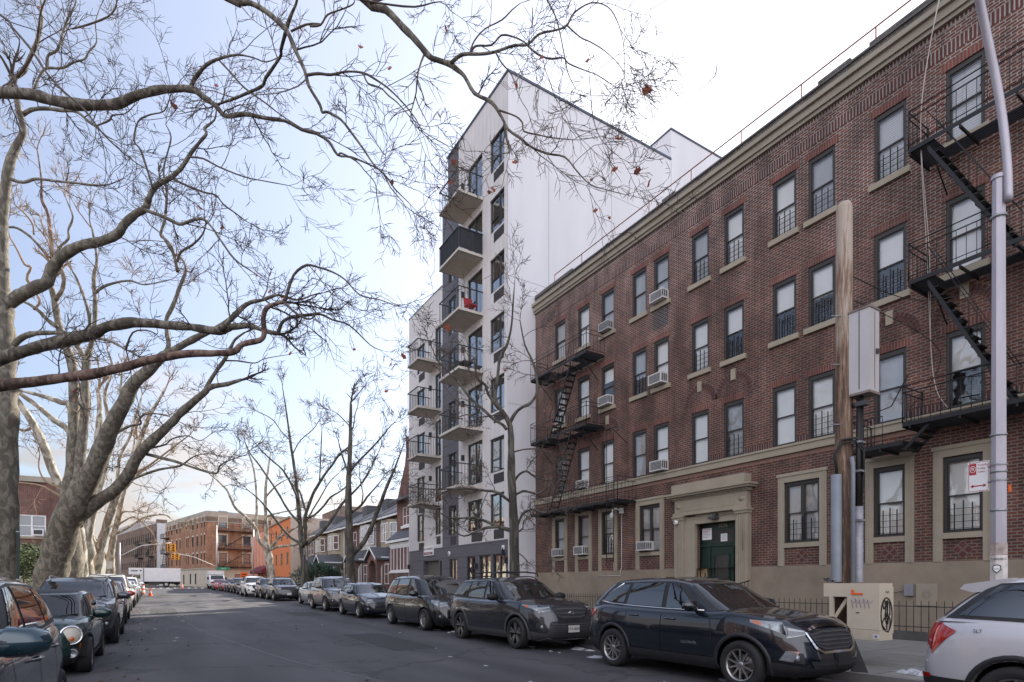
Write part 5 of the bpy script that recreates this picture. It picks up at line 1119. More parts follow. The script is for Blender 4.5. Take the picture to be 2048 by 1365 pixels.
def wheel(P, x, y, R, rimf, style, side, w=.215, axis_len=None):
    hub = MB(); Mx = Matrix.Translation((x, y, R)) @ Matrix.Rotation(side*math.pi/2, 4, 'Y')   # local z outwards
    hub.lathe([(0, .0), (.14*R/.35, .0), (.155*R/.35, -.02), (.155*R/.35, -.06)], Mx, mat('brake_disc', (.18, .17, .16), .4, metal=.8, var=.1), 16)
    h = hub.build('wheel', P)
    t = MB(); a = w/2; rr = R*rimf
    t.lathe([(rr-.012, a-.03), (rr, a-.008), (rr+.01, a), (lerp(rr, R, .5), a+.012), (R-.022, a+.002), (R-.006, a-.018), (R, a-.045), (R, -a+.045), (R-.02, -a), (rr, -a)], Mx, M['tyre'], 32)
    t.build('tyre', h)
    r = MB(); m1 = M['rim'] if style != 'dark' else M['rim_dark']
    r.lathe([(rr+.002, a-.004), (rr-.012, a-.010), (rr-.02, a-.03), (rr-.03, -a+.03)], Mx, M['rim'] if style != 'two' else M['rim_dark'], 32)
    r.lathe([(0, a-.022), (.032, a-.022), (.05, a-.03), (.062, a-.06)], Mx, m1 if style != 'two' else M['rim_dark'], 14)
    r.lathe([(rr-.03, -.02), (.03, -.03)], Mx, M['void'], 20)
    ns = {'five': 5, 'two': 5, 'ten': 10, 'seven': 7, 'dark': 5}[style]
    for k in range(ns):
        for dq in ((-.16, .16) if ns == 5 else (0,)):
            an = 2*math.pi*k/ns; c0 = an+dq*.35; c1 = an+dq*1.15; w0, w1 = (.024, .030) if ns == 5 else (.022, .020)
            z0, z1 = a-.028, a-.014; pts = []
            for (rad_, ang, hw, zz) in ((.045, c0, w0*.7, z0), (rr-.012, c1, w1*.62, z1)):
                dx, dy = math.cos(ang), math.sin(ang); pts += [(dx*rad_-dy*hw, dy*rad_+dx*hw, zz), (dx*rad_+dy*hw, dy*rad_-dx*hw, zz)]
            top = [pts[0], pts[1], pts[3], pts[2]]; bot = [(p[0], p[1], p[2]-.03) for p in top]
            r.add([Mx @ Vector(p) for p in top+bot], [(0, 1, 2, 3), (0, 4, 5, 1), (1, 5, 6, 2), (2, 6, 7, 3), (3, 7, 4, 0)], M['rim'] if (style != 'dark') else M['rim_dark'])
    r.build('rim', h)
def side_box(mb, S, y0, y1, z0, z1, d, m, sides=(1, -1)):
    for sd_ in sides:
        yc = (y0+y1)/2; v = S.v_of_z(yc, (z0+z1)/2); x = S.low(S.ph_of_y(yc), v)[0]
        xa, xb = sorted((sd_*(x-.02), sd_*(x+d))); mb.box(xa, xb, y0, y1, z0, z1, m)
def make_car(name, label, q, pm, x, yfront, z0=None, group=None, cat='car', yaw=0):
    S = CarShape(q); z0 = gz(yfront+2) if z0 is None else z0
    P = thing(name, label, cat, (0, 0, 0), group)
    body = build_body(S, P, pm, True); W, L = S.W, S.L; D = 'near' if q.get('near', True) else 'far'
    for yw in (q['yf'], q['yr']):
        for sd_ in (1, -1): wheel(P, sd_*(W-.115-q.get('wheel_in', 0)), yw, q['R'], q.get('rimf', .66), q.get('rims', 'ten'), sd_)
    fnL, fnG = S.low, S.gh
    # glass -----------------------------------------------------------
    t = MB(); hw = q.get('screen_w', .93); n_ = S.ng
    PA = lambda f: math.asin(f**(n_/2))
    def screen(mb, v0, v1, f0, f1, m, off, rear=False):
        g = (lambda f: math.pi-PA(f)) if rear else PA; fs = [0, .3, .55, .75, .88, 1]
        patch(mb, fnG, [(g(f*f0), v0) for f in fs], [(g(f*f1), v1) for f in fs], m, off, n=10, k=6)
    screen(t, .03, .93, hw+.02, hw-.01, M['black_plastic'], .003); t.build('windscreen_frit', P)
    t = MB(); screen(t, .06, .90, hw-.015, hw-.045, M['car_screen'], .007); ws = t.build('windscreen', P)
    t = MB()
    for sx in (-.35, .35):
        A = [fnG(PA(abs(sx)), .06), fnG(PA(.05 if sx < 0 else .8), .12)]
        t.tube([(math.copysign(A[0][0], sx), A[0][1]-.02, A[0][2]+.012), ((A[1][0]), A[1][1]-.02, A[1][2]+.015)], .009, M['black_plastic'], 4)
    t.build('wiper', ws)
    t = MB(); screen(t, q.get('rg0', .12), .9, .86, .80, M['car_glass'], .006, rear=True); t.build('rear_window', P)
    gl = q['glass']   # list of (yb0, yt0, yb1, yt1, v0, v1)
    tr = MB()
    if q.get('dlo'):
        a = q['dlo']
        def fy(y, v): return fnG(S.gph_of_y(y, v), v)
        for sd_ in (1, -1): tr = MB(); patch(tr, fy, [(a[0], a[4]), (a[2], a[4])], [(a[1], a[5]), (a[3], a[5])], M['black_plastic'], .006, n=28, k=10, sides=(sd_,)); tr.build('window_trim', P)
    def fy(y, v): return fnG(S.gph_of_y(y, v), v)
    for w_ in gl:
        for sd_ in (1, -1):
            g_ = MB(); patch(g_, fy, [(w_[0], w_[4]), (w_[2], w_[4])], [(w_[1], w_[5]), (w_[3], w_[5])], M['car_glass'], .011, n=14, k=9, sides=(sd_,)); g_.build('side_window', P)
    if q.get('chrome_dlo'):
        pts = q['chrome_dlo']
        for sd_ in (1, -1): c = MB(); c.tube([(lambda p: (p[0]*sd_+.008*sd_, p[1], p[2]))(fy(y, v)) for y, v in pts], q.get('chrome_r', .012), M['chrome'], 5); c.build('window_chrome', P)
    # door gaps, handles, mirrors --------------------------------------
    def fyl(y, v): return fnL(S.ph_of_y(y), v)
    for j, (ya, yb) in enumerate(zip(q['doors'], q['doors'][1:])):
        for sd_ in (1, -1):
            d_ = MB(); vb = .17
            for (yy, yt) in ((ya, ya), (yb, yb)):
                patch(d_, fyl, [(yy-.006, vb), (yy+.006, vb)], [(yt-.006, .985), (yt+.006, .985)], M['ink'], .002, n=1, k=10, sides=(sd_,))
            patch(d_, fyl, [(ya, vb-.008), (yb, vb-.008)], [(ya, vb+.008), (yb, vb+.008)], M['ink'], .002, n=12, k=1, sides=(sd_,))
            d = d_.build('door', P); h = MB(); zc = interps(S.zs, yb)-.13
            v = S.v_of_z(yb-.2, zc); px = fyl(yb-.2, v)[0]
            h.tube([(sd_*(px-.01), yb-.32, zc), (sd_*(px+.035), yb-.29, zc), (sd_*(px+.035), yb-.12, zc), (sd_*(px-.01), yb-.09, zc)], [.012, .016, .016, .012], pm if not q.get('chrome_handles') else M['chrome'], 6)
            h.build('handle', d)
    ym_ = q['mirror'][0]; zm = q['mirror'][1]
    for sd_ in (1, -1):
        m_ = MB(); xw = W*.93; c = q.get('mirror_mat', pm)
        prof = [(-.15, .0), (-.14, .065), (-.07, .10), (.05, .095), (.13, .06), (.15, .0)]
        rows = []
        for i in range(9):
            a_ = math.pi*2*i/8
            rows.append([(sd_*(xw+.14+px_), ym_+.05+.075*math.cos(a_)*pw/.085, zm+math.sin(a_)*pw*.95) for px_, pw in prof])
        m_.grid(rows, c, True); m_.box(*sorted((sd_*(xw+.02), sd_*(xw+.26))), ym_+.105, ym_+.115, zm-.055, zm+.065, M['car_glass'])
        m_.tube([(sd_*(xw-.04), ym_+.06, zm-.10), (sd_*(xw+.06), ym_+.05, zm-.05)], .028, M['black_plastic'], 6); m_.build('mirror', P)
    # lamps ------------------------------------------------------------
    def zv(y, z): return S.v_of_z(y, z)
    def nose_patch(mb, pts_top, pts_bot, m, off, n=10, k=4, sides=(1, -1)):
        """points are (fx, y or None, z): fx = fraction of half width on the face, or y on the side"""
        def cv(p):
            kind, val, z = p
            ph = S.ph_of_x(val) if kind == 'x' else S.ph_of_xr(val) if kind == 'r' else S.ph_of_y(val)
            yy = S.low(ph, .6)[1]; return (ph, max(0, min(1, S.v_of_z(yy, z))))
        patch(mb, fnL, [cv(p) for p in pts_top], [cv(p) for p in pts_bot], m, off, n=n, k=k, sides=sides)
    for key, mm, nm in (('head', M['lamp_clear'], 'headlight'), ('tail_lamp', M['lamp_red'], 'tail_light'), ('fog', M['lamp_clear'], 'fog_light'), ('amber', M['lamp_amber'], 'side_marker')):
        if key in q:
            for sd_ in (1, -1):
                l = MB(); T_, B_ = q[key]; nose_patch(l, T_, B_, M['black_plastic'] if key == 'fog' else mm, .007, sides=(sd_,))
                if key == 'fog': 
                    k_ = q[key][0]; c_ = [k_[len(k_)//2]]; ph = S.ph_of_x(k_[0][1]*.5+k_[-1][1]*.5); zc = (q[key][0][0][2]+q[key][1][0][2])/2; yy = S.low(ph, .4)[1]; p = S.low(ph, S.v_of_z(yy, zc))
                    l.lathe([(0, .03), (.035, .028), (.045, .012), (.045, 0)], Matrix.Translation((sd_*p[0], p[1]-.005, p[2])) @ Matrix.Rotation(math.pi/2, 4, 'X'), M['lamp_clear'], 12)
                o_ = l.build(nm, P)
                if key == 'head' and q.get('head_inner', True):
                    l = MB(); T2 = [(a[0], lerp(a[1], T_[len(T_)//2][1] if a[0] == T_[len(T_)//2][0] else a[1], .2), lerp(a[2], b[2] if i < len(B_) else a[2], .3)) for i, (a, b) in enumerate(zip(T_, B_))]
                    B2 = [(a[0], a[1], lerp(b[2], a[2], .18)) for a, b in zip(T_, B_)]
                    T2 = [(a[0], a[1], lerp(a[2], b[2], .28)) for a, b in zip(T_, B_)]
                    nose_patch(l, T2[:-1] or T2, B2[:-1] or B2, M['lamp_dark'], .0095, sides=(sd_,)); l.build('lamp_inner', o_)
    for key, nm in (('grille', 'grille'), ('intake', 'bumper_intake'), ('lower', 'lower_bumper')):
        if key in q:
            l = MB(); T_, B_, mm = q[key]; nose_patch(l, T_, B_, M[mm] if isinstance(mm, str) else mm, .006, n=14, k=4)
            nb = q.get(key+'_bars', 0)
            for b_ in range(nb):
                f0 = (b_+.5)/nb; T2 = [(a[0], lerp(a[1], b[1], f0), lerp(a[2], b[2], f0-.02)) for a, b in zip(T_, B_)]; B2 = [(a[0], lerp(a[1], b[1], f0), lerp(a[2], b[2], f0+.05)) for a, b in zip(T_, B_)]
                nose_patch(l, T2, B2, M[q.get(key+'_bar_mat', 'grey_plastic')], .013, n=12, k=1)
            l.build(nm, P)
    for (T_, B_, mm, nm) in q.get('extra', []):
        l = MB(); nose_patch(l, T_, B_, M[mm], .011, n=14, k=2); l.build(nm, P)
    # cladding along sills and round the arches --------------------------
    if q.get('clad'):
        cm = M[q['clad']]; l = MB(); vt_ = .20
        a0, a1 = q['yf']+S.arch, q['yr']-S.arch
        patch(l, fyl, [(a0, .0), (a1, .0)], [(a0, vt_), (a1, vt_)], cm, .012, n=20, k=3)
        patch(l, fnL, [(0, .0), (S.ph_of_x(.6), .0), (S.ph_of_y(q['yf']-S.arch), .0)], [(0, .2), (S.ph_of_x(.6), .22), (S.ph_of_y(q['yf']-S.arch), .26)], cm, .010, n=20, k=3)
        patch(l, fnL, [(S.ph_of_y(q['yr']+S.arch), .0), (S.ph_of_xr(.6), .0), (math.pi, .0)], [(S.ph_of_y(q['yr']+S.arch), .30), (S.ph_of_xr(.6), .30), (math.pi, .30)], cm, .012, n=20, k=3)
        for yw in (q['yf'], q['yr']):
            n = 18; R0, R1 = S.arch-.005, S.arch+.055
            for sd_ in (1, -1):
                rows = []
                for R_ in (R0, R0+.012, R1-.008, R1):
                    r = []
                    for i in range(n+1):
                        an = math.pi*i/n*1.16-.25; yy = yw-math.cos(an)*R_; zz = max(S.gc, q['R']+math.sin(an)*R_); v = max(0, min(1, S.v_of_z(yy, zz)))
                        xx = fyl(yy, v)[0]+(.016 if R0 < R_ < R1 else .0); r.append((sd_*xx, yy, zz))
                    rows.append(r)
                l.grid(rows, cm, True)
        l.build('cladding', P)
    if q.get('sill_chrome'):
        l = MB(); a0, a1 = q['yf']+S.arch+.04, q['yr']-S.arch-.04
        patch(l, fyl, [(a0, .0), (a1, .0)], [(a0, .04), (a1, .04)], M['chrome'], .016, n=16, k=1); l.build('sill_trim', P)
    if q.get('rails'):
        for sd_ in (1, -1):
            l = MB(); ya, yb = q['rails']; pts = []
            for i in range(9):
                t_ = i/8; y = lerp(ya, yb, t_); ph = S.gph_of_y(y, .97); p = fnG(ph, .97); h_ = .055*min(1, 6*min(t_, 1-t_)+.05); pts.append((sd_*(p[0]-.02), y, p[2]+h_+.01))
            l.tube(pts, .016, M[q.get('rail_mat', 'black_plastic')], 6); l.build('roof_rail', P)
    if q.get('plate'):
        kx, kz, txt, cols = q['plate']; ph = S.ph_of_x(abs(kx)/W) if kx else 0; yy = S.low(ph, .35)[1]; y_ = S.low(ph, S.v_of_z(yy, kz))[1]-.028
        l = MB(); l.box(kx-.155, kx+.155, y_, y_+.012, kz-.08, kz+.08, M[cols]); l.box(kx-.165, kx+.165, y_+.013, y_+.04, kz-.09, kz+.09, M['black_plastic'])
        if txt:
            l.text(txt, Matrix.Translation((kx, y_-.001, kz-.005)) @ Matrix.Rotation(math.pi/2, 4, 'X'), .085, M['ink'], .001)
            l.box(kx-.14, kx+.14, y_-.001, y_, kz+.062, kz+.070, mat('plate_stripe', (.45, .25, .10), .5, var=0))
        l.build('licence_plate', P)
    if q.get('emblem'):
        kind, ez = q['emblem']; yy = S.low(0, .7)[1]; y_ = S.low(0, min(1, S.v_of_z(yy, ez)))[1]-.022; l = MB()
        if kind == 'oval':
            for (rx, rz) in ((.075, .05), (.028, .046), (.058, .018)):
                l.tube([(rx*math.cos(a), y_, ez+(.012 if rz < .03 else 0)+rz*math.sin(a)) for a in [2*math.pi*i/20 for i in range(21)]], .006, M['chrome'], 5, cap=False)
        elif kind == 'bow':
            GC = mat('gold_emblem', (.62, .42, .10), .25, metal=.8, var=.05)
            l.prism([(-.085, -.018), (-.03, -.018), (-.03, -.034), (.03, -.034), (.038, -.018), (.085, -.018), (.075, .018), (.03, .018), (.03, .034), (-.03, .034), (-.022, .018), (-.075, .018)], (1, 0, 0), (0, 0, 1), (0, y_-.01, ez), (0, .012, 0), GC)
        elif kind == 'wing':
            l.tube([(-.07, y_, ez+.02), (0, y_, ez-.005), (.07, y_, ez+.02)], .007, M['chrome'], 5); l.tube([(.03*math.cos(a), y_, ez+.03*math.sin(a)) for a in [2*math.pi*i/14 for i in range(15)]], .006, M['chrome'], 5, cap=False)
        l.build('emblem', P)
    if q.get('finish'): q['finish'](S, P, pm, fyl, fnL, nose_patch)
    # place
    P.location = (x, yfront, z0); P.rotation_euler = (-math.atan(.009) if yfront > 12 else 0, 0, yaw); P.rotation_euler.x = math.atan(.009) if yfront > 12 else 0
    return P
# ---- body families ---------------------------------------------------------------------------
def suv(L=4.65, W=1.84, H=1.66, yf=.93, wb=2.73, R=.35, zn=.98, cowl=1.12, belt=1.10, cow_y=1.15, rf_y=1.95, rr_y=None, rb_y=None, **k):
    rr_y = rr_y or L-.72; rb_y = rb_y or L-.16
    q = dict(L=L, W=W, H=H, yf=yf, yr=yf+wb, R=R, gc=.24,
        zs=[(0, zn-.17), (.07, zn-.075), (.2, zn-.02), (.45, zn+.035), (cow_y, cowl-.02), (cow_y+.4, cowl-.035), (L*.55, belt-.015), (L-.5, belt+.03), (L-.05, belt+.02)],
        nose=[(0, .16), (.12, .04), (.35, 0), (.6, .03), (.8, .08), (.93, .14), (1, .24)],
        tail=[(0, .16), (.12, .03), (.4, 0), (.62, .03), (.85, .06), (1, .12)],
        gf=[(0, cow_y-.02), (.5, lerp(cow_y, rf_y, .53)), (.88, lerp(cow_y, rf_y, .90)), (1, rf_y+.10)],
        gr=[(0, rb_y), (.4, lerp(rb_y, rr_y, .33)), (.85, lerp(rb_y, rr_y, .80)), (1, rr_y-.04)],
        zr=[(rf_y, H-.115), (rf_y+.5, H-.045), (L*.55, H-.035), (rr_y-.5, H-.06), (rr_y, H-.10)],
        doors=[cow_y+.28, L*.53, L*.53+.85], mirror=(cow_y+.55, belt+.08), arch_r=R+.06,
        glass=[(cow_y+.62, rf_y+.26, L*.53-.05, L*.53-.05, .10, .84), (L*.53+.05, L*.53+.05, L*.53+.90, L*.53+.82, .12, .84), (L*.53+.98, L*.53+.90, L-.55, L-.95, .17, .80)],
        dlo=(cow_y+.42, rf_y+.16, L-.46, L-.88, .07, .88),
        head=([('x', .56, zn-.10), ('x', .78, zn-.06), ('y', .20, zn-.03), ('y', .52, zn+.01)], [('x', .56, zn-.17), ('x', .78, zn-.20), ('y', .20, zn-.20), ('y', .52, zn-.06)]),
        tail_lamp=([('y', L-.42, belt-.06), ('y', L-.15, belt-.05), ('r', .80, belt-.05), ('r', .6, belt-.06)], [('y', L-.42, belt-.13), ('y', L-.15, belt-.30), ('r', .80, belt-.26), ('r', .6, belt-.18)]),
        grille=([('x', 0, zn-.10), ('x', .35, zn-.10), ('x', .54, zn-.12)], [('x', 0, zn-.38), ('x', .30, zn-.37), ('x', .44, zn-.33)], 'black_plastic'), grille_bars=4,
        intake=([('x', 0, zn-.50), ('x', .45, zn-.50), ('x', .62, zn-.50)], [('x', 0, zn-.64), ('x', .45, zn-.64), ('x', .55, zn-.62)], 'black_plastic'), intake_bars=2,
        fog=([('x', .70, zn-.40), ('x', .84, zn-.38)], [('x', .70, zn-.54), ('x', .84, zn-.52)]), clad='black_plastic', rims='ten')
    q.update(k); return q
def sedan(L=4.6, W=1.78, H=1.45, hatch=False, **k):
    yf = .90; wb = L-1.93; R = .325; zn = .80; cow_y = 1.12; rf_y = 1.95; belt = .98
    rr_y, rb_y = (L-.85, L-.12) if hatch else (L-1.55, L-.78)
    q = dict(L=L, W=W, H=H, yf=yf, yr=yf+wb, R=R, gc=.19,
        zs=[(0, zn-.13), (.12, zn-.02), (.4, zn+.05), (cow_y, .97), (cow_y+.5, belt-.03), (L*.55, belt), (L-.9, belt+.04), (L-.2, belt+.05), (L, belt+.0)],
        nose=[(0, .12), (.15, .02), (.4, 0), (.7, .03), (.9, .09), (1, .20)], tail=[(0, .14), (.2, .02), (.5, 0), (.8, .03), (1, .10)],
        gf=[(0, cow_y-.03), (.5, lerp(cow_y, rf_y, .52)), (.88, lerp(cow_y, rf_y, .90)), (1, rf_y+.12)],
        gr=[(0, rb_y), (.4, lerp(rb_y, rr_y, .36)), (.85, lerp(rb_y, rr_y, .85)), (1, rr_y-.06)],
        zr=[(rf_y, H-.10), (rf_y+.5, H-.04), (L*.52, H-.035), (rr_y-.3, H-.07), (rr_y, H-.11)],
        doors=[cow_y+.30, L*.53, L*.53+.78], mirror=(cow_y+.55, belt+.06), arch_r=R+.05,
        glass=[(cow_y+.66, rf_y+.28, L*.53-.05, L*.53-.05, .10, .82), (L*.53+.05, L*.53+.05, L*.53+.78, L*.53+.55, .12, .82)],
        dlo=(cow_y+.46, rf_y+.18, (L-.62 if hatch else L-1.12), (L-.98 if hatch else L-1.5), .07, .87),
        head=([('x', .58, zn-.10), ('x', .80, zn-.05), ('y', .20, zn-.01), ('y', .60, zn+.07)], [('x', .58, zn-.17), ('x', .80, zn-.19), ('y', .20, zn-.17), ('y', .60, zn+.0)]),
        tail_lamp=([('y', L-.35, belt-.04), ('y', L-.13, belt-.05), ('r', .8, belt-.06)], [('y', L-.35, belt-.14), ('y', L-.13, belt-.24), ('r', .8, belt-.22)]),
        grille=([('x', 0, zn-.18), ('x', .3, zn-.18), ('x', .48, zn-.20)], [('x', 0, zn-.27), ('x', .3, zn-.27), ('x', .44, zn-.26)], 'black_plastic'), grille_bars=2,
        intake=([('x', 0, zn-.36), ('x', .4, zn-.36), ('x', .58, zn-.38)], [('x', 0, zn-.52), ('x', .4, zn-.52), ('x', .5, zn-.50)], 'black_plastic'), intake_bars=3,
        fog=([('x', .70, zn-.36), ('x', .84, zn-.34)], [('x', .70, zn-.48), ('x', .84, zn-.46)]), rims='ten')
    q.update(k); return q
PT = {k: paint('paint_'+k, c, metal=m, rough=r) for k, c, m, r in (
    ('black_blue', (.006, .009, .017), .3, .25), ('graphite', (.026, .029, .037), .5, .28), ('black', (.006, .006, .007), .2, .25), ('navy', (.012, .016, .030), .4, .28),
    ('bronze_grey', (.095, .082, .078), .6, .3), ('silver', (.42, .44, .46), .6, .32), ('pearl', (.60, .59, .61), .25, .35), ('dark_grey', (.03, .032, .036), .5, .3),
    ('green', (.008, .035, .032), .35, .25), ('slate', (.065, .068, .080), .55, .28), ('white', (.72, .72, .72), .0, .4), ('red', (.40, .012, .012), .1, .3), ('olive_white', (.58, .58, .54), .0, .4), ('maroon', (.10, .016, .025), .2, .3), ('blue_grey', (.13, .15, .18), .5, .3))}
XR = 7.16   # street side of the right-hand row
GR = 'cars parked along the right kerb'; GLf = 'cars parked along the left kerb'
# near black crossover
def fin_equinox(S, P, pm, fyl, fnL, nose_patch):
    l = MB()
    nose_patch(l, [('x', .0, .60), ('x', .34, .60), ('x', .50, .66), ('x', .60, .82)], [('x', .0, .575), ('x', .36, .575), ('x', .53, .64), ('x', .625, .83)], M['chrome'], .016, n=16, k=1)
    nose_patch(l, [('x', 0, .845), ('x', .3, .845), ('x', .56, .85)], [('x', 0, .825), ('x', .3, .825), ('x', .56, .83)], M['chrome'], .014, n=12, k=1); l.build('grille_chrome', P)
    for sd_ in (1, -1): l = MB(); nose_patch(l, [('x', .74, .60), ('x', .84, .61)], [('x', .80, .46), ('x', .88, .475)], M['chrome'], .012, n=6, k=2, sides=(sd_,)); nose_patch(l, [('x', .765, .59), ('x', .84, .60)], [('x', .815, .475), ('x', .875, .485)], M['lamp_clear'], .016, n=6, k=2, sides=(sd_,)); l.build('fog_light', P)
    l = MB()
    for sd_ in (1, -1):
        Mx = Matrix(((0, 0, sd_, sd_*(S.W+.002)), (sd_, 0, 0, 1.86), (0, 1, 0, .60), (0, 0, 0, 1)))
        l.text('EQUINOX', Mx, .066, M['chrome'], .003)
    l.build('lettering', P)
make_car('parked_car', 'glossy black crossover with chrome window line, nearest whole car on the right', suv(near=True,
    chrome_dlo=[(1.60, .07), (2.3, .07), (3.1, .08), (3.72, .10), (4.05, .17), (3.78, .60), (3.55, .86)], chrome_r=.013, emblem=('bow', .885),
    head=([('x', .62, .845), ('x', .82, .905), ('y', .24, .955), ('y', .72, 1.0)], [('x', .62, .80), ('x', .82, .77), ('y', .26, .81), ('y', .72, .965)]),
    amber=([('y', .56, .978), ('y', .69, .990)], [('y', .56, .925), ('y', .69, .962)]), grille=([('x', 0, .81), ('x', .3, .81), ('x', .56, .80)], [('x', 0, .61), ('x', .3, .61), ('x', .46, .66)], 'black_plastic'), grille_bars=5,
    plate=(.10, .47, '', 'black_plastic'), finish=fin_equinox, rims='ten'), PT['black_blue'], XR+.92, 4.45, 0, GR)
def fin_high(S, P, pm, fyl, fnL, nose_patch):
    l = MB(); nose_patch(l, [('x', 0, .29), ('x', .5, .29), ('x', .66, .33), ('x', .80, .27), ('y', .3, .25)], [('x', 0, .27), ('x', .5, .27), ('x', .67, .31), ('x', .80, .25), ('y', .3, .23)], M['silver_plastic'], .03, n=20, k=1); l.build('bumper_trim', P)
    for sd_ in (1, -1): l = MB(); nose_patch(l, [('x', .72, .76), ('x', .78, .78)], [('x', .72, .44), ('x', .80, .44)], M['black_plastic'], .014, n=4, k=4, sides=(sd_,)); l.build('corner_vent', P)
make_car('parked_car', 'dark grey crossover with black cross bars on its roof and plate KYA 8805', suv(L=4.95, W=1.93, H=1.71, yf=1.0, wb=2.85, R=.37, zn=1.02, cowl=1.16, belt=1.12, cow_y=1.30, rf_y=2.15,
    rails=(2.35, 4.2), emblem=('oval', .84), plate=(.0, .50, 'KYA·8805', 'white_dirty'), rims='two', rimf=.70, clad='grey_plastic', sill_chrome=True, mirror_mat=M['ink'],
    grille=([('x', 0, .96), ('x', .4, .96), ('x', .54, .94)], [('x', 0, .70), ('x', .24, .70), ('x', .38, .74)], 'black_plastic'), intake=([('x', 0, .64), ('x', .4, .64), ('x', .60, .66)], [('x', 0, .36), ('x', .45, .36), ('x', .70, .36)], 'black_plastic'), intake_bars=6,
    head=([('x', .56, .93), ('x', .80, .96), ('y', .25, .99), ('y', .70, 1.04)], [('x', .56, .87), ('x', .80, .86), ('y', .25, .89), ('y', .70, 1.01)]),
    amber=([('y', .50, 1.01), ('y', .62, 1.03)], [('y', .50, .96), ('y', .62, .99)]), finish=fin_high), PT['graphite'], XR+.93, 10.45, 0, GR)
rk = MB()
for yy in (12.95, 13.95):
    rk.tube([(XR+.20, yy, 1.71), (XR+.24, yy, 1.80), (XR+.60, yy-.0, 1.83), (XR+1.26, yy, 1.83), (XR+1.62, yy, 1.80), (XR+1.66, yy, 1.71)], .02, M['black_plastic'], 6)
tag(rk.build('roof_rack'), 'pair of black roof bars on the dark grey crossover with plate', 'roof rack')
make_car('parked_car', 'black minivan with silver wheels, between two crossovers', suv(L=5.15, W=2.01, H=1.74, yf=.98, wb=3.0, R=.34, zn=.93, cowl=1.10, belt=1.05, cow_y=1.0, rf_y=1.95, clad=None, rims='ten', gc=.18,
    doors=[1.3, 2.55, 3.6], glass=[(1.62, 2.2, 2.5, 2.5, .08, .85), (2.62, 2.62, 3.6, 3.55, .09, .85), (3.72, 3.66, 4.75, 4.4, .10, .82)], dlo=(1.4, 2.05, 4.82, 4.46, .05, .89),
    ), PT['black'], XR+1.0, 15.95, None, GR)
make_car('parked_car', 'small dark blue black hatchback with bright alloy wheels', sedan(L=4.48, W=1.76, H=1.46, hatch=True, doors=[1.42, 2.35, 3.15],
    glass=[(1.78, 2.23, 2.32, 2.32, .10, .82), (2.42, 2.42, 3.2, 3.0, .12, .82), (3.27, 3.08, 3.62, 3.4, .22, .78)]), PT['navy'], XR+.83, 22.75, None, GR)
make_car('parked_car', 'bronze grey crossover behind the small dark hatchback', suv(L=4.85, W=1.93, H=1.73, yf=.95, wb=2.79, R=.365, zn=1.0, cowl=1.14, belt=1.10, cow_y=1.2, rf_y=2.05, clad=None, rims='five'), PT['bronze_grey'], XR+.93, 28.3, None, GR)
make_car('parked_car', 'pale silver sedan half hidden behind the bronze grey crossover', sedan(), PT['silver'], 8.72, 34.9, None, GR)
seven = [([('x', .04+.13*k, .80), ('x', .10+.13*k, .80)], [('x', .04+.13*k, .62), ('x', .10+.13*k, .62)], 'chrome', 'grille_slot') for k in range(4)]
make_car('parked_car', 'dark grey off-roader with slotted grille, first car before the driveway gap', suv(zn=.98, rims='five', rails=(2.1, 4.0), plate=(0, .5, '', 'white_dirty'), extra=[], grille_bars=0,
    grille=([('x', 0, .88), ('x', .4, .88), ('x', .6, .87)], [('x', 0, .76), ('x', .4, .76), ('x', .58, .77)], 'black_plastic')), PT['dark_grey'], XR+.93, 43.2, None, GR)
make_car('parked_car', 'charcoal off-roader parked behind the slotted grille one', suv(rims='five', rails=(2.1, 4.0)), PT['dark_grey'], XR+.83, 48.4, None, GR)
make_car('parked_car', 'white off-roader with black bumper intake, far right row', suv(L=4.9, W=1.95, H=1.79, zn=1.06, cowl=1.2, belt=1.16, R=.37, wb=2.9, rims='five', clad=None), PT['white'], 7.55, 53.6, None, GR)
make_car('parked_car', 'dark grey sedan behind the white off-roader', sedan(), PT['slate'], 7.75, 59.5, None, GR)
make_car('parked_car', 'small black crossover in the far right row', suv(), PT['black'], 7.9, 66.0, None, GR)
make_car('parked_car', 'blue grey car, partly hidden by the small black crossover', suv(H=1.6), PT['blue_grey'], 7.85, 71.6, None, GR)
make_car('parked_car', 'bright red sedan, right one of the two red cars', sedan(H=1.44), PT['red'], 7.7, 77.4, None, GR)
make_car('parked_car', 'bright red sedan, left one of the two red cars', sedan(L=4.5, H=1.46), PT['red'], 7.35, 83.3, None, GR)
# cropped pale crossover on the right
def fin_pale(S, P, pm, fyl, fnL, nose_patch):
    l = MB(); zr = S.H
    l.prism([(3.70, zr-.075), (3.78, zr-.035), (4.18, zr-.10), (4.22, zr-.15), (4.1, zr-.19), (3.75, zr-.14)], (0, 1, 0), (0, 0, 1), (-.65, 0, -.045), (1.30, 0, 0), pm); l.build('spoiler', P)
    l = MB(); l.prism([(3.25, zr-.07), (3.38, zr+.03), (3.55, zr-.06)], (0, 1, 0), (0, 0, 1), (-.035, 0, 0), (.07, 0, 0), pm); l.build('antenna', P)
    l = MB(); patch(l, fnL, [(S.ph_of_y(4.42), .28), (math.pi-.35, .28)], [(S.ph_of_y(4.42), .33), (math.pi-.35, .33)], M['lamp_red'], .016, n=4, k=1); l.build('reflector', P)
    l = MB(); Mx = Matrix(((0, 0, -1, -(S.W*.955)), (-1, 0, 0, 3.98), (0, 1, 0, 1.03), (0, 0, 0, 1))); l.text('SLT', Mx, .05, M['chrome'], .003); l.build('lettering', P)
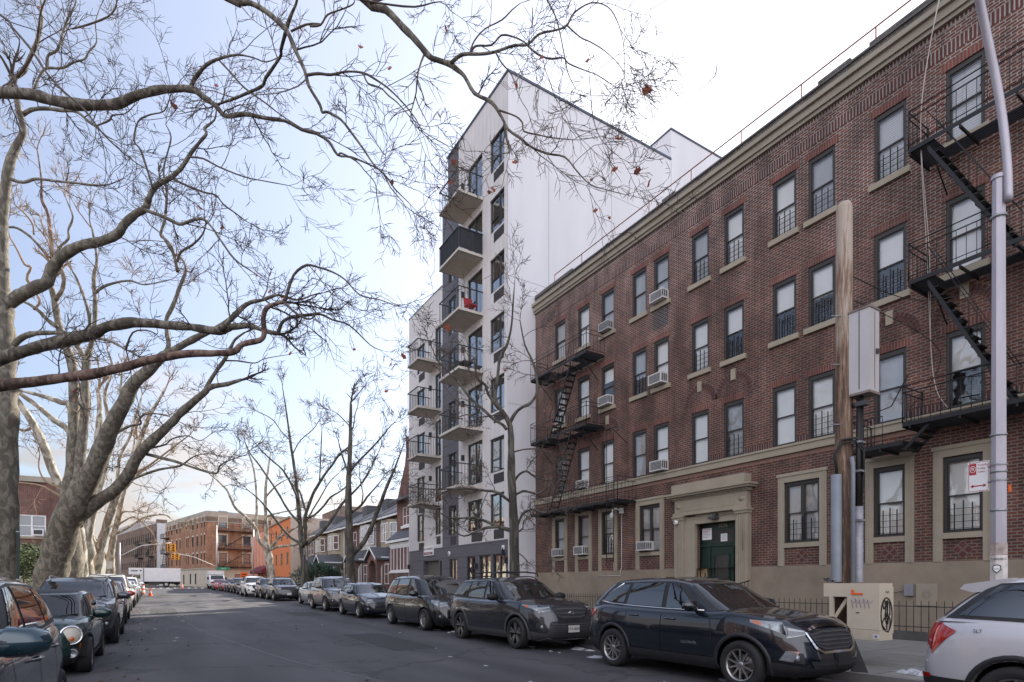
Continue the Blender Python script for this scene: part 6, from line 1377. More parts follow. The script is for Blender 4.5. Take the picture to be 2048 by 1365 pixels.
make_car('parked_car', 'pale silver crossover cut off by the right edge, red tail light towards us', suv(L=4.63, W=1.84, H=1.66, rims='ten', chrome_handles=True, finish=fin_pale, 
    tail_lamp=([('y', 4.22, 1.02), ('y', 4.44, 1.10), ('r', .82, 1.09), ('r', .70, 1.08)], [('y', 4.22, 1.0), ('y', 4.44, .74), ('r', .82, .78), ('r', .70, .88)]),
    glass=[(1.77, 2.21, 2.41, 2.41, .10, .84), (2.51, 2.51, 3.30, 3.18, .12, .84), (3.38, 3.26, 4.18, 3.85, .14, .82)], dlo=(1.57, 2.11, 4.32, 3.92, .07, .88)), PT['pearl'], XR+.95, -1.42, 0, GR)
# ---- left row ---------------------------------------------------------------------------------
XL = -.80
make_car('parked_car', 'dark grey car cut off by the left edge, its big door mirror nearest to us', suv(L=4.5, W=1.8, H=1.62, clad=None, mirror=(1.02, 1.17), mirror_mat=paint('paint_teal', (.015, .045, .065), metal=.3, rough=.2), rims='five', tail_lamp=([('y', 4.05, 1.0), ('y', 4.36, 1.03), ('r', .80, 1.02)], [('y', 4.05, .97), ('y', 4.36, .82), ('r', .80, .82)])), PT['slate'], XL-.86, 3.45, 0, GLf)
def fin_mini(S, P, pm, fyl, fnL, nose_patch):
    for sd_ in (1, -1):
        ph = S.ph_of_x(.70); p = S.low(ph, .78); l = MB(); Mx = Matrix.Translation((sd_*p[0]*.99, p[1]+.015, .665)) @ Matrix.Rotation(math.pi/2, 4, 'X') @ Matrix.Rotation(sd_*.30, 4, 'Y') @ Matrix.Rotation(-.12, 4, 'X')
        l.lathe([(.160, -.03), (.165, .03), (.15, .045), (.137, .04), (.133, .028)], Mx, M['chrome'], 28); o = l.build('headlight', P)
        l = MB(); l.lathe([(0, .06), (.07, .056), (.115, .042), (.135, .025)], Mx, mat('cream_lens', (.50, .46, .38), .12, var=.12, nscale=14, coat=1), 24); l.build('lens', o)
        l = MB(); l.lathe([(0, .066), (.035, .062), (.042, .05)], Mx @ Matrix.Translation((0, -.06, .0)), M['lamp_amber'], 14); l.build('indicator', o)
        l = MB(); Mf = Matrix.Translation((sd_*S.low(S.ph_of_x(.72), .35)[0], S.low(S.ph_of_x(.72), .3)[1]-.002, .37)) @ Matrix.Rotation(math.pi/2, 4, 'X'); l.lathe([(.075, .0), (.075, .02), (.06, .024), (.055, .01), (0, .012)], Mf, M['lamp_clear'], 18); l.lathe([(.075, .0), (.095, .01), (.095, -.01)], Mf, M['black_plastic'], 18); l.build('fog_light', P)
        l = MB(); nose_patch(l, [('y', .30, .52), ('y', .36, .52)], [('y', .30, .42), ('y', .36, .42)], M['lamp_amber'], .02, n=1, k=2, sides=(sd_,)); l.build('side_marker', P)
    l = MB(); nose_patch(l, [('x', 0, .53), ('x', .45, .53), ('x', .56, .50)], [('x', 0, .515), ('x', .46, .515), ('x', .58, .49)], M['chrome'], .018, n=12, k=1); l.build('grille_chrome', P)
mq = sedan(L=3.72, W=1.68, H=1.41, hatch=True); mq.update(yf=.62, yr=.62+2.47, R=.305, arch_r=.345,
    zs=[(0, .70), (.15, .80), (.5, .89), (1.0, .93), (1.4, .93), (2.4, .95), (3.4, .97), (3.7, .95)], gf=[(0, 1.02), (.5, 1.27), (.88, 1.45), (1, 1.58)], gr=[(0, 3.62), (.4, 3.55), (.85, 3.4), (1, 3.28)],
    zr=[(1.45, 1.33), (1.9, 1.38), (2.6, 1.385), (3.3, 1.345)], gw=[(0, .90), (.5, .84), (.85, .77), (.94, .73), (1.0, .66)], doors=[1.25, 2.45], mirror=(1.42, .98), clad='black_plastic', roof_black=True,
    glass=[(1.55, 1.72, 2.42, 2.42, .10, .84), (2.5, 2.5, 3.3, 3.2, .10, .84)], dlo=(1.38, 1.60, 3.4, 3.28, .06, .89), nl=3.6, screen_w=.95,
    grille=([('x', 0, .60), ('x', .3, .60), ('x', .46, .585)], [('x', 0, .53), ('x', .3, .53), ('x', .46, .54)], 'black_plastic'), intake=([('x', 0, .44), ('x', .4, .44), ('x', .55, .42)], [('x', 0, .28), ('x', .4, .28), ('x', .5, .30)], 'black_plastic'), rims='five')
for k_ in ('head', 'fog', 'amber'): mq.pop(k_, None)
mq['finish'] = fin_mini
make_car('parked_car', 'small dark green hatchback with big round headlights, left row', mq, PT['green'], -1.76, 11.75, 0, GLf)
def fin_rav(S, P, pm, fyl, fnL, nose_patch):
    l = MB(); nose_patch(l, [('x', .0, .42), ('x', .40, .42), ('x', .52, .46), ('x', .60, .56)], [('x', .0, .38), ('x', .42, .38), ('x', .56, .42), ('x', .66, .55)], M['silver_plastic'], .02, n=16, k=1); l.build('bumper_trim', P)
make_car('parked_car', 'slate grey crossover with slim headlights, behind the green hatchback', suv(L=4.6, W=1.86, H=1.69, zn=1.04, cowl=1.17, belt=1.12, rails=(2.1, 3.9), rail_mat='silver_plastic', rims='five', finish=fin_rav,
    head=([('x', .54, .95), ('x', .78, .99), ('y', .18, 1.02), ('y', .45, 1.06)], [('x', .54, .90), ('x', .78, .86), ('y', .18, .87), ('y', .45, 1.0)]),
    grille=([('x', 0, .90), ('x', .35, .90), ('x', .50, .88)], [('x', 0, .64), ('x', .35, .64), ('x', .50, .68)], 'black_plastic')), PT['slate'], XL-.90, 16.6, 0, GLf)
make_car('parked_car', 'dark maroon car with red mirror caps and salt stained doors', sedan(H=1.52, hatch=True, mirror_mat=PT['red']), PT['maroon'], -1.72, 23.3, None, GLf)
make_car('parked_car', 'pale off-roader with a black roof rack, left row', suv(L=4.7, H=1.78, zn=1.06, cowl=1.18, belt=1.14, rails=(2.0, 4.2)), PT['olive_white'], -1.85, 29.6, None, GLf)
make_car('parked_car', 'white sedan just behind the pale off-roader', sedan(), PT['white'], -1.80, 36.3, None, GLf)
make_car('parked_car', 'silver car, third from the far end of the left row', sedan(hatch=True), PT['silver'], -1.80, 42.6, None, GLf)
make_car('parked_car', 'white crossover near the far end of the left row', suv(), PT['white'], -1.85, 48.8, None, GLf)
make_car('parked_car', 'dark car at the far end of the left row', sedan(), PT['dark_grey'], -1.85, 56.5, None, GLf)
# plane trees: trunk and limbs as (x, y, z, radius) in metres
TREES = {
'T0': dict(base=(-3.75, 13.5), trunk=[(-3.8,13.5,-0.1,0.478),(-3.75,13.5,1.2,0.368),(-3.7,13.5,3.4,0.331),(-3.7,13.6,5.2,0.331),(-3.65,13.7,7.5,0.258),(-3.7,13.8,9.5,0.202),(-3.6,13.6,12,0.156),(-3.4,13.2,14.5,0.092)],
 limbs=[('l',[(-3.7,13.8,9.3,0.156),(-3.5,15.4,11.2,0.129),(-3.05,16.68,12.23,0.11),(-2.87,16.52,12.18,0.109),(-2.26,15.99,12.03,0.109),(-1.67,15.46,11.73,0.102),(-1.09,14.95,11.57,0.097),(-0.64,14.54,11.51,0.091),(-0.31,14.23,11.61,0.086),(0.16,13.81,11.63,0.071),(0.62,13.39,11.54,0.065),(0.83,13.18,11.33,0.055),(1.03,12.97,11.09,0.051),(1.21,12.79,10.83,0.041),(1.5,12.53,10.82,0.039),(1.85,12.19,10.65,0.036),(2.15,11.92,10.54,0.031),(2.41,11.65,10.3,0.029),(2.69,11.39,10.15,0.027),(2.64,11.4,10.14,0.024),(2.82,11.22,9.95,0.022),(2.94,11.07,9.65,0.019),(3.15,10.87,9.56,0.017),(3.4,10.62,9.37,0.015),(3.59,10.42,9.17,0.013),(3.7,10.26,8.83,0.011),(3.86,10.07,8.52,0.008)]),
  ('l',[(-3.7,13.6,4.8,0.175),(-3.22,16.79,6.27,0.135),(-2.86,16.52,6.39,0.134),(-2.42,16.18,6.54,0.129),(-1.89,15.77,6.68,0.129),(-1.4,15.4,6.79,0.123),(-1.05,15.13,6.9,0.118),(-0.83,14.95,6.99,0.108),(-0.4,14.63,7.05,0.098),(0.16,14.2,6.97,0.092),(0.64,13.83,6.89,0.086),(1.13,13.45,6.78,0.081),(1.35,13.28,6.85,0.067),(1.68,13.03,6.86,0.057),(1.94,12.82,6.73,0.048),(2.19,12.63,6.66,0.042)]),
  ('l',[(2.16,12.65,6.68,0.038),(2.21,12.57,6.86,0.035),(2.33,12.45,6.95,0.033),(2.59,12.21,6.97,0.03),(2.84,11.99,6.97,0.023),(3.04,11.8,6.83,0.018),(3.31,11.54,6.68,0.014),(3.62,11.22,6.25,0.011),(3.77,11.07,6.13,0.006)]),
  ('l',[(1.14,13.27,6.75,0.057),(1.26,13.27,6.9,0.052),(1.5,13.27,7.22,0.048),(1.7,13.24,7.43,0.043),(1.94,13.2,7.53,0.034),(2.24,13.14,7.69,0.025),(2.61,13.07,7.65,0.02),(2.92,13,7.81,0.015)]),
  ('b',[(-3.7,13.5,4.4,0.156),(-3.15,16.04,5.56,0.12),(-2.72,15.68,5.6,0.119),(-2.15,15.2,5.64,0.108),(-1.59,14.72,5.68,0.102),(-1.04,14.26,5.73,0.097),(-0.51,13.79,5.82,0.086),(0.02,13.33,5.94,0.081),(0.54,12.88,5.99,0.072),(1.05,12.44,5.96,0.062),(1.3,12.22,5.97,0.057),(1.42,12.1,6.09,0.052),(1.69,11.86,6.14,0.048),(1.76,11.79,6.25,0.048),(1.74,11.74,6.52,0.043),(1.79,11.65,6.7,0.039),(1.94,11.52,6.76,0.034),(2.05,11.43,6.79,0.03)]),
  ('t',[(2.05,11.43,6.79,0.03),(2.1,11.34,6.94,0.026),(2.18,11.2,7.22,0.023),(2.36,11.01,7.36,0.021),(2.56,10.83,7.29,0.019),(2.74,10.65,7.18,0.017),(2.92,10.47,7.01,0.015),(3.12,10.24,6.69,0.012),(3.4,9.97,6.56,0.01),(3.6,9.76,6.42,0.008)]),
  ('t',[(2.05,11.43,6.78,0.026),(2.23,11.17,6.5,0.021),(2.41,10.95,6.36,0.017),(2.49,10.83,6.43,0.013),(2.55,10.77,6.45,0.008)]),
  ('l',[(-3.62,13.6,11.7,0.11),(-2.5,13,12.5,0.101),(-0.7,11.8,12.4,0.083),(1.02,10.65,11.24,0.046),(1.21,10.5,11.14,0.046),(1.34,10.4,11.11,0.041),(1.55,10.22,10.93,0.041),(1.74,10.06,10.7,0.038),(1.84,9.97,10.54,0.036),(1.94,9.86,10.21,0.032),(2.06,9.73,9.83,0.028),(2.11,9.66,9.55,0.026),(2.25,9.52,9.21,0.022),(2.28,9.48,9.07,0.02),(2.35,9.43,9.07,0.018),(2.52,9.28,8.92,0.018),(2.67,9.14,8.65,0.017),(2.8,9.02,8.4,0.015),(2.93,8.9,8.13,0.013),(3.08,8.77,7.92,0.011),(3.2,8.65,7.68,0.009),(3.37,8.5,7.44,0.006)]),
  ('l',[(1.83,10.03,10.62,0.03),(1.87,9.87,10.72,0.026),(1.92,9.71,10.8,0.022),(1.93,9.62,10.86,0.018)]),
  ('t',[(1.88,9.89,10.5,0.018),(2.08,9.68,10.54,0.017),(2.25,9.51,10.49,0.015),(2.11,9.55,10.42,0.015),(2.24,9.42,10.4,0.015),(2.32,9.31,10.51,0.013),(2.48,9.14,10.53,0.011),(2.63,8.98,10.56,0.009),(2.64,8.94,10.63,0.007)]),
  ('l',[(1.84,10.14,10.65,0.027),(1.84,10.52,10.68,0.028),(1.85,10.69,10.68,0.026),(1.72,11.32,10.74,0.028),(1.69,11.53,10.73,0.028),(1.53,11.94,10.84,0.026),(1.32,12.45,10.99,0.025),(1.09,12.96,11.14,0.023)]),
  ('l',[(0.64,13.7,11.82,0.043),(0.71,13.55,11.93,0.038),(0.89,13.24,12.05,0.033),(1.12,12.93,12.05,0.026),(1.39,12.56,11.96,0.018),(1.63,12.24,11.77,0.014),(1.82,11.97,11.57,0.011),(2.02,11.68,11.54,0.009)]),
  ('t',[(1.11,13.18,12.2,0.018),(1.31,12.93,11.84,0.018),(1.52,12.69,11.47,0.017),(1.86,12.3,11.03,0.014),(2.11,12.01,10.69,0.011),(2.42,11.67,10.34,0.009)]),
  ('t',[(2.08,9.65,9.7,0.022),(2.23,9.51,9.69,0.022),(2.39,9.37,9.64,0.02),(2.58,9.2,9.65,0.018),(2.8,9,9.58,0.017),(2.97,8.85,9.43,0.015),(3.11,8.71,9.26,0.013),(3.27,8.54,9,0.011),(3.43,8.37,8.68,0.009),(3.5,8.27,8.46,0.007),(3.78,8.01,8.19,0.006)]),
  ('t',[(2.79,8.97,9.55,0.013),(2.84,8.89,9.35,0.013),(2.99,8.74,9.24,0.011),(3.08,8.63,9.08,0.011),(3.18,8.52,8.94,0.009),(3.31,8.36,8.68,0.007),(3.43,8.23,8.5,0.006)]),
  ('t',[(2.32,11.37,10.09,0.022),(2.58,11.12,9.93,0.019),(2.75,10.94,9.74,0.019),(2.87,10.78,9.44,0.017),(2.92,10.73,9.46,0.015),(3.13,10.5,9.25,0.013),(3.25,10.36,9.03,0.01),(3.38,10.19,8.76,0.01),(3.39,10.11,8.47,0.008),(3.41,10,8.08,0.006)]),
  ('t',[(-2.31,18.46,16.24,0.023),(-2.47,18.79,16.04,0.023),(-2.54,19.04,15.81,0.029),(-2.65,19.36,15.53,0.036),(-2.9,19.8,15.26,0.042),(-3.14,20.15,15.11,0.05)]),
  ('t',[(-3.6,13.6,12,0.037),(-2.19,12.51,10.88,0.019),(-1.99,12.39,10.65,0.019),(-1.73,12.23,10.29,0.019),(-1.51,12.09,9.9,0.017),(-1.29,11.96,9.62,0.017),(-0.99,11.77,9.31,0.015),(-0.81,11.66,9.03,0.013),(-0.64,11.55,8.8,0.011),(-0.33,11.37,8.49,0.009),(-0.07,11.2,8.29,0.007)])]),
'T00': dict(base=(-3.8, 4.6), trunk=[(-3.85,4.6,-0.1,0.5),(-3.8,4.6,1.2,0.38),(-3.75,4.6,4,0.34),(-3.6,4.7,6.5,0.28),(-3.4,4.9,9,0.2),(-3.3,5,12,0.12)],
 limbs=[('l',[(-3.6,4.7,6.6,0.16),(-2.2,5.4,8.6,0.13),(-0.2,6.6,10,0.09),(1.6,7.8,10.3,0.065),(2.59,8.39,10.13,0.051),(2.86,8.14,9.88,0.047),(3.05,7.95,9.57,0.045),(3.2,7.8,9.32,0.041),(3.34,7.64,9.04,0.039),(3.42,7.58,8.99,0.036),(3.56,7.44,8.88,0.034),(3.64,7.37,8.79,0.03),(3.71,7.29,8.67,0.028),(3.81,7.17,8.39,0.025),(3.99,7,8.22,0.023),(4.08,6.88,7.97,0.021),(4.14,6.8,7.77,0.019),(4.26,6.68,7.62,0.017),(4.36,6.58,7.48,0.015),(4.53,6.42,7.35,0.014),(4.7,6.26,7.27,0.011),(4.81,6.14,7.05,0.009),(4.93,6,6.83,0.007),(5.1,5.85,6.73,0.006),(5.27,5.68,6.63,0.004)]),
  ('l',[(3.52,7.34,8.8,0.026),(3.64,7.22,8.89,0.024),(3.82,7.05,8.85,0.021),(3.98,6.9,8.84,0.019),(4.17,6.71,8.87,0.017),(4.31,6.58,8.85,0.017),(4.42,6.46,8.95,0.015),(4.59,6.3,8.96,0.013),(4.69,6.2,8.99,0.012),(4.74,6.12,9.11,0.01),(4.9,5.95,9.19,0.008),(5.05,5.8,9.09,0.007),(5.12,5.7,8.87,0.007),(5.15,5.61,8.54,0.005),(5.11,5.54,8.12,0.004)]),
  ('t',[(3.76,7.19,8.95,0.018),(3.8,7.11,9,0.014),(3.94,6.92,8.93,0.012),(4.01,6.77,8.98,0.011),(4.13,6.6,8.87,0.01),(4.22,6.44,8.7,0.008)]),
  ('t',[(4.27,6.53,8.78,0.013),(4.36,6.41,8.61,0.012),(4.47,6.28,8.5,0.011),(4.59,6.15,8.47,0.01),(4.63,6.09,8.37,0.009),(4.75,5.95,8.24,0.007),(4.87,5.79,8.1,0.006),(5.02,5.6,7.87,0.004)]),
  ('t',[(4.37,6.23,9.21,0.01),(4.45,6.14,8.95,0.01),(4.48,6.07,8.67,0.009),(4.5,6,8.33,0.008),(4.52,5.95,8.08,0.006),(4.58,5.87,7.85,0.004)]),
  ('t',[(4.6,6.09,8.86,0.01),(4.7,5.93,8.62,0.008),(4.78,5.82,8.51,0.007),(4.88,5.66,8.32,0.006),(4.97,5.51,8.09,0.004)]),
  ('t',[(4.85,5.94,8.29,0.005),(4.82,5.86,7.86,0.006),(4.8,5.79,7.52,0.006),(4.83,5.7,7.23,0.005),(4.89,5.61,7.07,0.004),(4.99,5.5,6.9,0.003)]),
  ('t',[(4,6.81,7.98,0.015),(4.16,6.65,7.86,0.012),(4.22,6.57,7.74,0.011),(4.22,6.53,7.6,0.01),(4.37,6.38,7.51,0.008),(4.49,6.24,7.43,0.007),(4.68,6.04,7.35,0.005)]),
  ('t',[(4.07,6.77,7.77,0.014),(4.08,6.73,7.53,0.01),(4.1,6.69,7.38,0.008),(3.99,6.74,7.34,0.007),(3.82,6.81,7.25,0.004)]),
  ('t',[(3.95,6.84,8.79,0.014),(4.01,6.76,8.59,0.01),(4.1,6.65,8.39,0.008),(4.15,6.55,8.06,0.006),(4.22,6.44,7.81,0.004)]),
  ('t',[(3.76,7.19,8.98,0.014),(3.8,7.16,9.11,0.012),(3.91,7.06,9.25,0.01),(4.1,6.91,9.35,0.009),(4.21,6.82,9.47,0.007),(4.3,6.75,9.55,0.005)]),
  ('l',[(2.69,8.33,10.06,0.022),(2.95,8,10.03,0.018),(3.26,7.63,9.98,0.014)]),
  ('t',[(2.38,8.28,9.93,0.018),(2.72,7.97,9.76,0.014),(3.1,7.62,9.61,0.011),(3.37,7.37,9.61,0.007),(3.5,7.24,9.42,0.005)])]),
'T1': dict(base=(-3.75, 22.0), trunk=[(-3.76,22.06,0.98,0.412),(-3.76,22.04,1.78,0.362),(-3.73,22.01,2.8,0.349),(-3.7,21.97,4.24,0.336),(-3.7,21.95,5.69,0.323),(-3.67,21.92,6.55,0.31),(-3.67,21.9,7.41,0.286),(-3.69,21.9,8.42,0.273),(-3.71,21.9,9.42,0.224),(-3.76,21.91,10.57,0.168),(-3.77,21.9,11.43,0.155),(-3.74,21.87,12.14,0.143),(-3.65,21.8,13,0.13),(-3.53,21.72,13.71,0.118),(-3.33,21.59,14.21,0.099),(-3.21,21.51,14.54,0.08),(-3.28,21.54,14.92,0.074),(-3.36,21.59,15.34,0.068),(-3.48,21.66,15.77,0.062),(-3.49,21.66,16.05,0.056)],
 limbs=[('l',[(-3.49,21.66,16.05,0.049),(-3.6,21.47,16.22,0.036),(-3.7,21.35,16.33,0.03),(-3.89,21.2,16.43,0.024)]),
  ('l',[(-3.49,21.66,16.01,0.043),(-3.26,21.67,16.36,0.037),(-3.11,21.78,16.98,0.032),(-2.96,21.91,17.67,0.026),(-2.88,22.1,18.46,0.022),(-2.94,22.37,19.26,0.02)]),
  ('l',[(-3.56,21.7,9.58,0.161),(-3.35,21.5,9.72,0.166),(-3.11,21.27,9.82,0.159),(-2.83,21,9.94,0.152),(-2.6,20.77,10.01,0.151),(-2.47,20.59,10.32,0.144),(-2.19,20.29,10.65,0.132),(-1.81,19.91,10.84,0.119),(-1.25,19.37,10.88,0.112),(-0.87,19.01,11.02,0.105),(-0.69,18.79,11.26,0.099),(-0.44,18.53,11.46,0.087),(-0.22,18.31,11.54,0.081),(-0.15,18.19,11.75,0.069),(-0.17,18.19,11.69,0.069),(0.03,17.93,12.03,0.068),(0.34,17.61,12.16,0.062),(0.58,17.35,12.34,0.053),(0.75,17.13,12.59,0.047),(0.95,16.89,12.84,0.041),(1.12,16.69,13.02,0.036),(1.08,16.67,13.14,0.033),(1.28,16.45,13.28,0.022),(1.32,16.34,13.5,0.016)]),
  ('l',[(-0.22,17.99,11.34,0.046),(0.2,17.61,11.09,0.045),(0.41,17.41,10.93,0.042),(0.58,17.26,10.84,0.039),(0.99,16.88,10.92,0.034),(1.22,16.66,10.68,0.028),(1.45,16.4,10.21,0.025),(1.71,16.1,9.71,0.022),(2.03,15.79,9.38,0.016),(2.35,15.47,9.05,0.01)]),
  ('t',[(0.37,17.39,12.02,0.028),(0.71,17.05,11.76,0.028),(1.05,16.71,11.52,0.025),(1.31,16.44,11.38,0.022),(1.47,16.24,11.09,0.019),(1.7,16,10.83,0.016),(1.95,15.72,10.53,0.01)]),
  ('t',[(0.75,17.04,12.51,0.028),(1.05,16.75,12.4,0.025),(1.38,16.4,12.1,0.022),(1.9,15.88,11.73,0.016),(2.34,15.43,11.51,0.014),(2.8,14.95,11.29,0.008)]),
  ('t',[(-0.04,17.65,11.76,0.028),(-0.18,17.69,12.26,0.028),(-0.32,17.73,12.72,0.025),(-0.46,17.8,12.94,0.022),(-0.37,17.7,13.4,0.022),(-0.11,17.52,13.56,0.019),(0.2,17.3,13.64,0.016),(0.33,17.18,13.98,0.014)]),
  ('t',[(0.24,17.83,11.32,0.028),(0.27,17.78,11.78,0.022),(0.19,17.81,12.38,0.022),(0.26,17.74,12.78,0.02),(0.36,17.65,13.26,0.017),(0.24,17.71,13.58,0.011)]),
  ('l',[(-3.44,21.63,8.37,0.086),(-3.27,21.42,8.51,0.08),(-2.99,21.1,8.59,0.073),(-2.58,20.66,8.56,0.066),(-1.99,20.02,8.43,0.053),(-1.72,19.72,8.28,0.047),(-1.27,19.21,8.16,0.04),(-0.97,18.88,8.02,0.034),(-0.66,18.5,7.75,0.028)]),
  ('t',[(-0.66,18.5,7.75,0.028),(-0.5,18.2,8.13,0.022),(-0.18,17.85,8.13,0.02),(0.03,17.61,7.99,0.014)]),
  ('l',[(-3.52,21.67,13.12,0.043),(-3.2,21.37,12.97,0.043),(-2.88,21.07,13.01,0.037),(-2.4,20.62,12.86,0.03),(-1.82,20.07,12.68,0.027),(-1.44,19.71,12.56,0.024),(-1.07,19.35,12.5,0.018),(-0.73,19.02,12.6,0.012)]),
  ('l',[(-3.25,21.63,15.06,0.062),(-3.02,21.36,15.11,0.056),(-2.66,20.96,15.03,0.049),(-2.21,20.47,14.82,0.04),(-1.86,20.08,14.67,0.036),(-1.55,19.69,14.25,0.033),(-1.36,19.45,14.02,0.029),(-1.13,19.15,13.68,0.017),(-0.9,18.89,13.47,0.011)]),
  ('t',[(-1.35,19.4,14.03,0.023),(-1.05,19.1,14.1,0.023),(-0.98,19.01,14.2,0.021),(-0.69,18.72,14.17,0.017),(-0.51,18.52,14.28,0.011)]),
  ('l',[(-3.6,21.96,16.21,0.063),(-3.42,21.91,16.3,0.057),(-3.24,21.87,16.49,0.05),(-3.17,21.91,16.83,0.044),(-2.96,21.94,17.46,0.038),(-2.87,22.04,18.2,0.032),(-2.9,22.17,18.65,0.026),(-3.05,22.32,18.9,0.02)]),
  ('l',[(-2.67,21.39,16.48,0.038),(-2.64,21.36,16.84,0.034),(-2.4,21.22,17.03,0.031),(-2.29,21.15,17.48,0.028),(-2.17,21.08,17.89,0.025),(-1.98,20.96,18.3,0.019),(-1.94,20.93,18.57,0.013)]),
  ('l',[(-2.88,20.81,15.38,0.03),(-2.73,20.72,15.77,0.03),(-2.58,20.62,15.95,0.03),(-2.21,20.39,15.95,0.03),(-1.94,20.23,16.12,0.028),(-1.68,20.07,16.21,0.024),(-1.57,20,16.43,0.022),(-1.39,19.89,16.69,0.018),(-1.42,19.91,17.22,0.015),(-1.31,19.84,17.66,0.012)]),
  ('t',[(-1.98,20.26,17.06,0.022),(-1.6,19.9,17.07,0.024),(-1.11,19.43,17.15,0.024),(-0.92,19.22,17.33,0.021),(-0.88,19.11,17.56,0.017)])]),
'T2': dict(base=(-3.75, 30.4), trunk=[(-3.88,30.83,0.85,0.702),(-3.63,30.39,1.89,0.596),(-3.39,29.95,2.91,0.541),(-3.11,29.5,3.91,0.503),(-2.83,29.11,4.6,0.483),(-2.5,28.71,5.22,0.416),(-2,28.08,6.18,0.347),(-1.65,27.56,7.1,0.297),(-1.25,27,8.02,0.262),(-0.92,26.57,8.66,0.245),(-0.65,26.22,9.17,0.22),(-0.21,25.75,9.57,0.196),(0.08,25.42,9.88,0.18),(0.39,25.09,10.09,0.149),(0.78,24.69,10.3,0.126),(1.4,24.06,10.61,0.11),(2.11,23.34,10.91,0.087),(2.58,22.8,11.37,0.072),(2.88,22.48,11.55,0.057),(3.31,22.04,11.58,0.035)],
 limbs=[('l',[(-2.8,29.69,4.05,0.28),(-2.4,29.25,4.5,0.278),(-2.03,28.86,4.81,0.26),(-1.39,28.21,5.28,0.242),(-0.95,27.71,5.81,0.223),(-0.61,27.25,6.48,0.214),(-0.09,26.65,7.11,0.188),(0.46,26.04,7.66,0.162),(0.94,25.48,8.17,0.138),(1.56,24.79,8.72,0.122),(1.75,24.57,8.94,0.106),(2.29,24.02,8.99,0.082),(2.72,23.58,9.1,0.059)]),
  ('l',[(1.65,24.83,8.9,0.084),(1.71,24.76,9.08,0.076),(1.96,24.5,9.54,0.072),(2.21,24.26,9.93,0.068),(2.39,24.06,10.31,0.06),(2.55,23.89,10.66,0.045),(2.86,23.62,10.91,0.03)]),
  ('t',[(2.23,24.47,10,0.03),(2.65,24.07,9.95,0.026),(3.19,23.54,9.8,0.022),(3.49,23.24,9.93,0.018),(4.17,22.57,9.99,0.011)]),
  ('l',[(-0.34,27.23,6.69,0.071),(0.13,26.79,6.52,0.063),(0.76,26.19,6.29,0.051),(1.39,25.59,5.99,0.042),(2,25,5.77,0.038),(2.12,24.83,6.06,0.03),(2.39,24.56,6.23,0.023),(2.91,24.05,6.41,0.015)]),
  ('l',[(-1.03,30.01,5.95,0.061),(-0.56,29.71,6.17,0.056),(0.14,29.28,6.45,0.052),(0.93,28.8,6.62,0.043),(1.38,28.52,6.99,0.03),(1.87,28.22,7.14,0.022),(2.39,27.9,7.05,0.013)]),
  ('l',[(0.31,25.07,10.07,0.089),(0.44,24.99,10.4,0.082),(0.39,25.02,10.77,0.082),(0.36,25.04,11.33,0.074),(0.55,24.92,11.8,0.074),(0.76,24.79,12.45,0.074),(0.88,24.72,12.82,0.059),(0.98,24.66,13.19,0.045),(0.87,24.73,13.56,0.037),(0.55,24.92,13.84,0.037),(0.31,25.07,14.3,0.037),(0.23,25.12,14.49,0.03),(-0.16,25.36,14.86,0.022)]),
  ('l',[(0.72,24.81,13.1,0.059),(0.55,24.82,13.88,0.059),(0.34,24.89,14.22,0.052),(0.18,24.95,14.39,0.044),(0.31,24.81,14.91,0.044),(0.36,24.69,15.59,0.037)]),
  ('t',[(0.71,24.82,13.47,0.052),(0.81,24.63,13.78,0.044),(1.17,24.25,13.97,0.037),(1.47,23.89,14.25,0.033),(1.57,23.7,14.55,0.026)]),
  ('l',[(-1.46,28.51,7.57,0.065),(-1.21,28.29,7.72,0.057),(-0.83,27.96,7.9,0.049),(-0.48,27.67,7.96,0.04),(-0.52,27.64,8.21,0.032),(-0.17,27.35,8.33,0.024),(0.34,26.91,8.26,0.02),(0.71,26.59,8,0.012)]),
  ('t',[(-0.17,27.36,6.95,0.04),(0.34,26.88,7.06,0.032),(0.59,26.63,7.28,0.028),(1.09,26.15,7.36,0.024),(1.5,25.75,7.13,0.016),(1.82,25.43,7.34,0.012)])]),
'T3': dict(base=(-3.7, 38.0), trunk=[(-3.75,38.15,1.2,0.593),(-3.75,37.92,3.3,0.518),(-3.82,37.82,4.6,0.423),(-3.85,37.68,5.99,0.351),(-3.61,37.34,7.62,0.279),(-3.57,37.1,9.53,0.254),(-3.51,36.92,10.75,0.23),(-3.53,36.76,12.3,0.218),(-3.8,36.78,13.45,0.194),(-4.11,36.84,14.44,0.17),(-4.3,36.8,15.79,0.136),(-4.42,36.8,16.38,0.124)],
 limbs=[('l',[(-3.77,37.34,5.85,0.232),(-3.51,37.12,6.61,0.231),(-3.33,36.99,6.92,0.231),(-3.19,36.77,8.84,0.23),(-3.05,36.57,10.5,0.218),(-3.04,36.46,11.9,0.184),(-2.92,36.31,13.07,0.16),(-2.7,36.12,13.89,0.114),(-2.56,35.93,15.39,0.103),(-2.62,35.85,16.93,0.091),(-2.49,35.72,17.69,0.068),(-2.55,35.7,18.44,0.057),(-2.67,35.72,19.27,0.045)]),
  ('l',[(-3.04,36.54,12.94,0.114),(-3.25,36.6,13.43,0.104),(-3.36,36.63,13.67,0.103),(-2.81,36.14,14.63,0.091),(-3.01,36.11,15.83,0.068),(-3.32,36.17,16.78,0.057),(-3.5,36.23,17.14,0.045)]),
  ('l',[(-2.62,35.93,16.11,0.079),(-2.25,35.56,16.43,0.068),(-1.6,34.98,16.6,0.057),(-1.02,34.46,16.6,0.045),(-0.43,33.93,16.33,0.033),(0.62,32.98,16.44,0.023)]),
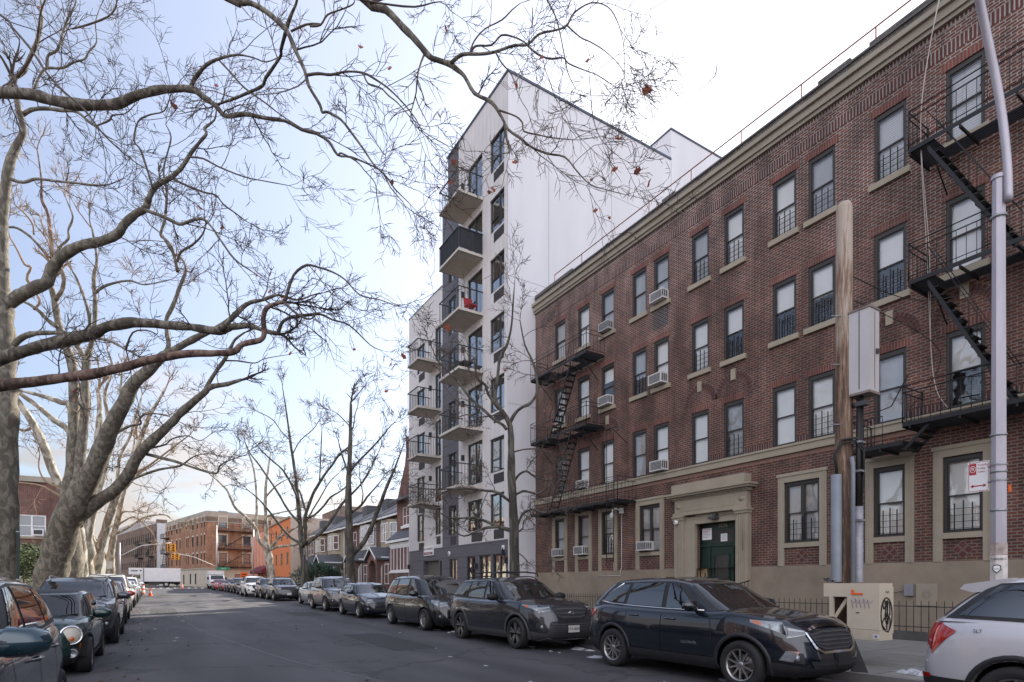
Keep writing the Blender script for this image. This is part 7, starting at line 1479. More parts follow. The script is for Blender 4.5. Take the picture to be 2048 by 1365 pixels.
  ('b',[(-4.38,36.77,16.51,0.09),(-4.39,36.71,17.48,0.09),(-4.4,36.65,18.45,0.09),(-4.52,36.62,19.86,0.078),(-4.78,36.73,20.6,0.068),(-4.79,36.66,21.55,0.045),(-4.95,36.65,22.98,0.033)]),
  ('l',[(-4.23,36.68,15.76,0.102),(-3.94,36.37,16.2,0.09),(-3.86,36.19,16.77,0.089),(-4.01,36.17,17.21,0.078),(-4.3,36.14,17.97,0.067)]),
  ('l',[(-4.24,36.45,17.77,0.068),(-4.02,36.23,18.23,0.061),(-3.65,35.91,18.61,0.056),(-3.64,35.84,19.02,0.05),(-3.44,35.61,19.58,0.044),(-3.66,35.62,20.25,0.028)]),
  ('l',[(-4.16,36.64,14.38,0.102),(-4.58,36.78,14.71,0.09),(-4.98,36.9,15.16,0.078),(-5.49,37.08,15.48,0.056),(-5.89,37.24,15.56,0.033)]),
  ('l',[(-4.46,36.82,17.76,0.068),(-4.78,36.86,18.18,0.068),(-5.24,36.93,18.7,0.061),(-5.77,37.05,19.04,0.056),(-6.17,37.17,19.02,0.044)]),
  ('t',[(-5.13,37,18.89,0.045),(-5.16,36.92,19.34,0.045),(-5.44,36.98,19.78,0.039),(-5.87,37.11,20.19,0.033)]),
  ('t',[(-5.17,37.26,15.26,0.068),(-4.9,37.01,15.72,0.057),(-5.41,37.17,16.65,0.068),(-5.24,36.98,17.23,0.056),(-5.49,37.08,17.34,0.056),(-5.79,37.15,18.02,0.044),(-6.08,37.24,18.59,0.033)])]),
'T4': dict(base=(-3.9, 46.0), trunk=[(-4.03,45.37,1.3,0.536),(-4.05,44.99,3.02,0.438),(-4.11,44.59,4.86,0.371),(-4.44,44.43,6.37,0.307),(-4.76,44.4,7.16,0.259),(-5.24,44.38,8.33,0.242),(-5.76,44.24,10.08,0.224),(-6.41,44.22,11.5,0.193),(-7.01,44.27,12.48,0.162)],
 limbs=[('l',[(-4.5,44.48,6.67,0.215),(-4.36,44.1,8.16,0.198),(-4.31,43.59,10.52,0.181),(-5.12,43.83,11.3,0.165),(-5.93,44.07,12.07,0.134),(-6.77,44.33,12.75,0.118),(-7.51,44.58,13.22,0.088)]),
  ('l',[(-4.39,44.42,9.74,0.184),(-4.32,43.69,12.08,0.181),(-4.81,43.8,12.42,0.15),(-5.3,43.92,12.59,0.135),(-5.93,44.08,12.76,0.104),(-6.53,44.24,12.88,0.089),(-7.26,44.42,13.04,0.059)]),
  ('t',[(-6.13,44.9,11.14,0.106),(-6.66,44.96,10.72,0.075),(-7.06,45.02,10.88,0.06),(-7.6,45.1,10.97,0.045)]),
  ('t',[(-4.64,43.98,7.06,0.091),(-5.14,44.18,7.43,0.075),(-5.64,44.38,7.72,0.06),(-5.93,44.42,8.51,0.045),(-5.86,44.27,9.24,0.03)]),
  ('t',[(-4.54,43.92,6.6,0.091),(-5.64,44.39,7.33,0.06),(-6.39,44.72,7.52,0.052),(-7.13,45.05,7.59,0.037)])]),
'T5': dict(base=(-3.8, 52.0), trunk=[(-4.06,50.44,1.17,0.529),(-4.14,50.38,2.86,0.457),(-4.25,50.35,4.26,0.421),(-4.18,50.19,5.93,0.385),(-3.78,49.84,7.53,0.315),(-3.48,49.51,9.53,0.261),(-3.38,49.31,11.53,0.226),(-3.31,49.22,12.35,0.208),(-3.25,49.08,13.75,0.156),(-3.36,49.07,14.93,0.121)],
 limbs=[('l',[(-4.19,50.28,2.85,0.281),(-3.76,49.96,3.73,0.245),(-3.94,50,4.6,0.227),(-3.81,49.85,5.64,0.227),(-3.27,49.35,8.07,0.174),(-2.81,48.92,10.13,0.156),(-2.42,48.54,12.18,0.121),(-2.06,48.15,14.56,0.086),(-1.91,47.94,16.24,0.052)]),
  ('l',[(-3.93,49.89,7.04,0.157),(-4.31,50.03,8.77,0.139),(-4.39,49.98,10.84,0.122),(-3.99,49.63,12.9,0.104),(-3.84,49.45,14.61,0.087),(-4.27,49.63,16.32,0.069)]),
  ('l',[(-3.36,49.07,11.48,0.138),(-2.79,48.55,12.82,0.121),(-2.93,48.45,14.49,0.103),(-2.48,47.97,16.14,0.068),(-2.76,47.99,17.46,0.051)])]),
'T6': dict(base=(-3.6, 60.0), trunk=[(-4.57,61.56,1.22,0.562),(-4.41,61.32,2.38,0.474),(-4.1,60.93,3.93,0.387),(-3.61,60.33,6.14,0.342),(-2.94,59.61,8.45,0.298),(-2.39,59.03,10.12,0.254),(-1.73,58.39,11.77,0.211),(-1.08,57.74,13.53,0.189),(-0.36,57,15.6,0.146),(0.45,56.26,17.12,0.104),(0.87,55.85,18.03,0.062)],
 limbs=[('l',[(-4.01,60.63,4.09,0.214),(-4.52,60.85,5.28,0.192),(-4.8,60.9,6.98,0.17),(-4.42,60.54,8.67,0.149),(-4.13,60.24,10.35,0.127),(-4.33,60.24,12.02,0.085)]),
  ('l',[(-3.07,59.46,8.21,0.169),(-2.7,58.97,10.29,0.148),(-2.51,58.62,12.14,0.126),(-1.72,57.88,13.98,0.105),(-1.35,57.45,15.6,0.083),(-0.89,56.94,17.2,0.062)]),
  ('t',[(-1.15,57.81,13.41,0.126),(-1.36,57.76,14.42,0.105),(-1,57.36,15.42,0.083),(-0.36,56.83,15.76,0.062),(0.7,55.96,15.46,0.041)]),
  ('t',[(-2.44,58.6,9.84,0.126),(-1.61,57.86,10.64,0.105),(-0.36,56.79,11.42,0.083),(1.05,55.54,12.6,0.062),(2.44,54.3,13.75,0.041)])]),
'T7': dict(base=(-3.6, 70.0), trunk=[(-3.89,70.54,1.42,0.551),(-3.79,70.24,2.92,0.4),(-3.74,69.97,4.41,0.324),(-3.6,69.72,5.44,0.298),(-3.38,69.36,6.77,0.272),(-3.12,69.04,7.74,0.247),(-2.64,68.29,10.4,0.221),(-2.17,67.7,12.16,0.171),(-1.91,67.22,14.05,0.121),(-1.66,66.82,15.46,0.073)],
 limbs=[('l',[(-3.76,70.47,3.42,0.15),(-4.26,70.52,4.42,0.125),(-4.46,70.42,5.4,0.1)]),
  ('l',[(-3.56,69.63,6.38,0.149),(-2.53,68.71,6.86,0.111),(-1.26,67.53,7.81,0.098),(-0.43,66.77,8.17,0.086),(0.82,65.67,8.24,0.073),(1.44,65.09,7.73,0.049),(2.05,64.53,7.42,0.036)]),
  ('t',[(-3.03,68.84,7.83,0.148),(-2.72,68.42,8.54,0.098),(-2.01,67.74,8.56,0.061)]),
  ('t',[(-3.07,68.86,7.33,0.099),(-2.52,68.42,7.72,0.074),(-1.68,67.77,8.05,0.074),(-0.43,66.74,6.8,0.054),(-0.09,66.44,6.21,0.037)]),
  ('l',[(-2.52,68.53,10.78,0.123),(-1.47,67.43,12.19,0.098),(-0.42,66.46,12.87,0.073),(0.81,65.29,13.77,0.048)])]),
'R1': dict(base=(10.35, 16.7), trunk=[(10.35,16.52,0.98,0.185),(10.3,16.51,1.91,0.168),(10.24,16.46,3.41,0.151),(10.15,16.45,4.69,0.142),(10.1,16.41,5.97,0.117),(10.08,16.4,6.48,0.1),(10.01,16.42,6.89,0.091),(9.74,16.55,7.35,0.066),(9.59,16.62,7.69,0.066),(9.65,16.55,8.36,0.054),(9.7,16.48,8.97,0.05),(9.9,16.33,9.44,0.045),(10,16.24,10.03,0.033),(10.03,16.17,10.85,0.025),(10.06,16.12,11.5,0.012)],
 limbs=[('l',[(10.06,16.47,6.86,0.067),(10.2,16.32,7.19,0.058),(10.38,16.16,7.38,0.054),(10.6,15.98,7.52,0.05),(10.75,15.82,7.93,0.041),(10.59,15.79,8.71,0.033),(10.29,15.87,9.33,0.025),(10.09,15.86,10.1,0.016)]),
  ('l',[(9.71,16.57,7.33,0.058),(9.39,16.69,7.77,0.05),(9.27,16.72,8.09,0.045),(9.03,16.83,8.32,0.037),(8.94,16.81,8.88,0.025)]),
  ('l',[(9.98,16.52,6.66,0.058),(9.87,16.6,6.83,0.054),(9.59,16.79,7.05,0.05),(9.31,17,7.39,0.046),(8.95,17.25,7.79,0.042),(8.75,17.41,8.15,0.038),(8.54,17.56,8.46,0.029),(8.12,17.87,8.99,0.021),(7.91,18.03,9.58,0.013)]),
  ('l',[(10.19,16.62,4.28,0.051),(9.89,16.81,4.55,0.046),(9.68,16.94,4.64,0.042),(9.38,17.13,4.67,0.038),(8.93,17.4,4.74,0.034),(8.5,17.67,4.72,0.029),(7.76,18.13,4.72,0.021),(7.17,18.49,4.94,0.013)]),
  ('l',[(10.21,16.61,3.29,0.059),(9.81,16.84,3.46,0.051),(9.36,17.09,3.67,0.042),(9.01,17.29,3.74,0.034),(8.47,17.6,3.72,0.025),(7.99,17.87,4,0.017)]),
  ('l',[(10.18,16.63,3.34,0.059),(9.87,16.77,3.42,0.05),(9.49,16.95,3.4,0.046),(9.17,17.09,3.28,0.042),(8.77,17.27,3.11,0.029),(8.42,17.43,3.32,0.017),(8.05,17.59,3.48,0.012)]),
  ('l',[(10.24,16.47,4.92,0.042),(10.31,16.27,5.15,0.037),(10.47,16.03,5.24,0.033),(10.61,15.76,5.02,0.025),(10.85,15.39,4.9,0.016)]),
  ('l',[(10.24,16.47,4.47,0.042),(10.37,16.29,4.57,0.042),(10.48,16.14,4.6,0.037),(10.76,15.77,4.49,0.033),(10.98,15.43,4.67,0.02),(11.28,15.01,4.48,0.012)]),
  ('l',[(10.34,16.53,3.34,0.051),(10.39,16.34,3.66,0.042),(10.44,16.22,3.84,0.042),(10.53,16.08,3.94,0.033),(10.68,15.89,3.97,0.029),(10.89,15.59,3.85,0.021),(11.2,15.18,3.96,0.012)]),
  ('t',[(10.34,16.53,3.22,0.034),(10.43,16.24,3.35,0.029),(10.39,16.15,3.48,0.017)]),
  ('t',[(10.34,16.53,2.58,0.025),(10.47,16.31,2.46,0.021),(10.6,16.04,2.18,0.017),(10.74,15.81,2.11,0.01)]),
  ('t',[(10.16,16.41,5.91,0.033),(10.36,16.13,5.96,0.025),(10.62,15.78,5.95,0.021),(10.92,15.35,5.79,0.012)]),
  ('t',[(10.02,16.49,7.02,0.033),(9.79,16.63,7.16,0.025),(9.22,16.98,7.07,0.021),(8.8,17.25,7.16,0.017),(8.37,17.51,6.91,0.013)])]),
'R2': dict(base=(10.35, 36.0), trunk=[(10.42,35.87,1.4,0.311),(10.37,35.86,2,0.28),(10.3,35.82,3.3,0.264),(10.24,35.77,4.79,0.232),(10.17,35.72,6.28,0.201),(10.15,35.64,7.76,0.17),(10.19,35.55,8.74,0.139),(10.2,35.45,10.21,0.123),(10.2,35.36,11.67,0.092),(10.2,35.3,12.64,0.076)],
 limbs=[('l',[(10.38,35.89,3.2,0.171),(10.61,35.66,3.6,0.171),(10.81,35.47,3.8,0.155),(11.04,35.24,4.19,0.139),(11.33,34.89,4.97,0.123),(11.54,34.6,5.75,0.123),(11.78,34.27,6.62,0.107),(12.02,33.94,7.48,0.099),(12.23,33.66,8.14,0.076),(12.37,33.48,8.61,0.06),(12.65,33.08,9.64,0.03)]),
  ('l',[(10.36,35.67,5.94,0.077),(10.82,35.19,6.36,0.069),(11.07,34.87,6.84,0.061),(11.4,34.49,7.31,0.046),(11.69,34.14,7.77,0.03)]),
  ('l',[(10.22,35.52,8.34,0.069),(10.37,35.36,8.68,0.061),(10.68,35.06,9.1,0.061),(11.22,34.56,9.76,0.053),(11.83,33.98,10.6,0.046),(12.06,33.75,10.97,0.03),(12.29,33.54,11.25,0.023)]),
  ('l',[(10.17,35.55,8.14,0.062),(9.97,35.53,8.71,0.054),(9.83,35.53,9.09,0.054),(9.64,35.51,9.66,0.046),(9.52,35.48,10.08,0.03)]),
  ('t',[(10.22,35.52,9.73,0.054),(9.81,35.66,9.66,0.046),(9.49,35.74,9.29,0.038)]),
  ('t',[(10.21,35.29,12.64,0.046),(10.44,35.08,12.92,0.038),(10.71,34.83,13.34,0.03),(10.94,34.61,13.68,0.018)]),
  ('t',[(10.23,35.4,10.89,0.046),(10.35,35.27,11.18,0.038),(10.4,35.13,11.84,0.031),(10.51,34.99,12.27,0.023)]),
  ('t',[(10.17,35.43,11.19,0.038),(9.56,35.63,11.84,0.031),(9.38,35.69,11.97,0.018)]),
  ('t',[(10.26,35.5,7.05,0.046),(10.7,35.14,7.53,0.038),(11.25,34.64,8.69,0.031),(11.56,34.34,9.46,0.023)]),
  ('t',[(10.75,34.96,6.38,0.046),(10.81,34.84,7.01,0.038),(10.66,34.85,7.69,0.03),(10.6,34.81,8.26,0.023)])]),
'R3': dict(base=(10.35, 49.5), trunk=[(10.64,50.42,1.49,0.335),(10.67,50.35,2.43,0.314),(10.56,50.34,3.92,0.272),(10.49,50.35,4.72,0.293),(10.37,50.36,5.93,0.209),(10.31,50.37,6.6,0.188),(10.12,50.38,8.61,0.167),(10.03,50.39,9.67,0.146),(9.93,50.4,10.6,0.125),(9.69,50.46,12.33,0.114),(9.57,50.49,13.26,0.104),(9.44,50.51,14.32,0.083),(9.32,50.54,15.24,0.072),(9.2,50.57,16.16,0.062),(8.96,50.63,17.8,0.031)],
 limbs=[('l',[(10.42,49.97,4.63,0.124),(10,50.11,5.03,0.114),(9.53,50.29,5.35,0.103),(8.69,50.55,6.39,0.093),(7.98,50.74,7.43,0.082),(7.16,50.99,8.45,0.061),(6.47,51.23,9.08,0.041)]),
  ('l',[(10.16,50.13,6.64,0.104),(9.55,50.41,7.36,0.093),(9.08,50.62,8.16,0.083),(8.62,50.82,9.08,0.083),(7.69,51.22,10.65,0.072),(7.11,51.48,11.56,0.062),(6.65,51.69,12.21,0.051),(6.24,51.84,13.24,0.031)]),
  ('l',[(10.63,50.07,4.78,0.167),(11.18,49.6,5.24,0.145),(11.83,49.03,5.9,0.145),(12.46,48.42,6.94,0.134),(12.88,48.01,7.73,0.113),(13.19,47.7,8.24,0.103),(13.93,47.03,9.14,0.082),(14.55,46.45,10.03,0.061),(15.05,45.93,11.05,0.041)]),
  ('l',[(10.53,49.9,4.77,0.166),(10.61,49.67,5.89,0.165),(10.53,49.6,6.68,0.165),(10.62,49.42,7.46,0.134),(11.03,48.93,8.89,0.123),(11.45,48.51,9.79,0.112),(11.86,48.1,10.56,0.102),(12.28,47.72,11.19,0.092),(12.69,47.31,11.95,0.081),(13.32,46.77,12.57,0.061)]),
  ('l',[(10.04,49.97,8.55,0.093),(9.51,50.18,9.86,0.082),(8.93,50.44,10.91,0.072),(8.01,50.9,11.82,0.062),(7.43,51.18,12.47,0.051),(6.86,51.46,13.24,0.031)]),
  ('l',[(11.47,48.61,9.81,0.061),(11.51,48.52,11.12,0.051),(11.55,48.41,12.68,0.051),(11.59,48.3,14.11,0.031)]),
  ('l',[(10.66,49.58,7.35,0.093),(10.42,49.64,8.14,0.082),(10.17,49.69,9.05,0.072),(9.99,49.76,9.31,0.062)]),
  ('l',[(10.66,49.58,6.95,0.103),(11.2,49.11,7.2,0.093),(11.83,48.5,7.97,0.082),(12.24,48.07,8.61,0.072),(13.08,47.3,9.24,0.051),(13.38,46.97,9.87,0.03)]),
  ('t',[(9.49,50.07,13.29,0.051),(8.8,50.42,14.07,0.041),(8.22,50.7,14.98,0.037),(7.2,51.25,15.62,0.025)]),
  ('t',[(9.66,49.97,12.23,0.051),(10.15,49.58,13.28,0.041),(11.03,48.95,14.18,0.037),(11.47,48.61,14.96,0.025)]),
  ('t',[(10.26,49.83,5.88,0.072),(10.86,49.33,7.2,0.062),(11.52,48.8,8.52,0.051),(12.16,48.28,9.82,0.041),(12.82,47.78,10.6,0.031)])]),
'R4': dict(base=(10.35, 64.5), trunk=[(10.75,66.8,1.48,0.459),(10.67,66.8,2.35,0.432),(10.51,66.81,3.74,0.404),(10.32,66.86,4.95,0.431),(10.23,66.88,5.64,0.296),(10.19,66.86,6.34,0.242),(10.14,66.79,8.06,0.202),(10.08,66.73,9.78,0.174),(10.09,66.62,11.33,0.147),(10.17,66.5,12.7,0.134),(10.42,66.22,14.75,0.094),(10.49,66.14,15.43,0.053)],
 limbs=[('l',[(10.26,66.75,5.12,0.242),(9.86,66.81,5.71,0.228),(9.4,66.9,6.31,0.214),(9.22,66.79,7.15,0.2),(8.91,66.81,7.74,0.173),(8.6,66.87,8.07,0.173),(7.99,66.99,8.81,0.146),(7.24,67.18,9.47,0.132),(6.78,67.18,10.45,0.118),(6.39,67.16,11.34,0.105),(5.58,67.33,12.22,0.078),(4.84,67.5,12.85,0.052)]),
  ('l',[(10.45,66.4,5.28,0.188),(10.86,65.95,5.79,0.174),(11.26,65.48,6.46,0.16),(11.95,64.8,6.96,0.133),(12.77,63.98,7.53,0.106),(13.31,63.45,7.77,0.079)]),
  ('l',[(10.47,66.38,5.19,0.161),(11.15,65.77,5.48,0.147),(11.99,65.01,5.57,0.133),(12.96,64.14,5.76,0.106)]),
  ('l',[(9.27,67.12,7.44,0.134),(9.26,67.06,8.9,0.134),(9.25,67,10.27,0.12),(9.17,66.96,11.98,0.107),(8.91,67.02,14.03,0.093),(8.49,67.21,15.4,0.067),(8.11,67.37,16.76,0.04)]),
  ('l',[(10.11,66.61,8.04,0.107),(10.14,66.49,8.64,0.107),(10.56,66.13,8.89,0.094),(11.42,65.44,9.13,0.08),(12.55,64.51,9.36,0.053)]),
  ('t',[(10.09,66.62,10.81,0.094),(10.85,65.93,11.81,0.08),(11.42,65.45,12.31,0.067),(11.98,64.98,12.64,0.04)])]),
}
# ---------------------------------------------------------------- trees
def bark_mat(name, a, b_, c, scale=2.2, z=.45):
    m, N, L, b = new_mat(name); b.inputs['Roughness'].default_value = .85
    tc = N.new('ShaderNodeTexCoord'); mp = N.new('ShaderNodeMapping'); mp.inputs['Scale'].default_value = (1, 1, z); L.new(tc.outputs['Object'], mp.inputs[0])
    n1 = N.new('ShaderNodeTexNoise'); n1.inputs['Scale'].default_value = scale; n1.inputs['Detail'].default_value = 6; n1.inputs['Distortion'].default_value = .9; L.new(mp.outputs[0], n1.inputs['Vector'])
    r = N.new('ShaderNodeValToRGB'); e = r.color_ramp.elements; r.color_ramp.interpolation = 'EASE'
    e[0].position = .44; e[0].color = col4(a); e[1].position = .58; e[1].color = col4(c); q = e.new(.51); q.color = col4(b_); L.new(n1.outputs['Fac'], r.inputs[0])
    n2 = N.new('ShaderNodeTexNoise'); n2.inputs['Scale'].default_value = scale*9; n2.inputs['Detail'].default_value = 7; L.new(mp.outputs[0], n2.inputs['Vector'])
    mr = N.new('ShaderNodeMapRange'); mr.inputs['From Min'].default_value = .3; mr.inputs['From Max'].default_value = .7; mr.inputs['To Min'].default_value = .7; mr.inputs['To Max'].default_value = 1.2; L.new(n2.outputs['Fac'], mr.inputs['Value'])
    mu = N.new('ShaderNodeVectorMath'); mu.operation = 'SCALE'; L.new(r.outputs[0], mu.inputs[0]); L.new(mr.outputs[0], mu.inputs['Scale']); L.new(mu.outputs[0], b.inputs['Base Color'])
    bp = N.new('ShaderNodeBump'); bp.inputs['Strength'].default_value = .6; bp.inputs['Distance'].default_value = .03; L.new(n2.outputs['Fac'], bp.inputs['Height']); L.new(bp.outputs[0], b.inputs['Normal'])
    return m
BK = dict(plane=bark_mat('plane_bark', (.11, .096, .074), (.158, .140, .108), (.225, .205, .16), 5.5, .6), plane_dark=bark_mat('dark_plane_bark', (.07, .058, .044), (.115, .098, .075), (.20, .182, .145), 6, .6), pale=bark_mat('sunlit_plane_bark', (.20, .175, .13), (.34, .31, .25), (.50, .46, .38), 2.5, .5), brown=bark_mat('stripped_brown_bark', (.07, .045, .035), (.14, .085, .065), (.22, .15, .12), 5, .6),  # pale: sunlight on the far trees put into a lighter bark colour
          dark=bark_mat('dark_bark', (.05, .045, .035), (.085, .075, .06), (.12, .11, .09), 4, .3), twig=mat('twig_bark', (.095, .075, .062), .9, var=.25, nscale=4), sunlit_twig=mat('sunlit_twig_bark', (.27, .195, .13), .9, var=.25, nscale=4))  # far twigs lighter and warmer, sunlight painted into their colour
def catmull(P, sub):
    out = []
    for i in range(len(P)-1):
        a, b, c, d = P[max(i-1, 0)], P[i], P[i+1], P[min(i+2, len(P)-1)]
        for k in range(sub):
            t = k/sub; out.append(tuple(.5*((2*b[j])+(-a[j]+c[j])*t+(2*a[j]-5*b[j]+4*c[j]-d[j])*t*t+(-a[j]+3*b[j]-3*c[j]+d[j])*t**3) for j in range(4)))
    out.append(P[-1]); return out
def limb_mesh(mb, pts, m, sides, rough=.06, sub=3):
    P = catmull(pts, sub); P = [p for i, p in enumerate(P)]
    rs = [max(.002, p[3])*(1+rough*noise.noise(Vector((p[0]*3, p[1]*3, p[2]*3)))*2) for p in P]
    b0 = len(mb.v); mb.tube([p[:3] for p in P], rs, m, sides)
    for i in range(b0, len(mb.v)):   # knobbly, never round
        v = mb.v[i]; k = (i-b0)//sides; r = rs[min(k, len(rs)-1)]; n = noise.noise(Vector((v[0]*2.6/max(r*6, .35), v[1]*2.6/max(r*6, .35), v[2]*1.5/max(r*6, .35))))
        c = P[min(k, len(P)-1)]; f = 1+n*.24
        mb.v[i] = (c[0]+(v[0]-c[0])*f, c[1]+(v[1]-c[1])*f, c[2]+(v[2]-c[2])*f)
class Twigs:
    def __init__(s, minr, seed): s.v = []; s.f = []; s.minr = minr; s.r = random.Random(seed); s.ends = []
    def tube(s, P, r0, r1):
        n = len(P); b = len(s.v); m = 3
        for i, p in enumerate(P):
            q = P[i+1] if i < n-1 else p; o = P[i-1] if i > 0 else p
            tx, ty, tz = q[0]-o[0], q[1]-o[1], q[2]-o[2]; l = math.sqrt(tx*tx+ty*ty+tz*tz) or 1; tx /= l; ty /= l; tz /= l
            if abs(tz) < .9: ax, ay, az = ty, -tx, 0
            else: ax, ay, az = 0, tz, -ty
            l = math.sqrt(ax*ax+ay*ay+az*az) or 1; ax /= l; ay /= l; az /= l
            bx, by, bz = ty*az-tz*ay, tz*ax-tx*az, tx*ay-ty*ax; r = max(s.minr, r0+(r1-r0)*i/(n-1))*(1 if i < n-1 else .5)
            for cc, ss in ((1, 0), (-.5, .866), (-.5, -.866)): s.v.append((p[0]+(ax*cc+bx*ss)*r, p[1]+(ay*cc+by*ss)*r, p[2]+(az*cc+bz*ss)*r))
        for i in range(n-1):
            for k in range(3): s.f.append((b+i*3+k, b+i*3+(k+1) % 3, b+(i+1)*3+(k+1) % 3, b+(i+1)*3+k))
    def grow(s, p, d, L, r, lev, maxlev, up=.05):
        R = s.r; n = 7 if lev == 1 else (5 if lev == 2 else 3); P = [p]; dx, dy, dz = d; step = L/n; wob = .27
        for i in range(n):
            dx += R.uniform(-wob, wob); dy += R.uniform(-wob, wob); dz += R.uniform(-wob, wob)+up
            l = math.sqrt(dx*dx+dy*dy+dz*dz) or 1; dx /= l; dy /= l; dz /= l
            p = (p[0]+dx*step, p[1]+dy*step, p[2]+dz*step); P.append(p)
        s.tube(P, r, max(s.minr, r*.35))
        if lev == maxlev: s.ends.append(p); return
        m = int(R.uniform(.7, 1.3)*(7 if lev == 1 else 5))
        for k in range(m):
            t = R.uniform(.15, 1)*n; i = min(int(t), n-1); f = t-i; a, b = P[i], P[i+1]; q = tuple(a[j]+(b[j]-a[j])*f for j in range(3))
            e = [b[j]-a[j] for j in range(3)]; l = math.sqrt(sum(x*x for x in e)) or 1; e = [x/l for x in e]
            g = [R.gauss(0, 1) for _ in range(3)]; dd = sum(g[j]*e[j] for j in range(3)); g = [g[j]-dd*e[j] for j in range(3)]; l = math.sqrt(sum(x*x for x in g)) or 1; w_ = R.uniform(.7, 1.3)
            s.grow(q, tuple(e[j]*.75+g[j]/l*w_*.8 for j in range(3)), L*R.uniform(.28, .55), r*.55, lev+1, maxlev, up)
    def along(s, pts, dens, L0, maxlev, rmax=.05, up=.05, start=0.0):
        R = s.r
        for a, b in zip(pts, pts[1:]):
            seg = math.dist(a[:3], b[:3]); m = seg*dens*(1 if a[3] < rmax else .35); cnt = int(m)+(1 if R.random() < m-int(m) else 0)
            e = [(b[j]-a[j])/(seg or 1) for j in range(3)]
            for _ in range(cnt):
                f = R.random(); q = tuple(a[j]+(b[j]-a[j])*f for j in range(3)); rr = lerp(a[3], b[3], f)
                g = [R.gauss(0, 1) for _ in range(3)]; dd = sum(g[j]*e[j] for j in range(3)); g = [g[j]-dd*e[j] for j in range(3)]; l = math.sqrt(sum(x*x for x in g)) or 1
                k = R.uniform(.3, .9); s.grow(q, tuple(e[j]*k+g[j]/l for j in range(3)), L0*R.uniform(.45, 1.25), min(rr*.5, .018), 1, maxlev, up)
        a, b = pts[-2], pts[-1]; seg = math.dist(a[:3], b[:3]) or 1
        for _ in range(2): s.grow(b[:3], tuple((b[j]-a[j])/seg+R.uniform(-.4, .4) for j in range(3)), L0*R.uniform(.5, 1), b[3]*.8, 1, maxlev, up)
    def build(s, P, m, name='twigs'):
        off = P.location; me = bpy.data.meshes.new(name); me.from_pydata([(v[0]-off.x, v[1]-off.y, v[2]-off.z) for v in s.v], [], s.f); me.materials.append(m); me.update()
        o = bpy.data.objects.new(name, me); sc.collection.objects.link(o); o.parent = P; o['kind'] = 'stuff'; return o
def dead_leaves(P, spots, n, rnd, size=.05):
    mb = MB(); Lm = mat('russet_leaf', (.26, .07, .035), .8, var=.4, nscale=9)
    for _ in range(n):
        p = rnd.choice(spots); a = rnd.random()*6.28; b = rnd.uniform(-1, 1); q = size*rnd.uniform(.6, 1.4)
        u = Vector((math.cos(a), math.sin(a), b*.6)).normalized()*q; v = Vector((-math.sin(a)*.4, math.cos(a)*.4, -1)).normalized()*q; c = Vector(p)+Vector((0, 0, -q))
        pts = [c+v*1.2, c+u*.9+v*.5, c+u*.7-v*.3, c+u*.2-v*.2, c-v*1.0, c-u*.25-v*.15, c-u*.8-v*.4, c-u*.8+v*.4]
        pts = [x+Vector((rnd.uniform(-.3, .3), rnd.uniform(-.3, .3), 0))*q*.5 for x in pts]
        mb.add(pts, [(0, 1, 2, 3), (3, 4, 5), (0, 3, 5, 7), (5, 6, 7)], Lm)
    mb.build('dead_leaves', P, kind='stuff')
def tree(key, name, label, bark, twig, dens, L0, maxlev, minr, leaves=0, group=None, up=.04, sides=12, leafsize=.05):
    T = TREES[key]; bx, by = T['base']; P = thing(name, label, 'tree', (bx, by, gz(by)+.15), group)
    mb = MB(); tp = T['trunk']; b0 = tp[0]; base = (b0[0], b0[1], gz(by)-.05, b0[3]*1.25)
    pts = [base]+tp if b0[2] > gz(by)+.1 else tp
    limb_mesh(mb, pts, BK[bark], sides+6); mb.build('trunk', P)
    tw = Twigs(minr, sum(map(ord, key)))
    tw.along(tp[max(2, len(tp)*2//5):], dens*.6, L0, maxlev, up=up)
    for kind, pts in T['limbs']:
        mb = MB(); limb_mesh(mb, pts, BK['brown'] if kind == 'b' else (BK[bark] if kind == 'l' else twig), sides if kind != 't' else 6); mb.build('limb', P)
        off = [p for p in pts]; tw.along(off[1:] if len(off) > 3 else off, dens, L0, maxlev, up=up)
    tw.build(P, twig)
    if leaves: dead_leaves(P, tw.ends, leaves, random.Random(4), leafsize)
    return P
GT = 'plane trees along the left pavement'; GT2 = 'bare street trees along the right pavement'
tree('T00', 'plane_tree', 'bare plane tree whose long drooping branch with russet leaves crosses the top centre', 'plane_dark', BK['twig'], 1.5, .95, 3, .0032, 30, GT, up=-.02, leafsize=.042)
tree('T0', 'plane_tree', 'bare plane tree whose three thick limbs reach in from the left edge', 'plane_dark', BK['twig'], 1.25, 1.2, 3, .0040, 24, GT, up=0, leafsize=.05)
tree('T1', 'plane_tree', 'bare plane tree with thick knobbly trunk at the left edge', 'plane', BK['twig'], 1.3, 1.5, 3, .0052, 8, GT, leafsize=.07)
T2o = tree('T2', 'plane_tree', 'great leaning plane tree with a rotten yellow hollow at its fork', 'plane', BK['twig'], 1.15, 1.9, 3, .0075, 0, GT)
tree('T3', 'plane_tree', 'upright twin stemmed plane tree just behind the leaning one', 'plane', BK['sunlit_twig'], 1.4, 2.2, 3, .0095, 0, GT)
tree('T4', 'plane_tree', 'plane tree fanning its limbs to the upper left', 'pale', BK['sunlit_twig'], 1.25, 2.4, 3, .0115, 0, GT)
tree('T5', 'plane_tree', 'pale sunlit plane tree with an elbow low on its trunk', 'pale', BK['sunlit_twig'], 1.2, 2.6, 3, .013, 0, GT)
tree('T6', 'plane_tree', 'pale sunlit plane tree leaning right, near the far parked cars', 'pale', BK['sunlit_twig'], 1.1, 2.8, 3, .015, 0, GT)
tree('T7', 'plane_tree', 'farthest sunlit plane tree before the junction, thin branch reaching right', 'pale', BK['sunlit_twig'], .9, 2.6, 3, .017, 0, GT)
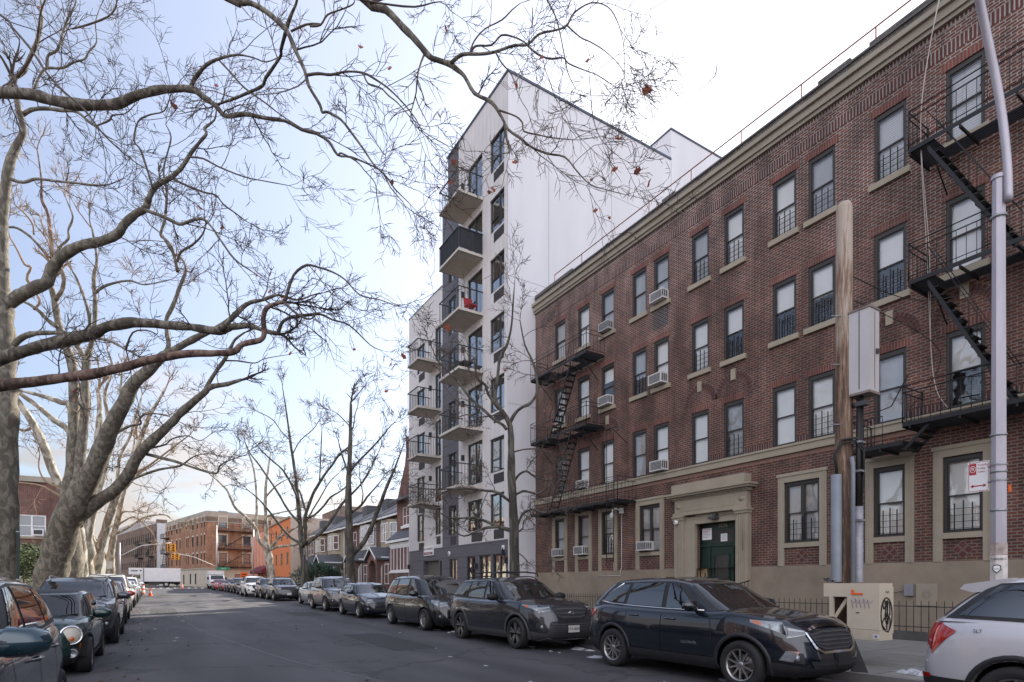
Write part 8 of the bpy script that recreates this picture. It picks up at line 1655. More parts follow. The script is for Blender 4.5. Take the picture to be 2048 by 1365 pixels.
tree('R1', 'street_tree', 'slender bare tree in front of the white building', 'dark', BK['twig'], 2.6, 1.3, 3, .0062, 70, GT2, leafsize=.038)
tree('R2', 'street_tree', 'dark forked tree with a cut top, in front of the row houses', 'dark', BK['twig'], 1.2, 1.7, 3, .0105, 0, GT2)
tree('R3', 'street_tree', 'tall straight bare tree with spreading limbs, between the dark forked one and the tan wall', 'dark', BK['twig'], 1.15, 2.2, 3, .0135, 0, GT2)
tree('R4', 'street_tree', 'sunlit bare tree by the orange and salmon buildings', 'pale', BK['sunlit_twig'], .6, 2.6, 3, .017, 0, GT2)
# rotten hollow of the leaning tree
def hollow():
    mb = MB(); Ym = mat('rotten_wood', (.24, .14, .045), .9, var=.5, nscale=8, bump=.6, bscale=20); a = TREES['T2']['trunk']; c = a[3]; d = a[4]
    p0 = Vector((a[1][0]+.30, a[1][1]-.38, a[1][2]+.55)); p1 = Vector((a[3][0]+.42, a[3][1]-.25, a[3][2]+.2)); n = 8
    pts = [tuple(p0.lerp(p1, i/n)) for i in range(n+1)]; mb.tube(pts, [.02, .08, .13, .17, .18, .16, .12, .07, .02], Ym, 10)
    q = [(p[0]+.06, p[1]-.06, p[2]+.25) for p in pts[3:]]; mb.tube(q, [.02, .10, .13, .12, .07, .02], M['ink'], 8); mb.build('hollow', T2o)
hollow()
# evergreen shrubs and small plants
def leaf_cloud(P, c, rad3, n, size, m, rnd, name='foliage', clumps=14):
    mb = MB(); cs = []
    for _ in range(clumps):
        a = rnd.random()*6.28; e = rnd.uniform(-.5, 1); q = math.sqrt(max(0, 1-e*e))*rnd.uniform(.35, .85)
        cs.append((c[0]+math.cos(a)*q*rad3[0], c[1]+math.sin(a)*q*rad3[1], c[2]+e*rad3[2]*.8, rnd.uniform(.28, .5)))
    for _ in range(n):
        k = rnd.choice(cs); v = Vector((rnd.gauss(0, 1), rnd.gauss(0, 1), rnd.gauss(0, .8))); v.normalize(); v *= k[3]*rnd.uniform(.5, 1.15)
        p = Vector((k[0]+v.x*rad3[0], k[1]+v.y*rad3[1], k[2]+v.z*rad3[2])); s = size*rnd.uniform(.6, 1.3)
        u = Vector((rnd.gauss(0, 1), rnd.gauss(0, 1), rnd.gauss(0, .6))).normalized()*s; w2 = u.orthogonal().normalized()*s*.35
        mb.add([p-u, p+w2, p+u, p-w2], [(0, 1, 2, 3)], m)
    return mb.build(name, P, kind='stuff')
EG = mat('yew_green', (.055, .075, .022), .7, var=.5, nscale=3); DG = mat('laurel_green', (.018, .045, .018), .5, var=.5, nscale=4)
def shrub(x, y, r, h, label, m, n, size, seed):
    z = gz(y)+.15; P = thing('evergreen_shrub', label, 'shrub', (x, y, z)); s = MB(); s.tube([(x, y, z-.1), (x+.05, y, z+h*.6)], [.07, .03], BK['dark'], 6); s.build('stem', P)
    leaf_cloud(P, (x, y, z+h*.55), (r, r, h*.55), n, size, m, random.Random(seed))
shrub(-6.3, 42, 1.5, 3.1, 'tall olive green yew in front of the left brick building', EG, 5200, .10, 1)
shrub(12.9, 54.5, 2.3, 2.6, 'large dark evergreen bush in front of the row houses', DG, 5200, .12, 2)
shrub(12.6, 71, 1.8, 1.4, 'low clipped evergreen before the tan wall', DG, 2200, .12, 3)
# ---------------------------------------------------------------- wooden pole with its equipment
def wood_mat():
    m, N, L, b = new_mat('weathered_pole_wood'); b.inputs['Roughness'].default_value = .85
    g = N.new('ShaderNodeNewGeometry'); mp = N.new('ShaderNodeMapping'); mp.inputs['Scale'].default_value = (1, 1, .07); L.new(g.outputs['Position'], mp.inputs[0])
    n = N.new('ShaderNodeTexNoise'); n.inputs['Scale'].default_value = 28; n.inputs['Detail'].default_value = 8; n.inputs['Roughness'].default_value = .7; L.new(mp.outputs[0], n.inputs['Vector'])
    sp = N.new('ShaderNodeSeparateXYZ'); L.new(g.outputs['Position'], sp.inputs[0])
    n2 = N.new('ShaderNodeTexNoise'); n2.inputs['Scale'].default_value = 1.1; n2.inputs['Detail'].default_value = 5; L.new(g.outputs['Position'], n2.inputs['Vector'])
    r = N.new('ShaderNodeValToRGB'); e = r.color_ramp.elements; e[0].position = .35; e[0].color = (.085, .05, .035, 1); e[1].position = .66; e[1].color = (.40, .33, .27, 1); q = e.new(.5); q.color = (.22, .145, .095, 1)
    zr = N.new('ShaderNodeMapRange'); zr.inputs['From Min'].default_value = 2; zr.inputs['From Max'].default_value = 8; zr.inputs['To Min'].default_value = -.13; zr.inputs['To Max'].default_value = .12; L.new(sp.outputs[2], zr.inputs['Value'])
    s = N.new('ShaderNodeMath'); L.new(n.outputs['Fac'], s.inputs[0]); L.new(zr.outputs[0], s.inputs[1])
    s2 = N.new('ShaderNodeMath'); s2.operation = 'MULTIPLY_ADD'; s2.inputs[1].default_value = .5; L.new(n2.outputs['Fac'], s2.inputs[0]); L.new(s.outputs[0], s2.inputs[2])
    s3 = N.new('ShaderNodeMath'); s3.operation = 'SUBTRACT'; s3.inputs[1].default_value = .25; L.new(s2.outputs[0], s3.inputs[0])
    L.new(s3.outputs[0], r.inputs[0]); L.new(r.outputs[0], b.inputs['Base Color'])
    bp = N.new('ShaderNodeBump'); bp.inputs['Strength'].default_value = .8; bp.inputs['Distance'].default_value = .01; L.new(n.outputs['Fac'], bp.inputs['Height']); L.new(bp.outputs[0], b.inputs['Normal']); return m
M['wood'] = wood_mat()
PX, PY = 10.32, 5.60
pole = thing('utility_pole', 'weathered wooden pole with cut off top beside the cream cabinet', 'utility pole', (PX, PY, .15))
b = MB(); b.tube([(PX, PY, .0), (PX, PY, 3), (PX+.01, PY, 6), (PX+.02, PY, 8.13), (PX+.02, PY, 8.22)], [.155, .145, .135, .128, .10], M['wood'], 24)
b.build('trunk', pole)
b = MB(); b.tube([(PX-.12, PY-.22, 1.2), (PX-.12, PY-.22, 3.55), (PX-.12, PY-.20, 3.70)], .035, M['grey_conduit'], 12)
CG = M['grey_conduit']
b.lathe([(.086, 1.55), (.086, 3.42), (.0, 3.42)], Matrix.Translation((PX-.20, PY+.02, 0)), CG, 20); b.build('conduit_cover', pole)
b = MB(); b.lathe([(.078, 1.55), (.078, 2.86), (.0, 2.86)], Matrix.Translation((PX+.07, PY-.21, 0)), mat('rust_streaked_conduit', (.28, .28, .31), .5, metal=.2, var=.3, nscale=5), 20); b.build('conduit_cover', pole)
b = MB(); 
for dx in (-.02, .05): b.tube([(PX+.06+dx, PY-.22, 2.7), (PX+.06+dx, PY-.24, 4.72)], .04, M['ink'], 10)
b.tube([(PX-.20, PY+.0, 3.35), (PX-.25, PY+.02, 3.75), (PX-.17, PY-.06, 4.02), (PX-.02, PY-.22, 4.04), (PX+.08, PY-.30, 3.85), (PX+.10, PY-.28, 3.4), (PX+.08, PY-.24, 2.8)], .022, M['ink'], 8)
b.tube([(PX-.20, PY+.0, 3.35), (PX-.27, PY+.02, 3.72), (PX-.19, PY-.06, 3.96), (PX-.04, PY-.22, 3.98), (PX+.06, PY-.30, 3.8), (PX+.08, PY-.28, 3.4)], .016, M['ink'], 8)
b.build('cable', pole)
b = MB()
for z, a in ((4.3, .2), (5.35, -.25), (6.2, .2), (3.3, .2)): b.tube([(PX-.13, PY-.02, z), (PX-.22, PY+.10, z+.02)], .009, M['galv'], 5)
for z in (3.95, 3.45, 2.6): b.box(PX-.02, PX+.14, PY-.30, PY-.13, z, z+.035, M['galv'])
b.build('step_bolt', pole)
ab = thing('antenna_box', 'tall pale metal equipment box mounted high on the wooden pole', 'equipment box', (PX+.05, PY-.38, 4.9))
b = MB(); Wd = mat('pale_box_metal', (.52, .50, .50), .45, metal=.1, var=.10, nscale=3, stretch=(1, 1, .3)); b.box(PX-.06, PX+.26, PY-.46, PY-.12, 4.80, 6.20, Wd); b.box(PX-.075, PX+.275, PY-.475, PY-.105, 6.20, 6.235, mat('rusty_lid', (.20, .16, .14), .7, var=.3)); b.box(PX-.07, PX+.27, PY-.47, PY-.11, 4.76, 4.80, mat('rusty_lid')); b.build('casing', ab)
b = MB(); b.box(PX-.065, PX+.0, PY-.30, PY-.285, 4.85, 6.18, mat('box_seam', (.12, .10, .10), .6)); b.box(PX+.10, PX+.115, PY-.465, PY-.461, 4.85, 6.15, mat('rust_seam', (.22, .13, .09), .7, var=.4)); b.box(PX+.14, PX+.20, PY-.49, PY-.46, 5.45, 5.53, M['grey_plastic']); b.build('door_seam', ab)
b = MB(); b.tube([(PX, PY-.1, 4.62), (PX+.05, PY-.25, 4.60), (PX+.06, PY-.28, 4.76)], .035, M['ink'], 8); b.box(PX-.02, PX+.10, PY-.38, PY-.2, 4.58, 4.66, M['grey_plastic']); b.build('bracket', ab)
# cream cabinet hung on the pole
cab = thing('equipment_cabinet', 'cream steel cabinet with black graffiti tag on its right side', 'cabinet', (10.1, 5.1, .15))
OW = M['off_white']; x0, x1, y0, y1, z0, z1 = 9.92, 10.34, 4.82, 5.33, .60, 1.53
b = MB(); b.box(x0, x1, y0, y1, z0+.17, z1, OW); b.box(x0-.01, x1-.02, y0-.01, y1+.01, z0, z0+.165, OW); b.box(x1-.0, x1+.10, y0+.03, y1-.05, z0+.1, z1-.06, OW); b.build('casing', cab)
b = MB(); b.box(x0, x0+.07, y1, y1+.40, 1.30, 1.53, OW); b.box(x0+.07, x1, y1+.002, y1+.12, 1.31, 1.52, OW); b.box(x0, x0+.06, y1+.24, y1+.30, .35, 1.30, OW)
b.prism([(0, 0), (.06, 0), (.30, .38), (.24, .38)], (0, -1, 0), (0, 0, 1), (x0+.065, y1+.30, .90), (.04, 0, 0), OW); b.build('bracket_arm', cab)
b = MB(); b.box(x0-.015, x0-.010, y1-.26, y1-.08, 1.34, 1.37, M['orange']); b.box(x0-.015, x0-.010, y1-.12, y1-.08, 1.37, 1.42, M['orange']); b.box(x0-.0125, x0-.0100, y0+.30, y0+.36, 1.035, 1.05, M['grey_plastic']); b.box(x0-.014, x0-.0102, y0+.0, y0+.085, .63, .70, M['white']); b.box(x0-.0155, x0-.0142, y0+.02, y0+.065, .645, .69, M['ink_violet']); b.build('sticker', cab)
b = MB()
def gsp(u, v): return (x0+.03+u*.38, y0-.006, .70+v*.66)     # on the side that faces us
def stroke(pts, r, m=M['ink']):
    P = catmull([(p[0], p[1], 0, 0) for p in pts], 6) if len(pts) > 2 else [(p[0], p[1], 0, 0) for p in pts]; b.tube([gsp(p[0], p[1]) for p in P], r, m, 5)
stroke([(.5+.46*math.cos(a), .48+.42*math.sin(a)) for a in [math.pi/2+2*math.pi*i/14 for i in range(15)]], .010)
stroke([(.15, .78), (.28, .62), (.40, .72), (.30, .86), (.22, .74)], .009); stroke([(.48, .82), (.42, .55), (.50, .42), (.56, .60), (.52, .82)], .009); stroke([(.60, .84), (.58, .5), (.70, .42), (.78, .62), (.70, .80)], .009)
stroke([(.30, .40), (.14, .26), (.30, .16), (.52, .05), (.46, .30), (.30, .40)], .009); stroke([(.56, .40), (.52, .10), (.66, .06), (.80, .30), (.68, .42), (.62, .24)], .009); stroke([(.46, .62), (.36, .45), (.52, .38), (.82, .50)], .008)
for k in range(5): b.tube([(x0-.005, y1-.10-k*.065, 1.12), (x0-.005, y1-.07-k*.065, 1.26+.02*(k % 2)), (x0-.005, y1-.12-k*.065, 1.20), (x0-.005, y1-.15-k*.065, 1.25)], .0035, M['ink_violet'], 4)
b.tube([gsp(.40, 1.02), gsp(.5, 1.07), gsp(.55, 1.0), gsp(.65, 1.07), gsp(.72, 1.0)], .004, mat('green_marker', (.03, .20, .12), .6), 4)
b.build('graffiti', cab)
b = MB(); random.seed(2)
for _ in range(14):
    x, y, z = x0+random.uniform(.0, .12), y1+random.uniform(.18, .40), 1.54+random.uniform(0, .05); b.add([(x, y, z), (x+.05, y+.02, z+.03), (x+.02, y+.06, z+.05), (x-.03, y+.03, z+.02)], [(0, 1, 2), (0, 2, 3)], M['chrome'])
tag(b.build('litter'), 'crumpled foil litter on top of the cream cabinet bracket', 'litter')
# metal plate leaning at the kerb / cellar plate in the pavement
b = MB(); b.add([(9.20, 4.86, .155), (9.31, 4.68, .155), (9.24, 4.84, .64), (9.21, 4.88, .64), (9.23, 4.90, .155), (9.34, 4.72, .155)], [(0, 1, 2, 3), (0, 3, 4), (1, 5, 2)], mat('dull_black_cone', (.04, .04, .042), .6, var=.2))
tag(b.build('rubber_wedge'), 'dark triangular rubber wedge standing at the kerb between crossover and cabinet', 'wedge')
b = MB(); b.box(9.75, 10.6, 3.7, 4.6, .150, .162, mat('grey_plate', (.30, .31, .34), .5, metal=.3, var=.1)); tag(b.build('cellar_plate'), 'smooth pale steel plate let into the pavement', 'plate')
# ---------------------------------------------------------------- street lamp with the bent arm
LX, LY = 10.22, 3.37
lp = thing('street_lamp', 'galvanised steel lamp post with curved arm, right edge', 'street lamp', (LX, LY, .15)); G_ = mat('lamp_post_steel', (.42, .40, .44), .5, metal=.35, var=.14, nscale=3, stretch=(1, 1, .25))
b = MB(); b.tube([(LX, LY, .1), (LX, LY, .5), (LX, LY, .52), (LX, LY, 7.28)], [.15, .15, .10, .078], G_, 8, smooth=False); b.build('post', lp)
b = MB(); pts = [(LX-.02, LY-.12, 6.9), (LX-.02, LY-.10, 7.5), (LX-.10, LY-.05, 8.3), (LX-.38, LY, 9.1), (LX-.9, LY, 9.8), (LX-1.8, LY, 10.5), (LX-3.0, LY, 11.0), (LX-4.0, LY, 11.1)]
b.tube([p[:3] for p in catmull([p+(0,) for p in pts], 4)], .052, G_, 12); b.build('arm', lp)
b = MB(); b.box(LX-4.7, LX-3.95, LY-.16, LY+.16, 11.02, 11.18, G_); b.build('lamp_head', lp)
b = MB(); b.lathe([(.09, 0), (.09, .05), (.08, .06), (0, .06)], Matrix.Translation((LX, LY, 7.27)), G_, 12); 
b.build('cap', lp)
for z in (6.72, 3.62, 3.10, 2.55): b = MB(); b.lathe([(.096, 0), (.100, .0), (.100, .03), (.09, .03)], Matrix.Translation((LX, LY, z)), M['galv'], 16); b.build('clamp', lp)
b = MB(); b.lathe([(.105, 1.36), (.103, 1.92)], Matrix.Translation((LX, LY, 0)), mat('torn_poster', (.62, .58, .54), .7, var=.25, nscale=9), 8, smooth=False); b.lathe([(.103, 1.92), (.102, 2.1)], Matrix.Translation((LX, LY, 0)), mat('scuffed_glue', (.40, .33, .30), .8, var=.4, nscale=12), 8, smooth=False)
# lettering and a shield on the facet that faces the camera
dv = Vector((0-LX, 0-LY, 0)).normalized(); rt = Vector((-dv.y, dv.x, 0)); 
def onp(u, v, n=.108): return Matrix(((rt.x, 0, dv.x, LX+dv.x*n), (rt.y, 0, dv.y, LY+dv.y*n), (0, 1, 0, 1.75), (0, 0, 0, 1))) @ Matrix.Translation((u, v, 0))
b.text('PARKING', onp(0, .12), .042, M['ink'], .001)
MS = onp(-.02, -.02); sh = [(-.045, .05), (0, .065), (.045, .05), (.05, -.01), (0, -.065), (-.05, -.01)]
b.add([MS @ Vector((x, y, .0)) for x, y in sh], [tuple(range(6))], M['grey_plastic']); b.add([MS @ Vector((x*.75, y*.75, .002)) for x, y in sh], [tuple(range(6))], M['white']); b.text('POLICE', MS @ Matrix.Translation((0, .0, .004)), .018, M['ink'], .001)
b.build('sticker', lp)
b = MB(); b.box(LX+.06, LX+.10, LY-.11, LY-.09, 2.82, 2.92, M['orange']); b.build('orange_tag', lp)
sg = thing('parking_sign', 'white and red street cleaning sign with double arrow on the lamp post', 'sign', (LX, LY+.2, 3.0))
sx, ya, yb, za, zb_ = LX-.02, LY+.10, LY+.36, 2.86, 3.30
b = MB(); b.box(sx-.003, sx+.003, ya, yb, za, zb_, M['white']); R_ = M['ink_red']
for q in ((ya+.008, yb-.008, zb_-.016, zb_-.008), (ya+.008, yb-.008, za+.008, za+.016)):
    for k in range(6): b.box(sx-.005, sx-.0032, lerp(q[0], q[1], k/6)+.004, lerp(q[0], q[1], (k+1)/6)-.004, q[2], q[3], R_)
for q in (ya+.008, yb-.016): b.box(sx-.005, sx-.0032, q, q+.006, za+.03, zb_-.03, R_)
b.box(sx-.005, sx-.0032, yb-.105, yb-.02, zb_-.19, zb_-.025, R_)
TS2 = lambda y, z: Matrix(((0, 0, -1, sx-.0055), (-1, 0, 0, y), (0, 1, 0, z), (0, 0, 0, 1)))
cy, cz = yb-.063, zb_-.108; b.tube([(sx-.006, cy+.034*math.cos(a), cz+.034*math.sin(a)*1.4) for a in [2*math.pi*i/18 for i in range(19)]], .004, M['white'], 4, cap=False); b.text('P', TS2(cy, cz), .07, M['white'], .0008); b.tube([(sx-.0065, cy+.024, cz+.034), (sx-.0065, cy-.024, cz-.034)], .004, M['white'], 4)
for k, s in enumerate(('Tuesday', 'Friday', '9:30am - 11am')): b.text(s, TS2(yb-.118, zb_-.055-k*.05), .040 if k < 2 else .032, R_, .0006, align='LEFT')
zc = za+.085; b.box(sx-.005, sx-.0034, ya+.06, yb-.06, zc-.008, zc+.008, R_)
for yy, s_ in ((ya+.03, 1), (yb-.03, -1)): b.add([(sx-.005, yy, zc), (sx-.005, yy+s_*.04, zc+.026), (sx-.005, yy+s_*.04, zc-.026)], [(0, 1, 2)], R_)
b.build('sign_plate', sg); b = MB()
for z in (2.98, 3.20): b.tube([(sx, ya+.02, z), (LX, LY+.02, z)], .012, M['galv'], 6); b.lathe([(.105, 0), (.106, .02)], Matrix.Translation((LX, LY, z)), M['galv'], 12)
b.build('sign_bracket', sg)
# overhead wires and the ropes hanging on the facade
b = MB(); b.tube([p[:3] for p in catmull([(PX+.1, PY, 7.0, 0), (13, 5.2, 7.05, 0), (16.1, 3.2, 8.2, 0)], 6)], .008, M['ink'], 4); tag(b.build('wire'), 'thin black wire from the wooden pole up to the facade', 'wire')
b = MB(); b.tube([p[:3] for p in catmull([(PX+.1, PY, 6.6, 0), (13.5, 5.4, 6.2, 0), (16.1, 7.1, 5.9, 0)], 6)], .007, M['ink'], 4); tag(b.build('wire'), 'thin black wire sagging from the wooden pole down to the facade', 'wire')
b = MB(); RP = mat('pale_rope', (.50, .44, .40), .8, var=.1)
for dx in (0, .05): b.tube([p[:3] for p in catmull([(15.7, 6.05+dx, 16.2, 0), (15.4, 6.35, 14.2, 0), (15.25, 6.5, 12.2, 0), (15.8, 6.55+dx, 9.5, 0), (16.0, 6.6, 7.3, 0), (15.9, 6.45, 6.2, 0), (15.6, 6.1, 5.6, 0)], 6)], .009, RP, 4)
tag(b.build('rope'), 'pale double rope hanging from the roof past the fire escape', 'rope')
# ---------------------------------------------------------------- sign posts on the left and right
SPx, SPy = -3.35, 21.6; z = gz(SPy)+.15
t = thing('sign_post', 'dark green steel sign post beside the left plane trees', 'sign post', (SPx, SPy, z)); b = MB(); b.box(SPx-.03, SPx+.03, SPy-.025, SPy+.025, z, 3.15, mat('green_post', (.012, .03, .022), .5)); b.build('post', t)
b = MB(); b.box(SPx-.045, SPx+.045, SPy-.03, SPy+.03, 1.62, 1.66, M['galv']); b.box(SPx-.045, SPx+.045, SPy-.03, SPy+.03, 3.0, 3.03, M['galv']); b.build('clamp', t)
t = thing('sign_post', 'thin dark post with a small sign seen edge on, before the evergreen bush', 'sign post', (9.75, 46, gz(46))); b = MB(); b.box(9.72, 9.77, 45.97, 46.03, gz(46)+.1, 4.3, DMt); b.build('post', t); b = MB(); b.box(9.70, 9.72, 45.78, 46.2, 3.7, 4.25, mat('sign_back', (.12, .13, .16), .5)); b.build('sign_plate', t)
t = thing('sign_post', 'low pale sign on a post among the far left trees', 'sign post', (-3.4, 62, gz(62))); b = MB(); b.box(-3.43, -3.37, 61.97, 62.03, gz(62)+.1, 3.5, M['galv']); b.build('post', t); b = MB(); b.box(-3.6, -3.2, 61.94, 61.96, 2.85, 3.5, M['white_dirty']); b.build('sign_plate', t)
# ---------------------------------------------------------------- traffic signals at the junction
def signal_head(P, x, y, z):
    b = MB(); Yl = M['yellow']; b.box(x-.19, x+.19, y-.14, y+.14, z-.55, z+.55, Yl)
    for k in (-1, 0, 1):
        b.lathe([(.14, 0), (.15, -.16)], Matrix.Translation((x, y-.14, z+.36*k)) @ Matrix.Rotation(math.pi/2, 4, 'X') @ Matrix.Scale(-1, 4, (0, 0, 1)), Yl, 12)
        b.lathe([(0, .01), (.12, .0)], Matrix.Translation((x, y-.142, z+.36*k)) @ Matrix.Rotation(math.pi/2, 4, 'X'), M['ink'], 12)
        b.box(x+.19, x+.34, y-.13, y+.13, z+.36*k-.13, z+.36*k+.15, Yl)
    b.build('signal_head', P)
def signal(px, py, pts, heads, h, label):
    g_ = gz(py); t = thing('traffic_signal', label, 'traffic light', (px, py, g_), 'traffic signals at the junction'); b = MB(); b.tube([(px, py, g_), (px, py, h)], [.14, .09], M['galv'], 10); b.build('post', t)
    b = MB(); b.tube(pts, .06, mat('pale_arm', (.6, .58, .54), .5, var=.05), 8); b.build('arm', t)
    for x, y, z in heads: signal_head(t, x, y, z)
    return t
signal(-4.0, 93, [(-4.0, 93, 5.2), (-1.5, 93, 6.7), (2.0, 93, 7.2)], [(1.6, 93, 6.5), (2.15, 93.1, 6.5)], 7.0, 'yellow traffic lights on a pale arm reaching from the left trees')
signal(8.9, 110, [(8.9, 110, 4.4), (5.5, 110, 6.0), (2.6, 110, 6.6)], [(2.5, 110, 6.0), (3.1, 110.1, 6.0)], 11.5, 'yellow traffic lights on an arm in front of the corner building')
b = MB(); g_ = gz(110); b.box(9.0, 10.9, 109.85, 109.9, 3.85, 4.35, mat('street_sign_green', (.01, .22, .10), .5, var=.05)); b.text('AV D', Matrix.Translation((9.95, 109.84, 4.1)) @ Matrix.Rotation(math.pi/2, 4, 'X'), .34, M['white'], .002)
tag(b.build('street_sign'), 'green street name sign on the signal post', 'sign')
t = thing('street_lamp', 'grey street lamp with long arm in front of the orange corner building', 'street lamp', (11.2, 84, gz(84))); b = MB(); b.tube([(11.2, 84, .6), (11.2, 84, 9.8)], [.13, .08], M['galv'], 10); b.build('post', t)
b = MB(); b.tube([(11.2, 84, 9.3), (9.8, 84, 10.4), (8.0, 84, 10.9)], .05, M['galv'], 8); b.build('arm', t); b = MB(); b.box(7.0, 8.0, 83.85, 84.15, 10.85, 11.02, M['galv']); b.build('lamp_head', t)
t = thing('street_lamp', 'grey lamp arm with flat head high among the left plane trees', 'street lamp', (-3.75, 41, gz(41))); b = MB(); b.tube([(-3.75, 41, .2), (-3.75, 41, 8.6)], [.12, .07], M['galv'], 10); b.build('post', t)
b = MB(); b.tube([(-3.75, 41, 8.2), (-3.1, 41, 8.85), (-2.2, 41, 9.05), (-1.4, 41, 9.15)], .045, M['galv'], 8); b.build('arm', t); b = MB(); b.prism([(0, -.14), (.5, -.18), (.65, 0), (.5, .18), (0, .14)], (1, 0, 0), (0, 1, 0), (-1.4, 41, 9.08), (0, 0, .12), M['galv']); b.build('lamp_head', t)
# road works cones, barrel and an orange sign
def cone(x, y, label):
    z = gz(y); t = thing('traffic_cone', label, 'cone', (x, y, z), 'orange cones at the junction'); b = MB(); b.lathe([(.16, .03), (.03, .75), (0, .75)], Matrix.Translation((x, y, z)), M['orange'], 14); b.build('cone', t); b = MB(); b.box(x-.2, x+.2, y-.2, y+.2, z, z+.03, M['orange']); b.build('base', t)
    b = MB(); b.lathe([(.115, .30), (.088, .45)], Matrix.Translation((x, y, z)), M['white'], 14); b.build('band', t)
cone(3.6, 103, 'orange cone under the white box of the truck'); cone(-.35, 60.0, 'orange cone at the tail of the left car row')
t = thing('traffic_barrel', 'orange and white striped barrel behind the last left car', 'barrel', (-1.1, 66, gz(66))); b = MB(); z = gz(66)
for k in range(5): b.lathe([(.30-.015*k, z+.2*k), (.29-.015*k, z+.2*(k+1))]+([(0, z+1)] if k == 4 else []), Matrix.Translation((-1.1, 66, 0)), M['orange'] if k % 2 == 0 else M['white'], 16)
b.build('drum', t); b = MB(); b.lathe([(.38, z), (.38, z+.08), (.3, z+.08)], Matrix.Translation((-1.1, 66, 0)), M['ink'], 16); b.build('base', t)
t = thing('roadworks_sign', 'small orange construction sign near the corner building', 'sign', (12.4, 104, gz(104))); b = MB(); b.box(11.9, 13.0, 104, 104.04, 2.2, 3.4, M['orange']); b.box(12.1, 12.8, 103.99, 103.999, 2.95, 3.1, M['ink']); b.box(12.1, 12.8, 103.99, 103.999, 2.6, 2.75, M['ink']); b.build('sign_plate', t); b = MB(); b.box(12.42, 12.48, 104.05, 104.1, .95, 2.3, M['galv']); b.build('post', t)
# ---------------------------------------------------------------- trucks
def simple_wheel(P, x, y, z, r, w_, axis='X'):
    Mx = Matrix.Translation((x, y, z)) @ Matrix.Rotation(math.pi/2, 4, 'Y' if axis == 'X' else 'X'); b = MB(); b.lathe([(0, -w_/2), (r*.95, -w_/2), (r, -w_/2+.04), (r, w_/2-.04), (r*.95, w_/2), (0, w_/2)], Mx, M['tyre'], 20); o = b.build('wheel', P)
    b = MB(); b.lathe([(0, w_/2+.02), (r*.35, w_/2+.015), (r*.55, w_/2+.005)], Mx, M['rim'], 14); b.lathe([(0, -w_/2-.02), (r*.35, -w_/2-.015), (r*.55, -w_/2-.005)], Mx, M['rim'], 14); b.build('rim', o)
yt = 112.5; g_ = gz(yt); TR = thing('box_truck', 'white box truck crossing the junction, long plain cargo box', 'truck', (-1, yt, g_)); Wt = M['white']
b = MB(); b.box(-1.5, 3.65, yt-1.25, yt+1.25, g_+.98, g_+3.2, Wt); b.build('cargo_box', TR)
b = MB(); b.box(-1.57, -1.5, yt-1.28, yt+1.28, g_+.93, g_+3.25, M['silver_plastic']); b.box(3.65, 3.72, yt-1.28, yt+1.28, g_+.93, g_+3.25, M['silver_plastic']); b.box(-1.5, 3.65, yt-1.27, yt-1.255, g_+.93, g_+1.02, M['silver_plastic']); b.build('box_frame', TR)
b = MB(); b.box(-1.5, 3.6, yt-.5, yt+.5, g_+.6, g_+.92, M['void']); b.box(2.7, 3.5, yt-1.1, yt-.9, g_+.45, g_+.8, M['void']); b.box(-.9, .6, yt-1.1, yt-.6, g_+.4, g_+.85, M['grey_plastic']); b.build('chassis', TR)
b = MB(); b.prism([(-3.9, g_+.5), (-3.9, g_+1.3), (-3.3, g_+1.5), (-3.0, g_+2.1), (-1.65, g_+2.12), (-1.65, g_+.5)], (1, 0, 0), (0, 0, 1), (0, yt-1.1, 0), (0, 2.2, 0), Wt); cbo = b.build('cab', TR)
b = MB(); b.prism([(-3.15, g_+1.45), (-2.9, g_+2.02), (-2.0, g_+2.04), (-2.0, g_+1.45)], (1, 0, 0), (0, 0, 1), (0, yt-1.112, 0), (0, .01, 0), M['car_glass']); b.build('side_window', cbo)
b = MB(); b.box(-3.6, -1.65, yt-1.15, yt+1.15, g_+2.15, g_+3.2, Wt); b.box(-3.3, -2.4, yt-1.16, yt-1.151, g_+2.6, g_+2.85, M['grey_plastic']); b.text('OIOIC', Matrix.Translation((-2.85, yt-1.165, g_+2.72)) @ Matrix.Rotation(math.pi/2, 4, 'X'), .28, M['white'], .002); b.box(-2.1, -1.85, yt-1.16, yt-1.151, g_+2.65, g_+2.85, M['ink']); b.build('attic_box', TR)
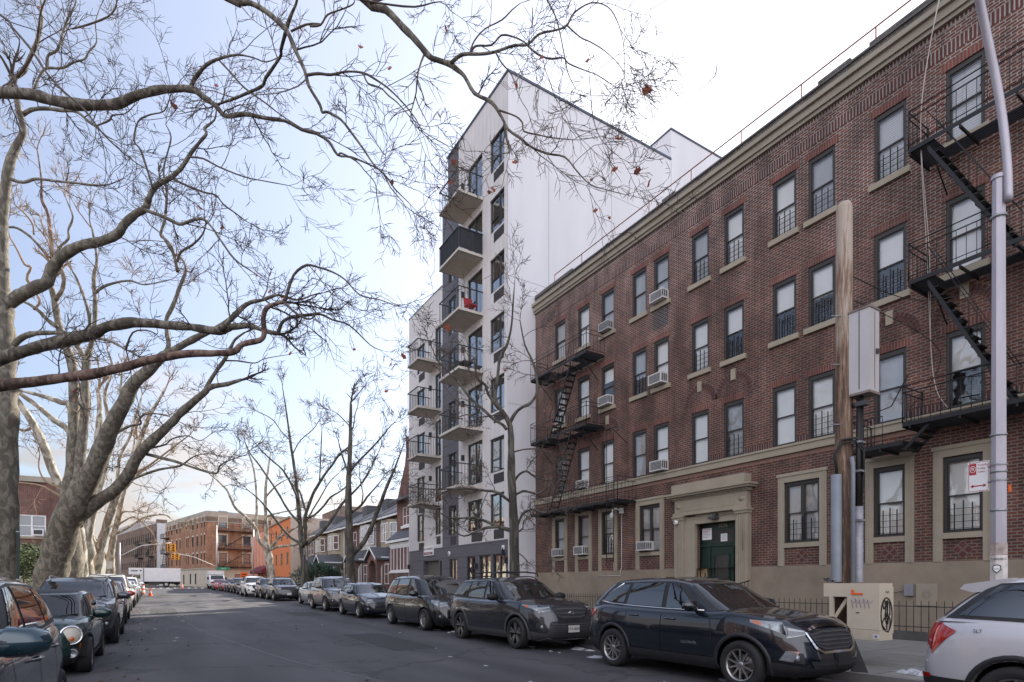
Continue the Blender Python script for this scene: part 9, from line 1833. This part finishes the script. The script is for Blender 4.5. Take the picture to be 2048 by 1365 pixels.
for x in (-3.0, 1.6): simple_wheel(TR, x, yt-.98, g_+.46, .46, .3, 'Y'); simple_wheel(TR, x, yt+.98, g_+.46, .46, .3, 'Y')
yu = 93.5; g_ = gz(yu); UT = thing('utility_truck', 'white utility pickup with tall service box behind the red cars', 'truck', (7.6, yu, g_)); cx = 7.75; Q = M['white']
b = MB(); b.prism([(0, .5), (0, 1.15), (.25, 1.28), (1.25, 1.35), (1.9, 2.05), (3.1, 2.1), (3.3, 2.0), (3.3, .5)], (0, 1, 0), (0, 0, 1), (cx-1.0, yu, g_), (2.0, 0, 0), Q); b.build('cab', UT)
b = MB(); b.box(cx-1.12, cx+1.12, yu+3.35, yu+6.6, g_+.75, g_+2.75, M['white_dirty']); b.box(cx-1.0, cx+1.0, yu+2.0, yu+3.3, g_+2.15, g_+2.35, Q); b.build('service_box', UT)
b = MB(); b.add([(cx-.86, yu+1.27, g_+1.42), (cx+.86, yu+1.27, g_+1.42), (cx+.78, yu+1.83, g_+2.0), (cx-.78, yu+1.83, g_+2.0)], [(0, 1, 2, 3)], M['car_screen']); b.build('windscreen', UT)
for s_ in (1, -1):
    b = MB(); b.prism([(1.75, 1.35), (2.0, 1.95), (3.0, 1.98), (3.0, 1.35)], (0, 1, 0), (0, 0, 1), (cx+s_*1.004, yu, g_), (s_*.01, 0, 0), M['car_glass']); b.build('side_window', UT)
    b = MB(); b.box(*sorted((cx+s_*.62, cx+s_*.95)), yu-.02, yu+.05, g_+.85, g_+1.08, M['lamp_clear']); b.build('headlight', UT)
    b = MB(); b.box(*sorted((cx+s_*1.05, cx+s_*1.3)), yu+1.5, yu+1.6, g_+1.4, g_+1.75, M['black_plastic']); b.build('mirror', UT)
b = MB(); b.box(cx-.55, cx+.55, yu-.03, yu+.02, g_+.80, g_+1.10, M['grey_plastic']); b.box(cx-1.0, cx+1.0, yu-.12, yu-.02, g_+.45, g_+.70, M['silver_plastic']); b.build('grille', UT)
for y in (yu+.85, yu+5.2): simple_wheel(UT, cx-.88, y, g_+.40, .40, .28); simple_wheel(UT, cx+.88, y, g_+.40, .40, .28)
bpy.context.view_layer.update()
